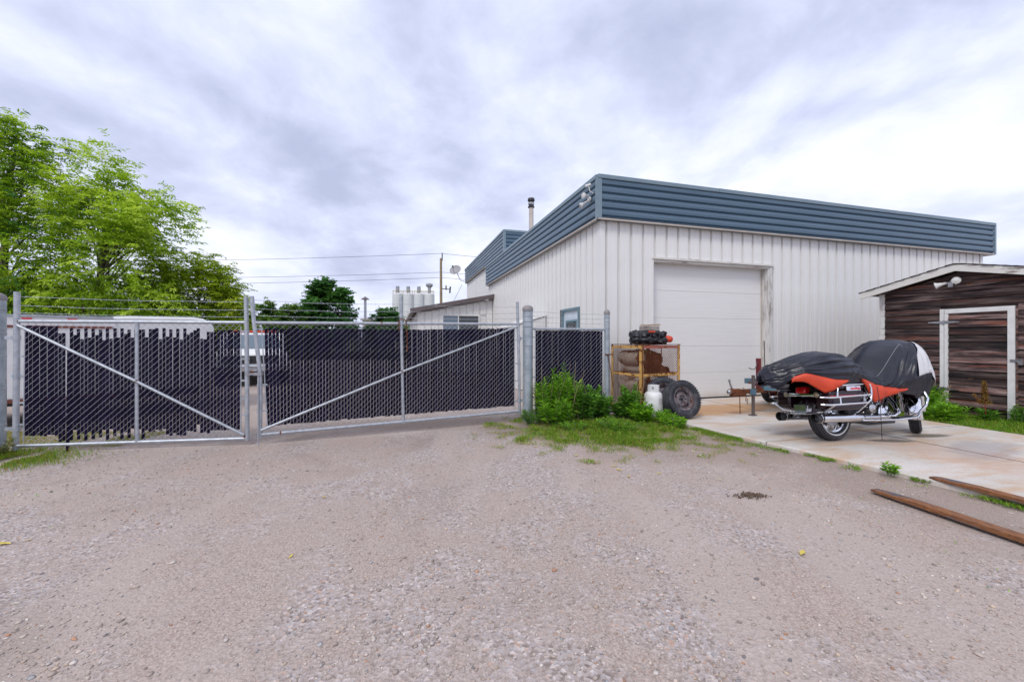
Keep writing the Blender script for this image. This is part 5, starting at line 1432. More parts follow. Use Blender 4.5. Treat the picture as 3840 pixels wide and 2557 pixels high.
# the cover drawn over it ------------------------------------------
M = Mat('black_nylon_cover'); v = M.coord('Object')
wr = M.noise(M.coord('Object', (1, 1, 0.6)), 7, 5, 0.6, 0.6)
M.set(color=M.mix(M.step(M.noise(v, 3, 4), 0.3, 0.7), (0.007, 0.008, 0.016), (0.014, 0.016, 0.028)), rough=0.30, spec=0.45)
M.bump(wr, 0.06, 0.02)
m_cover = M.m
M = Mat('silver_nylon'); M.set(color=M.mix(M.step(M.noise(M.coord('Object'), 4, 4), 0.3, 0.7), (0.52, 0.52, 0.54), (0.60, 0.60, 0.62)), rough=0.42); M.bump(M.noise(M.coord('Object'), 9, 4), 0.25, 0.015); m_silver = M.m
cov = thing('motorcycle_cover', 'black nylon cover with orange flaps and silver front panel over the motorcycle', 'cover', tuple(BK), BANG)
ST = [  # x, top z, half width, roundness, hem right, hem left, sideways shift
    (-0.97, 0.86, 0.012, 2.0, 0.84, 0.84, 0.24), (-0.955, 0.93, 0.07, 2.0, 0.77, 0.77, 0.24), (-0.91, 0.99, 0.13, 2.2, 0.72, 0.74, 0.23), (-0.83, 1.025, 0.18, 2.3, 0.74, 0.72, 0.20), (-0.76, 1.05, 0.20, 2.3, 0.85, 0.74, 0.15),
    (-0.66, 1.09, 0.25, 2.4, 0.92, 0.74, 0.10), (-0.52, 1.15, 0.30, 2.5, 0.86, 0.74, 0.05), (-0.38, 1.19, 0.34, 2.6, 0.805, 0.74, 0.02), (-0.18, 1.205, 0.36, 2.5, 0.80, 0.74, 0.01),
    (0.00, 1.17, 0.36, 2.4, 0.825, 0.74, 0), (0.12, 1.08, 0.35, 2.3, 0.82, 0.74, 0), (0.24, 0.96, 0.33, 2.2, 0.79, 0.74, 0), (0.36, 0.89, 0.32, 2.1, 0.76, 0.72, 0),
    (0.48, 0.90, 0.34, 2.0, 0.735, 0.70, 0.02), (0.62, 1.00, 0.38, 2.1, 0.70, 0.68, 0.04), (0.80, 1.17, 0.43, 2.4, 0.65, 0.66, 0.06), (0.96, 1.29, 0.46, 2.8, 0.63, 0.64, 0.07),
    (1.10, 1.355, 0.47, 3.2, 0.61, 0.63, 0.07), (1.20, 1.375, 0.47, 3.3, 0.60, 0.62, 0.07), (1.27, 1.33, 0.45, 3.0, 0.60, 0.62, 0.07), (1.345, 1.16, 0.43, 2.6, 0.62, 0.64, 0.07), (1.41, 0.93, 0.39, 2.3, 0.64, 0.66, 0.07), (1.43, 0.78, 0.35, 2.0, 0.68, 0.68, 0.07)]
ST = np.array(ST)
NX, NP = 230, 130
xs = np.interp(np.linspace(0, 1, NX), np.linspace(0, 1, len(ST)), ST[:, 0])
def smooth_interp(col):
    y = np.interp(xs, ST[:, 0], ST[:, col]); k = np.array([1, 2, 3, 4, 3, 2, 1.0]); k /= k.sum()
    yp = np.pad(y, 3, mode='edge'); return np.convolve(yp, k, 'valid')
zt_, hw_, nn_, hr_, hl_, yc_ = [smooth_interp(c) for c in range(1, 7)]
V = np.zeros((NX, NP, 3))
for i in range(NX):
    for j in range(NP):
        ph = math.pi * j / (NP - 1)
        cphi, sphi = math.cos(ph), math.sin(ph)
        e = 2.0 / nn_[i]
        y = -hw_[i] * math.copysign(abs(cphi) ** e, cphi)
        hem = hr_[i] + (hl_[i] - hr_[i]) * (j / (NP - 1))
        q_ = abs(sphi) ** e
        z = hem + (zt_[i] - hem) * q_
        y *= 1.0 - 0.10 * max(0.0, 1 - q_ * 3.0)          # cloth hangs in towards the hem
        V[i, j] = (xs[i], y + yc_[i], z)
# folds: ridges with soft valleys beside them, fanning from the high points to the hem
frnd = random.Random(21)
FOLDS = []                                              # x0, s0, x1, s1, height, width (s: 0 hem .. 1 ridge), side
for side in (-1, 1):
    for k in range(13):                                 # front: from the screen's top edge down and back
        x0 = 1.16 + frnd.uniform(-0.10, 0.10); s0 = frnd.uniform(0.62, 0.98)
        x1 = 0.40 + 0.95 * (k + frnd.uniform(0.1, 0.9)) / 13; s1 = frnd.uniform(-0.05, 0.14)
        q = frnd.uniform(0.0, 0.45)
        FOLDS.append((x0 + (x1 - x0) * q, s0 + (s1 - s0) * q, x1, s1, frnd.uniform(0.010, 0.024), frnd.uniform(0.016, 0.034), side))
    for k in range(16):                                 # rear: long sweeping folds towards the tied tail
        x1 = -0.82 + frnd.uniform(-0.04, 0.10); s1 = (k + frnd.uniform(0.1, 0.9)) / 16 * 0.95
        x0 = frnd.uniform(-0.35, 0.22); s0 = min(1.0, max(0.0, s1 + frnd.uniform(-0.12, 0.30)))
        FOLDS.append((x0, s0, x1, s1, frnd.uniform(0.009, 0.020), frnd.uniform(0.013, 0.026), side))
    for k in range(7):                                  # slack over the seat
        x0 = frnd.uniform(0.05, 0.55); x1 = x0 + frnd.uniform(-0.25, 0.15)
        FOLDS.append((x0, frnd.uniform(0.5, 1.0), x1, frnd.uniform(0.0, 0.2), frnd.uniform(0.008, 0.018), frnd.uniform(0.014, 0.026), side))
FA = np.array(FOLDS)
SX = 0.55
def fold_height(x, s, side):
    f = FA[FA[:, 6] == side]
    ax, ay, bx, by = f[:, 0], f[:, 1] * SX, f[:, 2], f[:, 3] * SX
    dx, dy = bx - ax, by - ay; L2 = dx * dx + dy * dy + 1e-9
    t = np.clip(((x - ax) * dx + (s * SX - ay) * dy) / L2, 0, 1)
    d2 = (x - ax - t * dx) ** 2 + (s * SX - ay - t * dy) ** 2
    r = d2 / f[:, 5] ** 2
    env = np.sin(np.pi * np.clip(0.12 + 0.80 * t, 0, 1)) ** 0.7
    return float((f[:, 4] * env * (1.25 * np.exp(-r) - 0.5 * np.exp(-r / 4.0))).sum())
P = V.copy()
for i in range(NX):
    for j in range(NP):
        x, y, z = V[i, j]; yl_ = y - yc_[i]
        s = min(j, NP - 1 - j) / (NP / 2)                  # 0 at the hem, 1 on the ridge
        side = -1 if j < NP / 2 else 1
        d = fold_height(x, s, side) * (1.0 if s < 0.9 else 1.0 - (s - 0.9) * 6)
        d += 0.0015 * noise.noise((x * 15, y * 15, z * 15)) + 0.013 * noise.noise((x * 3.2, y * 3.0, z * 4.0 + 2))
        nrm = Vector((0, yl_ / max(hw_[i], 0.05), (z - 0.7) * 1.2 * s + 0.05)).normalized()
        P[i, j] += np.array(nrm) * d
        if x < -0.72:                                      # bunched and tied tail end
            w_ = min(1.0, (-0.72 - x) / 0.08)
            P[i, j] += w_ * (np.array((0, 0, 1)) * 0.022 * noise.noise((x * 14, y * 13, z * 13)) + np.array((0, nrm.y, 0)) * 0.03 * noise.noise((x * 10, j * 0.25, 3.0)))
faces_main = []; faces_sil = []
for i in range(NX - 1):
    for j in range(NP - 1):
        x, y, z = V[i, j]
        q = (i * NP + j, i * NP + j + 1, (i + 1) * NP + j + 1, (i + 1) * NP + j)
        faces_main.append(q)
flat = P.reshape(-1, 3)
def sub(faces, name, mat, thick=0.004):
    F = np.array(faces); ids, inv = np.unique(F, return_inverse=True)
    me = np_mesh(name, flat[ids], inv.reshape(F.shape), mat, smooth=True)
    o = link(bpy.data.objects.new(name, me), cov)
    sd = o.modifiers.new('thickness', 'SOLIDIFY'); sd.thickness = thick; sd.offset = -1
    return o
sub(faces_main, 'main_panel', m_cover)
def flap(x0, x1, drop, name='orange_flap'):
    idx = [i for i in range(NX) if x0 <= xs[i] <= x1]; n = len(idx); rows = 8
    Vf = []; 
    for a, i in enumerate(idx):
        s = a / (n - 1); d = drop(s)
        b0 = P[i, 3]
        for k in range(rows):
            t_ = k / (rows - 1)
            w_ = 0.010 * noise.noise((s * 4 + x0 * 3, t_ * 1.5 - s * 3, 2.0)) * t_
            Vf.append((b0[0], b0[1] - 0.010 - 0.02 * t_ * (1 - t_) * 4 + w_, b0[2] + 0.012 - (d + 0.012) * t_))
    Ff = [(a * rows + k, a * rows + k + 1, (a + 1) * rows + k + 1, (a + 1) * rows + k) for a in range(n - 1) for k in range(rows - 1)]
    o = link(bpy.data.objects.new(name, np_mesh(name, np.array(Vf), np.array(Ff), m_orange, smooth=True)), cov)
    sd = o.modifiers.new('thickness', 'SOLIDIFY'); sd.thickness = 0.004
flap(-0.78, -0.20, lambda s: 0.035 + 0.155 * (min(1.0, s / 0.62) ** 1.1 if s < 0.62 else max(0.0, (1 - s) / 0.38) ** 0.8) - 0.03 * max(0.0, (s - 0.62) / 0.38))
flap(0.02, 0.84, lambda s: 0.01 + 0.225 * min(s / 0.42, (1 - s) / 0.58))
# piping seams and the tie cord
Gx = np.gradient(P, axis=0); Gj = np.gradient(P, axis=1); NRM = np.cross(Gx, Gj); NRM /= (np.linalg.norm(NRM, axis=2, keepdims=True) + 1e-9)
NRM *= -np.sign((NRM[:, NP // 2, 2]).mean()) * -1
def on_cover(x, j, off=0.004):
    fi = float(np.interp(x, xs, np.arange(NX))); i0 = min(int(fi), NX - 2); a_ = fi - i0; j0 = int(j); b_ = j - j0
    q = (P[i0, j0] * (1 - a_) + P[i0 + 1, j0] * a_) * (1 - b_) + (P[i0, j0 + 1] * (1 - a_) + P[i0 + 1, j0 + 1] * a_) * b_
    nq = NRM[min(i0 + (a_ > 0.5), NX - 1), min(j0 + (b_ > 0.5), NP - 1)]
    return Vector(q) + Vector(nq) * off
# the silver side panel, sewn on over the front quarter
SR, SC = 46, 24
Vs_ = []
for a in range(SR):
    s = a / (SR - 1); j = 10.0 + s * (NP * 0.40 - 10.0)
    xl = 1.00 + 0.235 * s ** 1.3; xr = 1.425 - 0.165 * s ** 2.0
    for b in range(SC):
        q = on_cover(xl + (xr - xl) * b / (SC - 1), j, 0.017); Vs_.append(q)
o = link(bpy.data.objects.new('silver_panel', np_mesh('silver_panel', np.array([tuple(q) for q in Vs_]), np.array([(a * SC + b, a * SC + b + 1, (a + 1) * SC + b + 1, (a + 1) * SC + b) for a in range(SR - 1) for b in range(SC - 1)]), m_silver, smooth=True)), cov)
sd = o.modifiers.new('thickness', 'SOLIDIFY'); sd.thickness = 0.003; sd.offset = 0
MB().tube([on_cover(x, 52 - 18 * s) for x, s in zip(np.linspace(1.06, 0.50, 60), np.linspace(0, 1, 60))], 0.0032, 5).build('piping', simple('grey_piping', (0.22, 0.22, 0.24), None, 4, 0.5), cov, 60)
MB().tube([on_cover(0.10, 36), on_cover(0.16, 24), on_cover(0.12, 10), on_cover(0.14, 2) + Vector((0, -0.02, -0.06))], 0.005, 5).build('tie_cord', m_black, cov, 60)
MB().tube([(0.15, -0.44, 0.78), (0.34, -0.36, 0.50), (0.40, -0.34, 0.06)], 0.004, 5).build('tie_cord', m_black, cov, 60)

# ------------------------------------------------------------------ rusty fork tines on the ground
m_tine = rusty('rusty_tine', (0.095, 0.088, 0.10), rust=(0.30, 0.125, 0.045), amount=0.62, scale=5, stretch=(0.6, 2, 2))
def tine(label, tip, end, w=0.10, h=0.036):
    tip = Vector(tip); end = Vector(end); d = (end - tip); L = d.length
    th = thing('fork_tine', label, 'fork tine', (tip.x, tip.y, tip.z), math.atan2(d.y, d.x), 'rusty steel fork tines')
    V = []; F = []
    secs = [(0.0, 0.62, 0.014), (0.012, 0.80, 0.016), (0.06, 0.96, 0.022), (0.35, 1.0, 0.034), (0.9, 1.0, h), (L, 1.0, h)]
    for x, k, hh in secs: V += [(x, -w / 2 * k, 0), (x, w / 2 * k, 0), (x, w / 2 * k, hh), (x, -w / 2 * k, hh)]
    for i in range(len(secs) - 1):
        for k in range(4): F.append((i * 4 + k, i * 4 + (k + 1) % 4, (i + 1) * 4 + (k + 1) % 4, (i + 1) * 4 + k))
    F.append((3, 2, 1, 0)); F.append(tuple((len(secs) - 1) * 4 + k for k in range(4)))
    mb = MB(); mb.add(V, F); mb.build('blade', m_tine, th, bevel=0.0015)
    return th
tine('rusty fork tine lying on the gravel, the nearer of two', (3.36, 3.78, 0.004), (3.75, 1.85, 0.01))
tine('rusty fork tine lying along the concrete edge', (4.16, 4.03, 0.036), (4.62, 2.0, 0.036))
# ------------------------------------------------------------------ foliage
def leaf_mat(name, trans=0.35, gloss=0.25):
    M = Mat(name); at = M.n('ShaderNodeAttribute', attribute_name='tint')
    M.set(color=at.outputs['Color'], rough=0.55, spec=gloss)
    tl = M.n('ShaderNodeBsdfTranslucent')
    M.l(M.mix(1.0, at.outputs['Color'], (1.15, 1.15, 0.7), 'MULTIPLY'), tl.inputs['Color'])
    mx = M.n('ShaderNodeMixShader'); mx.inputs[0].default_value = trans
    M.l(M.b.outputs[0], mx.inputs[1]); M.l(tl.outputs[0], mx.inputs[2]); M.l(mx.outputs[0], M.out.inputs[0])
    return M.m
m_leaf = leaf_mat('leaf', 0.45)
m_grass = leaf_mat('grass_blade', 0.3, 0.2)
m_bark = simple('bark', (0.085, 0.065, 0.052), (0.15, 0.125, 0.105), 9, 0.9, 0, 0.6, 40, stretch=(3, 3, 0.6))
m_drystem = simple('dry_stem', (0.30, 0.22, 0.12), (0.38, 0.29, 0.17), 12, 0.8)
m_stem = simple('green_stem', (0.09, 0.15, 0.045), (0.12, 0.16, 0.06), 9, 0.7)

def leaf_arrays(P, D, U, L, Wd, C, fold=0.25):
    """diamond leaves: P base, D direction, U rough up, L length, Wd width, C colour"""
    D = D / (np.linalg.norm(D, axis=1, keepdims=True) + 1e-9)
    S = np.cross(D, U); S /= (np.linalg.norm(S, axis=1, keepdims=True) + 1e-9)
    Nn = np.cross(S, D)
    n = len(P); V = np.zeros((n, 4, 3))
    L = L[:, None]; Wd = Wd[:, None]
    V[:, 0] = P
    V[:, 1] = P + D * L * 0.42 + S * Wd * 0.5 + Nn * Wd * fold
    V[:, 2] = P + D * L - Nn * L * 0.12
    V[:, 3] = P + D * L * 0.42 - S * Wd * 0.5 + Nn * Wd * fold
    b = (np.arange(n) * 4)[:, None]
    F = np.concatenate([b + np.array([[0, 1, 2]]), b + np.array([[0, 2, 3]])])
    return V.reshape(-1, 3), F, np.repeat(C, 4, axis=0)

def foliage(name, parent, P, D, U, L, Wd, C, mat=None):
    V, F, Cc = leaf_arrays(P, D, U, L, Wd, C)
    return link(bpy.data.objects.new(name, np_mesh(name, V, F, mat or m_leaf, Cc)), parent)

def tree(name, label, base, lobes, n_cl, n_spray, n_leaf, leaf_l, leaf_w, pal, seed, group, trunk_r=0.16, droop=0.5, spray_l=0.55, shell=0.35):
    """lobes: (centre offset xyz, radii xyz, weight) relative to the base"""
    rg_ = np.random.default_rng(seed)
    th = thing(name, label, 'tree', base, 0, group)
    wts = np.array([l[2] for l in lobes], float); wts /= wts.sum()
    li = rg_.choice(len(lobes), n_cl, p=wts)
    cen = np.array([lobes[i][0] for i in li], float); rad = np.array([lobes[i][1] for i in li], float)
    d = rg_.normal(size=(n_cl, 3)); d /= np.linalg.norm(d, axis=1, keepdims=True)
    rr_ = shell + (1 - shell) * rg_.random(n_cl)[:, None] ** 0.6
    cl_ = cen + d * rad * rr_
    cl_ = cl_[cl_[:, 2] > 0.25]; n_cl = len(cl_)
    # trunk and limbs
    top = max(l[0][2] + l[1][2] * 0.3 for l in lobes)
    mb = MB(); pts = []
    for k in range(9):
        s = k / 8; pts.append((0.25 * math.sin(s * 3 + seed) * s, 0.2 * math.cos(s * 2.3 + seed) * s, -0.1 + top * s))
    mb.tube(pts, [trunk_r * (1 - 0.93 * k / 8) for k in range(9)], 9)
    rnd = random.Random(seed)
    for c in cl_[rg_.permutation(n_cl)[:min(n_cl, 60)]]:
        s = min(0.92, max(0.12, (c[2] - 0.25 * math.hypot(c[0], c[1])) / top * 0.8)); a = Vector(pts[int(s * 8)]); b = Vector(c)
        m1 = a.lerp(b, 0.35) + Vector((rnd.uniform(-.12, .12), rnd.uniform(-.12, .12), 0.18)); m2 = a.lerp(b, 0.7) + Vector((rnd.uniform(-.12, .12), rnd.uniform(-.12, .12), 0.15))
        r0 = trunk_r * (1 - 0.85 * s) * 0.38
        mb.tube([a, m1, m2, b], [r0, r0 * 0.7, r0 * 0.42, r0 * 0.18], 5)
    mb.build('trunk', m_bark, th, 60)
    # sprays
    N = n_cl * n_spray
    pc = np.repeat(cl_, n_spray, axis=0)
    sd = rg_.normal(size=(N, 3)); sd[:, 2] = np.abs(sd[:, 2]) * 0.55 - 0.05
    out = pc - np.array([0, 0, top * 0.5]); out /= (np.linalg.norm(out, axis=1, keepdims=True) + 1e-9)
    sd = sd / np.linalg.norm(sd, axis=1, keepdims=True) + 0.55 * out
    sd /= np.linalg.norm(sd, axis=1, keepdims=True)
    sl = spray_l * (0.6 + 0.8 * rg_.random(N))
    pc = pc + rg_.normal(size=(N, 3)) * spray_l * 0.33
    cl_tone = rg_.normal(size=n_cl)
    tone = np.repeat(cl_tone, n_spray)
    T_ = N * n_leaf
    s = np.tile((np.arange(n_leaf) + 0.5) / n_leaf, N)
    A = np.repeat(pc, n_leaf, axis=0); Dd = np.repeat(sd, n_leaf, axis=0); Ls = np.repeat(sl, n_leaf)
    pos = A + Dd * (Ls * s)[:, None]; pos[:, 2] -= droop * Ls * s ** 2
    tang = Dd.copy(); tang[:, 2] -= 2 * droop * s
    sidev = np.cross(tang, np.array([0, 0, 1.0])); sidev /= (np.linalg.norm(sidev, axis=1, keepdims=True) + 1e-9)
    sgn = np.where(np.arange(T_) % 2 == 0, 1.0, -1.0)[:, None]
    ld = tang / (np.linalg.norm(tang, axis=1, keepdims=True) + 1e-9) * 0.55 + sidev * sgn * 0.8 + rg_.normal(size=(T_, 3)) * 0.28
    ld[:, 2] -= 0.25
    U = np.tile(np.array([0, 0, 1.0]), (T_, 1)) + rg_.normal(size=(T_, 3)) * 0.35
    pal = np.array(pal)
    tt = np.clip(0.60 + 0.26 * np.repeat(tone, n_leaf) + 0.13 * rg_.normal(size=T_), 0, 0.999) * (len(pal) - 1)
    i0 = tt.astype(int); fr = (tt - i0)[:, None]
    C = pal[i0] * (1 - fr) + pal[np.minimum(i0 + 1, len(pal) - 1)] * fr
    C *= (0.85 + 0.3 * rg_.random((T_, 1)))
    L = leaf_l * (0.65 + 0.7 * rg_.random(T_)); Wd = leaf_w * (0.7 + 0.6 * rg_.random(T_))
    foliage('crown', th, pos, ld, U, L, Wd, C)
    return th

BRIGHT = [(0.060, 0.140, 0.012), (0.195, 0.345, 0.020), (0.34, 0.52, 0.032), (0.46, 0.63, 0.055), (0.55, 0.70, 0.11)]  # first tone is crown-depth shade put into the colour of some clusters
YELLOW = [(0.110, 0.200, 0.014), (0.235, 0.350, 0.020), (0.36, 0.48, 0.028), (0.48, 0.57, 0.05)]
DARK = [(0.026, 0.085, 0.022), (0.048, 0.150, 0.038), (0.075, 0.215, 0.052), (0.12, 0.29, 0.070)]
MIDG = [(0.030, 0.085, 0.018), (0.065, 0.155, 0.026), (0.12, 0.23, 0.035), (0.18, 0.30, 0.05)]
tree('broadleaf_tree', 'tall bright green feathery tree behind the white trailer', (-15.3, 15.0, 0),
     [((0.0, 0, 4.0), (2.6, 2.2, 2.6), 3.2), ((0.3, 0, 6.0), (1.8, 1.6, 1.6), 1.5), ((0.0, 0, 7.4), (0.9, 0.85, 1.3), 0.6), ((0.1, -0.7, 1.9), (2.7, 1.2, 1.7), 2.4), ((1.9, 0, 5.6), (1.3, 1.2, 1.3), 0.9), ((-1.6, 0, 2.2), (1.6, 1.4, 1.6), 1.0), ((1.7, 0, 2.4), (1.5, 1.5, 1.6), 1.0), ((1.2, 0.4, 6.6), (0.7, 0.7, 0.7), 0.25)],
     410, 10, 14, 0.140, 0.050, BRIGHT, 11, 'trees behind the yard', 0.17, 0.42, 0.62)
tree('broadleaf_tree', 'tallest green tree at the left picture edge', (-18.0, 14.4, 0),
     [((-0.4, 0, 4.5), (2.6, 2.2, 3.2), 3.0), ((0.2, 0, 7.6), (1.5, 1.4, 1.6), 1.2), ((0.9, -0.2, 6.0), (1.5, 1.2, 1.4), 1.0), ((-0.3, 0, 8.5), (0.9, 0.9, 1.1), 0.7), ((0.9, -0.8, 1.8), (1.7, 1.1, 1.5), 1.2), ((0.9, -0.3, 2.6), (1.5, 1.4, 1.9), 1.2)],
     310, 10, 14, 0.145, 0.050, [DARK[2], BRIGHT[0], BRIGHT[1], BRIGHT[2], BRIGHT[3]], 23, 'trees behind the yard', 0.19, 0.45, 0.6)
tree('broadleaf_tree', 'lighter yellow-green lower tree right of the feathery tree', (-13.0, 16.6, 0),
     [((0.1, 0, 2.5), (1.75, 1.6, 2.1), 2.6), ((0.6, 0, 3.9), (0.9, 0.8, 0.9), 0.6), ((1.15, 0, 2.9), (0.7, 0.7, 0.9), 0.45), ((-1.2, 0, 3.0), (1.2, 1.1, 1.9), 1.2)],
     250, 9, 13, 0.140, 0.052, YELLOW, 31, 'trees behind the yard', 0.11, 0.4, 0.5)
tree('maple_tree', 'dark green round-headed maple beyond the right gate leaf', (-20.0, 44.0, 0),
     [((0, 0, 4.0), (2.7, 2.4, 1.7), 2.4), ((-0.5, 0, 5.7), (1.9, 1.8, 1.2), 1.4), ((-0.6, 0, 6.8), (1.2, 1.2, 0.85), 0.8), ((1.5, 0, 5.9), (0.95, 0.9, 1.0), 0.7), ((0.2, 0, 2.2), (2.9, 2.4, 1.4), 1.2), ((-2.0, 0, 4.6), (0.9, 0.9, 0.8), 0.4)],
     150, 14, 9, 0.32, 0.24, DARK, 41, 'trees behind the yard', 0.22, 0.2, 0.6)
tree('maple_tree', 'small dark green tree left of the annex roof', (-14.0, 45.0, 0),
     [((0, 0, 2.6), (1.7, 1.5, 1.7), 2.0), ((0.2, 0, 3.9), (1.0, 0.9, 0.8), 0.7), ((-1.3, 0, 1.8), (1.1, 1.0, 1.2), 0.6), ((2.0, 0, 2.0), (1.0, 1.0, 1.3), 0.5)],
     90, 12, 9, 0.28, 0.20, DARK, 43, 'trees behind the yard', 0.14, 0.2, 0.5)
spots = [((-25.8, 42.0), 5.0, 2.3, 'mid green shrubby tree just left of the gate opening', 51), ((-22.4, 40.0), 4.5, 2.2, 'mid green shrubby tree behind the gate opening', 52), ((-24.0, 48.0), 5.6, 1.6, 'upright green tree between the shrubby trees', 53), ((-28.6, 41.0), 5.5, 2.4, 'green shrubby tree beside the yellow-green tree', 54)]
for (x, y), h, w, lab, sd in spots:
    tree('shrubby_tree', lab, (x, y, 0), [((0, 0, h * 0.5), (w, w * 0.9, h * 0.5), 2.0), ((0.6, 0, h * 0.8), (w * 0.45, w * 0.4, h * 0.25), 0.6), ((-w * 0.6, 0, h * 0.35), (w * 0.6, w * 0.6, h * 0.35), 0.8), ((w * 0.7, 0, h * 0.4), (w * 0.5, w * 0.5, h * 0.4), 0.7)],
         120, 11, 10, 0.26, 0.15, MIDG, sd, 'trees behind the yard', 0.10, 0.3, 0.5)

# ------------------------------------------------------------------ weeds
def weed(label, loc, n_stem, height, spread, leaf_l, leaf_w, per, pal, seed, group='weeds by the fence panel', name='weed', up=0.35, top_frac=0.10, rz=0):
    rg_ = np.random.default_rng(seed); rnd = random.Random(seed)
    th = thing(name, label, 'weed', loc, rz, group)
    mb = MB(); Ps = []; Ds = []; Ls = []
    for i in range(n_stem):
        a = rnd.uniform(0, 2 * math.pi); rad = spread * math.sqrt(rnd.random())
        h = height * rnd.uniform(0.62, 1.0) * (1 - 0.25 * rad / max(spread, 0.01))
        b0 = Vector((rad * 0.55 * math.cos(a), rad * 0.55 * math.sin(a), 0)); tp = Vector((rad * 1.15 * math.cos(a), rad * 1.15 * math.sin(a), h))
        mid_ = b0.lerp(tp, 0.5) + Vector((rnd.uniform(-.02, .02), rnd.uniform(-.02, .02), 0.04))
        mb.tube([b0, mid_, tp], [0.006, 0.005, 0.0025], 4)
        for k in range(per):
            s = top_frac + (1.0 - top_frac) * (k + rnd.random()) / per
            q = (b0 * (1 - s) ** 2 + mid_ * 2 * s * (1 - s) + tp * s * s)
            an_ = k * 2.4 + rnd.uniform(-.4, .4)
            Ps.append(q); Ds.append((math.cos(an_), math.sin(an_), up + 0.9 * s ** 3 + rnd.uniform(-.35, .25)))
            Ls.append(leaf_l * (0.55 + 0.6 * math.sin(math.pi * min(1, 0.15 + 0.8 * s))) * rnd.uniform(0.75, 1.2))
    mb.build('stems', m_stem, th, 60)
    if height > 0.55:
        md = MB()
        for i in range(5):
            a = rnd.uniform(0, 2 * math.pi); rad = spread * rnd.uniform(0.5, 1.1); h = height * rnd.uniform(0.7, 1.08)
            md.tube([(rad * 0.6 * math.cos(a), rad * 0.6 * math.sin(a), 0), (rad * math.cos(a), rad * math.sin(a), h * 0.6), (rad * 1.3 * math.cos(a + 0.2), rad * 1.3 * math.sin(a + 0.2), h)], [0.005, 0.004, 0.002], 4)
        md.build('dry_stalks', m_drystem, th, 60)['kind'] = 'stuff'
    n = len(Ps); P_ = np.array([tuple(p) for p in Ps]); D_ = np.array(Ds); L_ = np.array(Ls)
    U = np.tile(np.array([0, 0, 1.0]), (n, 1)) + rg_.normal(size=(n, 3)) * 0.25
    pal = np.array(pal); C = pal[rg_.integers(0, len(pal), n)] * (0.8 + 0.4 * rg_.random((n, 1)))
    hz_ = np.clip(P_[:, 2] / height, 0, 1)[:, None]
    C = C * (1 - 0.25 * hz_) + np.array((0.20, 0.36, 0.035)) * 0.25 * hz_      # mixed towards yellow-green with height
    foliage('leaves', th, P_, D_, U, L_, leaf_w * (0.8 + 0.4 * rg_.random(n)), C)
    return th
WEED = [(0.085, 0.240, 0.016), (0.150, 0.370, 0.022), (0.225, 0.48, 0.030), (0.31, 0.57, 0.045)]
WEED2 = [(0.075, 0.205, 0.026), (0.12, 0.295, 0.036), (0.17, 0.38, 0.044), (0.095, 0.25, 0.048)]
weed('tall narrow-leaved weed clump right of the thickest post', (0.62, 6.98, 0), 22, 0.92, 0.24, 0.14, 0.026, 30, WEED, 1)
weed('tallest narrow-leaved weed clump before the fence panel', (0.90, 7.08, 0), 24, 1.06, 0.26, 0.14, 0.026, 32, WEED, 2)
weed('low narrow-leaved weed clump at the front of the group', (0.72, 6.72, 0), 20, 0.55, 0.26, 0.13, 0.024, 22, WEED, 3)
weed('short feathery weed tuft at the foot of the thickest post', (0.36, 6.82, 0), 22, 0.30, 0.20, 0.07, 0.010, 26, WEED2, 4)
weed('bushy broad-leaved weed in the middle of the fence panel', (1.28, 7.12, 0), 20, 0.74, 0.26, 0.10, 0.045, 30, WEED2, 5)
weed('bushy broad-leaved weed before the slim post', (1.58, 7.22, 0), 20, 0.62, 0.20, 0.10, 0.045, 28, WEED2, 6)
weed('leafy weed between the slim post and the cage', (1.96, 7.28, 0), 10, 0.30, 0.16, 0.10, 0.045, 26, WEED2, 7)
weed('bushy weed growing against the cage', (2.14, 7.22, 0), 20, 0.74, 0.20, 0.10, 0.045, 30, WEED2, 8)
weed('light green weed left of the propane cylinder', (2.22, 6.92, 0), 20, 0.36, 0.22, 0.10, 0.040, 24, WEED, 9)
weed('narrow-leaved weed in front of the propane cylinder', (2.56, 6.80, 0), 11, 0.24, 0.18, 0.11, 0.018, 24, WEED, 10)
weed('low spreading feathery weed in the middle of the grass', (1.62, 6.28, 0), 30, 0.22, 0.34, 0.055, 0.010, 26, WEED, 12)
weed('small feathery weed mound left in the grass', (1.00, 6.30, 0), 20, 0.14, 0.24, 0.05, 0.010, 20, WEED, 13)
weed('low leafy weed at the corner of the concrete pad', (2.60, 6.50, 0), 16, 0.20, 0.22, 0.08, 0.022, 16, WEED, 14)
weed('bushy narrow-leaved weed left of the shed door', (7.62, 7.55, 0.0), 30, 0.62, 0.34, 0.15, 0.032, 26, WEED, 15, 'weeds by the shed')
weed('low narrow-leaved weed between the pad and the shed', (7.42, 7.05, 0.0), 26, 0.40, 0.32, 0.14, 0.030, 20, WEED, 16, 'weeds by the shed')
weed('tall weed under the shed strap hinge', (7.95, 7.75, 0.0), 14, 0.78, 0.22, 0.13, 0.036, 24, WEED2, 17, 'weeds by the shed')
weed('small leafy weed growing at the shed door foot', (8.40, 6.75, 0), 10, 0.34, 0.16, 0.09, 0.03, 14, WEED2, 18, 'weeds by the shed')
weed('broad-leaved seedling at the gravel edge of the pad', (3.95, 4.22, 0), 7, 0.15, 0.10, 0.06, 0.030, 9, WEED, 19, 'weeds by the pad')
weed('reddish weed clump at the foot of the left hinge post', (-6.25, 4.82, 0), 26, 0.24, 0.24, 0.07, 0.012, 18, [(0.16, 0.10, 0.04), (0.10, 0.18, 0.03), (0.20, 0.13, 0.06)], 20, 'weeds by the left post')
weed('green weed clump beside the left hinge post', (-6.42, 4.75, 0), 20, 0.34, 0.20, 0.09, 0.020, 18, WEED2, 21, 'weeds by the left post')
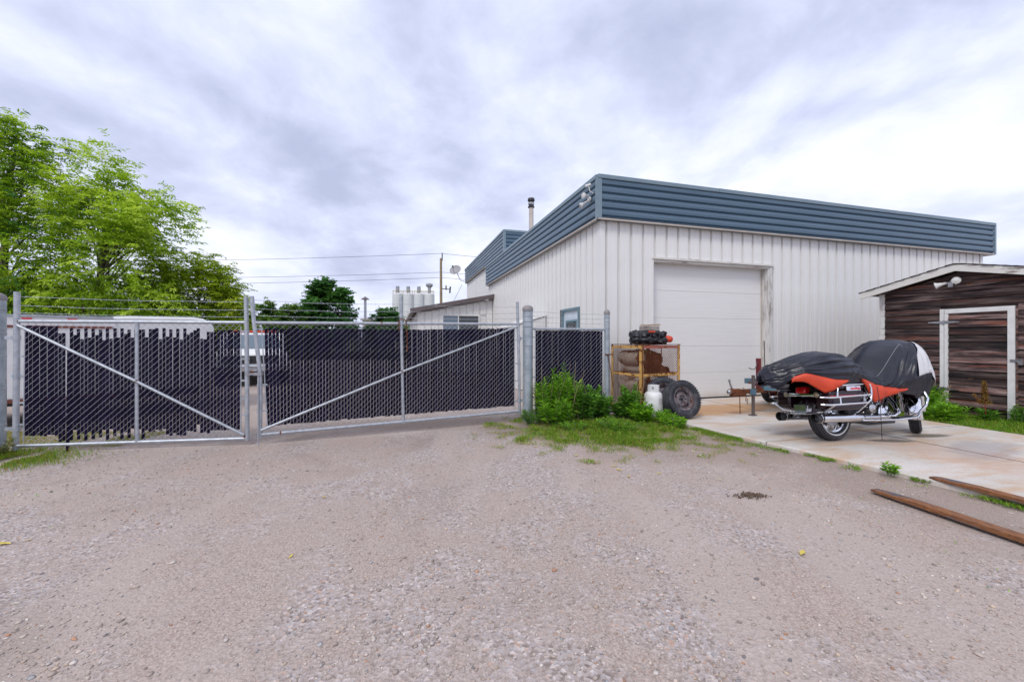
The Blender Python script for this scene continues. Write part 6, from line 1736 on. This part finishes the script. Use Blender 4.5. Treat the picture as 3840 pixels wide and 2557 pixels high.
dock = weed('dock plant with rusty seed spike before the shed door', (8.06, 6.90, 0), 6, 0.26, 0.12, 0.16, 0.05, 10, WEED2, 22, 'weeds by the shed', 'dock_plant')
mb = MB(); mb.tube([(0, 0, 0), (-0.02, 0, 0.30), (-0.04, 0.01, 0.66)], [0.008, 0.007, 0.003], 5); mb.tube([(-0.01, 0, 0.2), (-0.16, 0.05, 0.46)], 0.004, 4); mb.build('stalk', simple('red_stalk', (0.30, 0.045, 0.03)), dock)
rg_ = np.random.default_rng(77); n = 700
s = rg_.random(n); Ppos = np.stack([-0.02 - 0.02 * s + rg_.normal(size=n) * 0.028 * (1.2 - s), rg_.normal(size=n) * 0.028 * (1.2 - s), 0.30 + 0.40 * s], 1)
Ppos[:70] = np.stack([-0.07 - 0.09 * s[:70] + rg_.normal(size=70) * 0.012, 0.03 + 0.02 * s[:70], 0.32 + 0.16 * s[:70]], 1)
foliage('seed_spike', dock, Ppos, rg_.normal(size=(n, 3)) + np.array([0, 0, 0.8]), rg_.normal(size=(n, 3)), np.full(n, 0.030), np.full(n, 0.018), np.array([(0.34, 0.17, 0.045), (0.30, 0.22, 0.06), (0.22, 0.10, 0.04)])[rg_.integers(0, 3, n)])['kind'] = 'stuff'

# ------------------------------------------------------------------ grass
def grass(label, X, Y, H, pal, seed, z=0.0, wmin=0.003, flat=0.35):
    rg_ = np.random.default_rng(seed); n = len(X)
    az = rg_.random(n) * 2 * math.pi
    P = np.stack([X, Y, np.full(n, z - 0.008)], 1)
    lean = flat * (0.5 + rg_.random(n))
    D = np.stack([np.cos(az) * lean, np.sin(az) * lean, np.ones(n)], 1)
    U = np.stack([-np.cos(az), -np.sin(az), np.full(n, 0.3)], 1)
    pal = np.array(pal); C = pal[rg_.integers(0, len(pal), n)] * (0.75 + 0.5 * rg_.random((n, 1)))
    V, F, Cc = leaf_arrays(P, D, U, H, np.full(n, 0.0055) * (0.7 + 0.7 * rg_.random(n)), C, 0.1)
    o = link(bpy.data.objects.new('grass', np_mesh('grass', V, F, m_grass, Cc)))
    return tag(o, label, 'grass', kind='stuff')
GR = [(0.110, 0.280, 0.020), (0.150, 0.350, 0.024), (0.20, 0.42, 0.03), (0.27, 0.42, 0.035), (0.33, 0.37, 0.05)]
GY = [(0.28, 0.33, 0.05), (0.38, 0.35, 0.08), (0.40, 0.29, 0.09), (0.18, 0.30, 0.04)]
def dens(xa, ya, s, o): return np.array([noise.noise((a * s + o, b * s, o)) for a, b in zip(xa, ya)])
rg_ = np.random.default_rng(5)
n = 120000
X = rg_.uniform(-0.7, 3.3, n); Y = rg_.uniform(4.6, 7.6, n)
d = np.sqrt(((X - 1.55) / 1.62) ** 2 + ((Y - 6.45) / 1.45) ** 2) + 0.45 * dens(X, Y, 1.7, 2.0) + 0.75 * dens(X, Y, 4.2, 4.0)
T = (X - CORNER.x) * AX.x + (Y - CORNER.y) * AX.y; B = (X - CORNER.x) * BX.x + (Y - CORNER.y) * BX.y
SLL = np.interp(B, [-12, -5.65, -5, -4.5, -2.77, -1.7, 0], [1.2, .93, .90, .80, .50, .39, .35]) - 0.02
k = (rg_.random(n) < np.clip((1.12 - d) * 1.25, 0, 1)) & ~((T > SLL)) 
X, Y, d = X[k], Y[k], d[k]
near = d + 0.25 * rg_.normal(size=len(d)) < 0.72
H = np.where(near, 0.03 + 0.05 * rg_.random(len(X)), 0.015 + 0.025 * rg_.random(len(X)))
grass('bright green grass patch in front of the fence panel', X[near], Y[near], H[near] * (0.7 + 0.8 * np.clip(0.8 - d[near], 0, 1)), GR + [(0.34, 0.27, 0.09)], 1, flat=0.6)
grass('thin yellowing grass fringing the green patch', X[~near], Y[~near], H[~near], GY, 2, flat=0.9)
n = 9000; b = rg_.uniform(-6.2, -1.6, n); t_ = np.array([slab_left(q) for q in b]) - 0.015 - np.abs(rg_.normal(size=n)) * 0.10
pts = np.array([tuple(W(a, c)) for a, c in zip(t_, b)]); k = (dens(pts[:, 0], pts[:, 1], 2.4, 7.0) + 0.5 * dens(pts[:, 0], pts[:, 1], 6.0, 3.0) > -0.12 + 0.08 * (-b - 2))
grass('low grass growing along the gravel edge of the pad', pts[k, 0], pts[k, 1], 0.02 + 0.035 * rg_.random(k.sum()), GR[:4] + [(0.22, 0.19, 0.05)], 3, flat=0.7)
n = 16000; b = rg_.uniform(-5.2, -0.3, n); t_ = rg_.uniform(4.56, 5.90, n)
pts = np.array([tuple(W(a, c)) for a, c in zip(t_, b)])
grass('green grass strip between the pad and the shed', pts[:, 0], pts[:, 1], 0.05 + 0.07 * rg_.random(n), GR, 4)
n = 9000; X = rg_.normal(-6.15, 0.42, n); Y = rg_.normal(4.72, 0.22, n); k = (dens(X, Y, 3.0, 1.0) > -0.25)
grass('ragged grass at the foot of the left hinge post', X[k], Y[k], 0.03 + 0.05 * rg_.random(k.sum()), GR + GY, 5)
n = 14000; X = rg_.uniform(-6.0, 4.2, n); Y = rg_.uniform(1.8, 5.6, n)
dd = dens(X, Y, 1.3, 11.0) + 0.6 * dens(X, Y, 6.0, 5.0)
wl_ = np.clip((-X - 2.6 - 0.25 * Y) * 0.35, 0, 0.35) + np.clip(0.30 - 0.30 * np.abs(X - (2.9 + 0.3 * (4.6 - Y))), 0, 0.25)
k = (rg_.random(n) < wl_ * 1.2) & (dd > 0.18)
T = (X - CORNER.x) * AX.x + (Y - CORNER.y) * AX.y; B = (X - CORNER.x) * BX.x + (Y - CORNER.y) * BX.y
k &= T < np.interp(B, [-12, -5.65, -5, -4.5, -2.77, -1.7, 0], [1.2, .93, .90, .80, .50, .39, .35]) - 0.03
grass('sparse weeds and grass sprouting through the gravel', X[k], Y[k], 0.012 + 0.02 * rg_.random(k.sum()), GR[:4], 6, flat=1.2)
n = 9000; X = rg_.uniform(-9, -5.2, n); Y = rg_.uniform(5.35, 6.2, n); k = dens(X, Y, 2.0, 3.0) > -0.2
grass('yellowish grass and leaf litter behind the left gate leaf', X[k], Y[k], 0.03 + 0.04 * rg_.random(k.sum()), GY + [(0.45, 0.36, 0.05)], 8, flat=1.0)
n = 26000; X = rg_.uniform(-26, -3, n); Y = rg_.uniform(29.0, 33.0, n)
grass('far grass verge beyond the yard', X, Y, 0.35 + 0.3 * rg_.random(n), [(0.16, 0.20, 0.03), (0.22, 0.24, 0.04), (0.10, 0.17, 0.03)], 9, flat=0.4)

# fallen leaves and odd bits on the gravel
def ground_pt(u, v):
    yy_ = EYE * 1523.0 / (v - 1275.0); return ((u - 1920.0) / 1523.0 * yy_, yy_)
m_yleaf = simple('yellow_leaf', (0.62, 0.50, 0.09), (0.50, 0.38, 0.08), 20, 0.6)
m_pleaf = simple('pale_leaf', (0.55, 0.50, 0.30), (0.46, 0.42, 0.24), 20, 0.6)
def fallen(me_mat, L, Wd):
    mb = MB(); pts = [(-0.5, 0, 0.0), (-0.25, 0.30, 0.05), (0.1, 0.5, 0.04), (0.35, 0.3, 0.06), (0.55, 0, 0.10), (0.35, -0.3, 0.05), (0.1, -0.5, 0.02), (-0.25, -0.30, 0.05)]
    V = [(x * L, y * Wd, z * L + 0.003) for x, y, z in pts] + [(0.0, 0, 0.004)]
    mb.add(V, [(8, i, (i + 1) % 8) for i in range(8)]); return mb.mesh('fallen_leaf', me_mat)
fl_a, fl_b = fallen(m_yleaf, 0.075, 0.028), fallen(m_pleaf, 0.06, 0.034)
rr = random.Random(8)
lv = [(3008, 2072, 0, 1.25), (1090, 2080, 0, 0.6), (105, 2018, 0, 0.7), (18, 2032, 0, 1.3), (2575, 1635, 1, 1.0), (2600, 1690, 1, 1.0), (2635, 1692, 1, 0.8), (2300, 1745, 0, 0.9), (2322, 1759, 0, 1.0), (2357, 1784, 0, 0.9), (2470, 1772, 0, 0.8), (2583, 1640, 1, 1.2), (2625, 1705, 1, 0.9), (2700, 1795, 1, 0.8), (2915, 1668, 0, 1.3), (2850, 1690, 1, 1.0), (2750, 1857, 1, 0.5), (1985, 1660, 0, 1.0), (2010, 1672, 0, 0.8), (2160, 1705, 0, 0.9), (1215, 1860, 0, 0.6), (2235, 1842, 1, 0.6), (2420, 1700, 0, 0.8), (2780, 1645, 1, 1.0), (2720, 1632, 0, 0.7)]
for u, v, kind_, s_ in lv:
    x, y = ground_pt(u, v)
    o = inst('fallen_leaf', (fl_a, fl_b)[kind_], None, (x, y, ground_z(x, y) + 0.004), (rr.uniform(-.1, .1), rr.uniform(-.1, .1), rr.uniform(0, 6.28)), (s_,) * 3)
    lab_ = {3008: 'yellow leaf lying alone on the open gravel at right', 1090: 'tiny yellow leaf in the middle of the foreground gravel', 105: 'yellow leaf just right of the picture edge at left', 18: 'large yellow leaf at the left picture edge', 2915: 'large yellow leaf at the pad edge near the motorcycle', 1215: 'tiny yellow leaf below the right gate leaf'}.get(u)
    tag(o, lab_ or ('small curled yellow leaf among the thin grass by the pad', 'small pale buff leaf among the thin grass by the pad')[kind_], 'leaf', ('yellow fallen leaves', 'pale fallen leaves')[kind_])
x, y = ground_pt(2815, 1856)
mb = MB(); iv2, if2 = ico()
for i in range(150):
    c = Vector((rr.gauss(0, 0.07), rr.gauss(0, 0.030), 0)); c.z = max(0, 0.022 - 0.25 * abs(c.x) * abs(c.x) / 0.1 - 0.2 * abs(c.y)) * rr.random(); s_ = rr.uniform(0.003, 0.010)
    mb.add([c + Vector(p) * s_ * rr.uniform(0.8, 1.2) for p in iv2], [tuple(f) for f in if2])
o = mb.build('soil_clod', simple('dark_soil', (0.15, 0.10, 0.065), (0.10, 0.068, 0.048), 30, 0.95), None, 60); o.location = (x, y, -0.004)
tag(o, 'crumbled dark brown clod of soil on the gravel', 'soil clod')

# ------------------------------------------------------------------ vehicles behind the gate
m_vwhite = simple('white_vehicle_paint', (0.74, 0.74, 0.74), (0.66, 0.66, 0.66), 2, 0.25)
m_vbrown = simple('brown_stripe', (0.16, 0.045, 0.03), (0.20, 0.06, 0.04), 4, 0.45)
td = Vector((0.723, 0.690, 0))
et = thing('enclosed_trailer', 'white enclosed trailer with rounded nose behind the left gate leaf', 'trailer', (-8.9, 5.5, 0), math.atan2(td.y, td.x))
MB().box(0, 2.55, 0.0, 1.9, 0.45, 1.80).build('body', m_vwhite, et, bevel=0.03)
nose = [(2.30, 0.47), (3.85, 0.47), (3.95, 0.8), (3.98, 1.3), (3.96, 1.66), (3.90, 1.76), (3.78, 1.83), (3.6, 1.85), (2.7, 1.835), (2.50, 1.82), (2.30, 1.76)]
MB().prism(nose, 0.02, 1.88).build('nose', m_vwhite, et, 50, bevel=0.04)
MB().box(0.0, 2.50, -0.012, 0.0, 1.60, 1.64).build('stripe', m_vbrown, et)
MB().box(0.0, 2.6, -0.015, 0.05, 0.40, 0.452).build('skirt', m_vbrown, et)
for x in (0.45, 0.95, 1.45, 1.95): MB().box(x, x + 0.11, -0.018, 0.0, 1.735, 1.762).build('marker_lamp', m_redlens, et)
MB().box(0.0, 2.5, -0.02, 0.01, 1.782, 1.812).build('roof_edge', m_galv, et)
MB().box(1.55, 1.62, -0.015, 0.0, 1.20, 1.22).build('door_latch', m_black, et)
MB().lathe([(0.0, 0.004), (0.05, 0.004), (0.05, 0)], 18, Matrix.Translation((1.40, 0, 0.83)) @ Matrix.Rotation(R(90), 4, 'X')).build('round_sticker', simple('pale_blue_sticker', (0.22, 0.48, 0.60)), et)
road_wheel(et, (2.0, 0.12, 0.31), stripe=False); road_wheel(et, (2.0, 1.75, 0.31), stripe=False)
MB().box(0.1, 3.7, 0.1, 1.8, 0.34, 0.45).build('chassis', m_eng, et)
tk = thing('pickup_truck', 'white pickup truck facing the gap between the gate leaves', 'truck', (-7.9, 12.3, 0), R(30))
body = [(0.0, 0.55), (0.0, 0.95), (0.12, 1.04), (1.15, 1.10), (1.75, 1.60), (2.0, 1.66), (3.1, 1.66), (3.35, 1.15), (5.1, 1.12), (5.15, 0.5), (0.2, 0.42)]
MB().prism(body, -0.95, 0.95, Matrix.Rotation(R(90), 4, 'Z')).build('body', m_vwhite, tk, 40, bevel=0.05)
MB().add([(-0.80, 1.17, 1.135), (0.80, 1.17, 1.135), (0.70, 1.70, 1.585), (-0.70, 1.70, 1.585)], [(0, 1, 2, 3)]).build('windscreen', m_bglass, tk)
mb = MB(); mb.box(-0.68, 0.68, -0.02, 0.03, 0.68, 0.93)
g_ = mb.build('grille', m_eng, tk)
for i in range(4): MB().box(-0.66, 0.66, -0.035, -0.02, 0.70 + i * 0.06, 0.725 + i * 0.06).build('grille_bar', m_chrome, g_)
for s in (-1, 1):
    MB().box(s * 0.80 - 0.11, s * 0.80 + 0.11, -0.03, 0.03, 0.72, 0.90).build('headlamp', m_lens, tk)
    MB().box(s * 0.98 - 0.0, s * 1.16, 1.35, 1.42, 1.15, 1.38).build('mirror', m_eng, tk)
MB().box(-0.98, 0.98, -0.12, 0.02, 0.46, 0.64).build('bumper', m_chrome, tk, bevel=0.02)
MB().tube([(0.08, -0.13, 0.50), (0.08, -0.2, 0.46), (0.0, -0.2, 0.42), (-0.02, -0.13, 0.44)], 0.02, 6).build('tow_hook', m_rust, tk)
MB().box(-0.72, 0.72, 1.95, 2.10, 1.662, 1.73).build('roof_lamp', m_orange, tk, bevel=0.02)
for s in (-1, 1):
    for y in (0.85, 4.1):
        w_ = bpy.data.objects.new('wheel', None); link(w_, tk); w_.location = (s * 0.86, y, 0.37); w_.rotation_euler = (0, R(90), 0)
        tyre_mesh(0.37, 0.24, 0.21).build('tyre', m_tyre, w_, 35); steel_rim(w_, 0.21, 0.24, m_steel)
MB().box(-0.8, 0.8, 0.1, 4.9, 0.30, 0.5).build('chassis', m_eng, tk)

# ------------------------------------------------------------------ far things: silos, warehouse, pole with wires
m_silo = simple('silo_white', (0.66, 0.67, 0.68), (0.60, 0.61, 0.62), 0.4, 0.5)
m_yel = simple('yellow_rail', (0.55, 0.42, 0.12), None, 1, 0.6)
for i in range(4):
    r = 1.515; x = -33.8 + i * 3.05
    sl_ = thing('silo', ('leftmost pale storage silo', 'second pale storage silo from the left', 'third pale storage silo from the left', 'rightmost pale storage silo with wider vent cap')[i] + ' beyond the annex', 'silo', (x, 120 + 0.4 * i, 0), 0, 'storage silos')
    MB().lathe([(r, 0), (r, 14.9), (r * 0.7, 15.3), (0, 15.4)], 28).build('shell', m_silo, sl_, 40)
    mb = MB(); mb.lathe([(0.55, 15.2), (0.55, 17.3), (0, 17.35)] if i < 3 else [(0.5, 15.2), (0.5, 17.0), (1.05, 17.6), (1.05, 18.1), (0, 18.4)], 12); mb.build('vent', m_steel, sl_, 40)
    mb = MB(); ring = [((r - 0.1) * math.cos(a), (r - 0.1) * math.sin(a), 15.95) for a in np.linspace(0, 2 * math.pi, 17)[:-1]]
    mb.tube(ring, 0.06, 5, closed=True)
    for q in ring[::2]: mb.tube([(q[0], q[1], 14.8), q], 0.05, 4)
    mb.build('handrail', m_yel, sl_)
wh = thing('warehouse', 'low far warehouse roof right of the maple', 'building', (-27.5, 78, 0), R(2))
MB().box(-1.2, 7.5, 0, 10, 0, 5.2).build('wall', m_beige, wh); MB().box(-1.5, 7.8, -0.3, 10.3, 5.2, 5.5).build('roof', m_oldwood, wh)
MB().tube([(-1.0, 1, 5.4), (-1.0, 1, 9.2)], 0.26, 10).build('stack', m_steel, wh, 40)
MB().lathe([(0.85, 9.3), (0.0, 9.9)], 14, Matrix.Translation((-1.0, 1, 0))).build('stack_cap', m_brown, wh, 40)
MB().tube([(2.8, 1, 5.4), (2.8, 1, 7.2)], 0.2, 8).build('flue', m_brown, wh, 40)
m_pole = simple('weathered_pole', (0.22, 0.17, 0.10), (0.28, 0.22, 0.13), 3, 0.85)
up_ = thing('utility_pole', 'timber utility pole with transformer behind the annex roof', 'pole', (-6.62, 38, 0), 0)
MB().tube([(0, 0, 0), (-0.03, 0, 9.05)], [0.15, 0.11], 10).build('mast', m_pole, up_, 40)
MB().tube([(0.08, 0, 8.8), (0.09, 0, 9.55)], 0.05, 6).build('insulator_pin', m_black, up_)
MB().lathe([(0, 3.0), (0.27, 3.05), (0.27, 3.95), (0.2, 4.05), (0, 4.08)], 16, Matrix.Translation((0.55, 0.0, 0.1))).build('transformer', m_steel, up_, 40)
mb = MB(); mb.tube([(0.55, 0, 4.15), (0.52, 0, 4.45)], 0.05, 6); mb.tube([(0.1, 0, 3.6), (0.3, 0, 3.6)], 0.06, 6); mb.build('bushing', m_steel, up_)
mb = MB(); mb.tube([(0, 0, 6.2), (0.85, 0, 6.15)], 0.04, 6); mb.tube([(0.45, 0, 6.1), (0.45, 0, 6.5)], 0.06, 6); mb.tube([(0.8, 0, 5.8), (0.85, 0, 6.4)], 0.07, 6); mb.build('cutout_arm', m_black, up_)
MB().tube([(-0.42, 0.2, 0), (-0.42, 0.2, 4.6)], 0.12, 8).build('stub_post', m_oldwood, up_)
up2 = thing('utility_pole', 'far utility pole beyond the left picture edge', 'pole', (-62, 41, 0), 0)
MB().tube([(0, 0, 0), (0, 0, 9.6)], [0.15, 0.11], 10).build('mast', m_pole, up2, 40)
for z0_, z1_, lab in ((9.5, 9.6, 'topmost power line'), (7.75, 8.0, 'middle power line'), (7.25, 7.3, 'lowest power line')):
    mb = MB(); A_, B_ = Vector((-6.6, 38, z0_)), Vector((-62, 41, z1_))
    mb.tube([A_.lerp(B_, s) + Vector((0, 0, -0.45 * 4 * s * (1 - s))) for s in np.linspace(0, 1, 25)], 0.016, 5)
    A2 = A_ + Vector((24, 6, -0.2)); mb.tube([A_.lerp(A2, s) + Vector((0, 0, -0.3 * 4 * s * (1 - s))) for s in np.linspace(0, 1, 10)], 0.016, 5)
    tag(mb.build('power_line', m_black, None), lab + ' crossing the sky from the utility pole', 'power line', 'overhead power lines')
gw = MB(); gw.tube([tuple(W(-0.05, 18.4, 5.0)), (-6.0, 36.0, 3.2)], 0.012, 4)
tag(gw.build('service_cable', m_black, None), 'thin cable slanting down from the dish corner', 'cable')
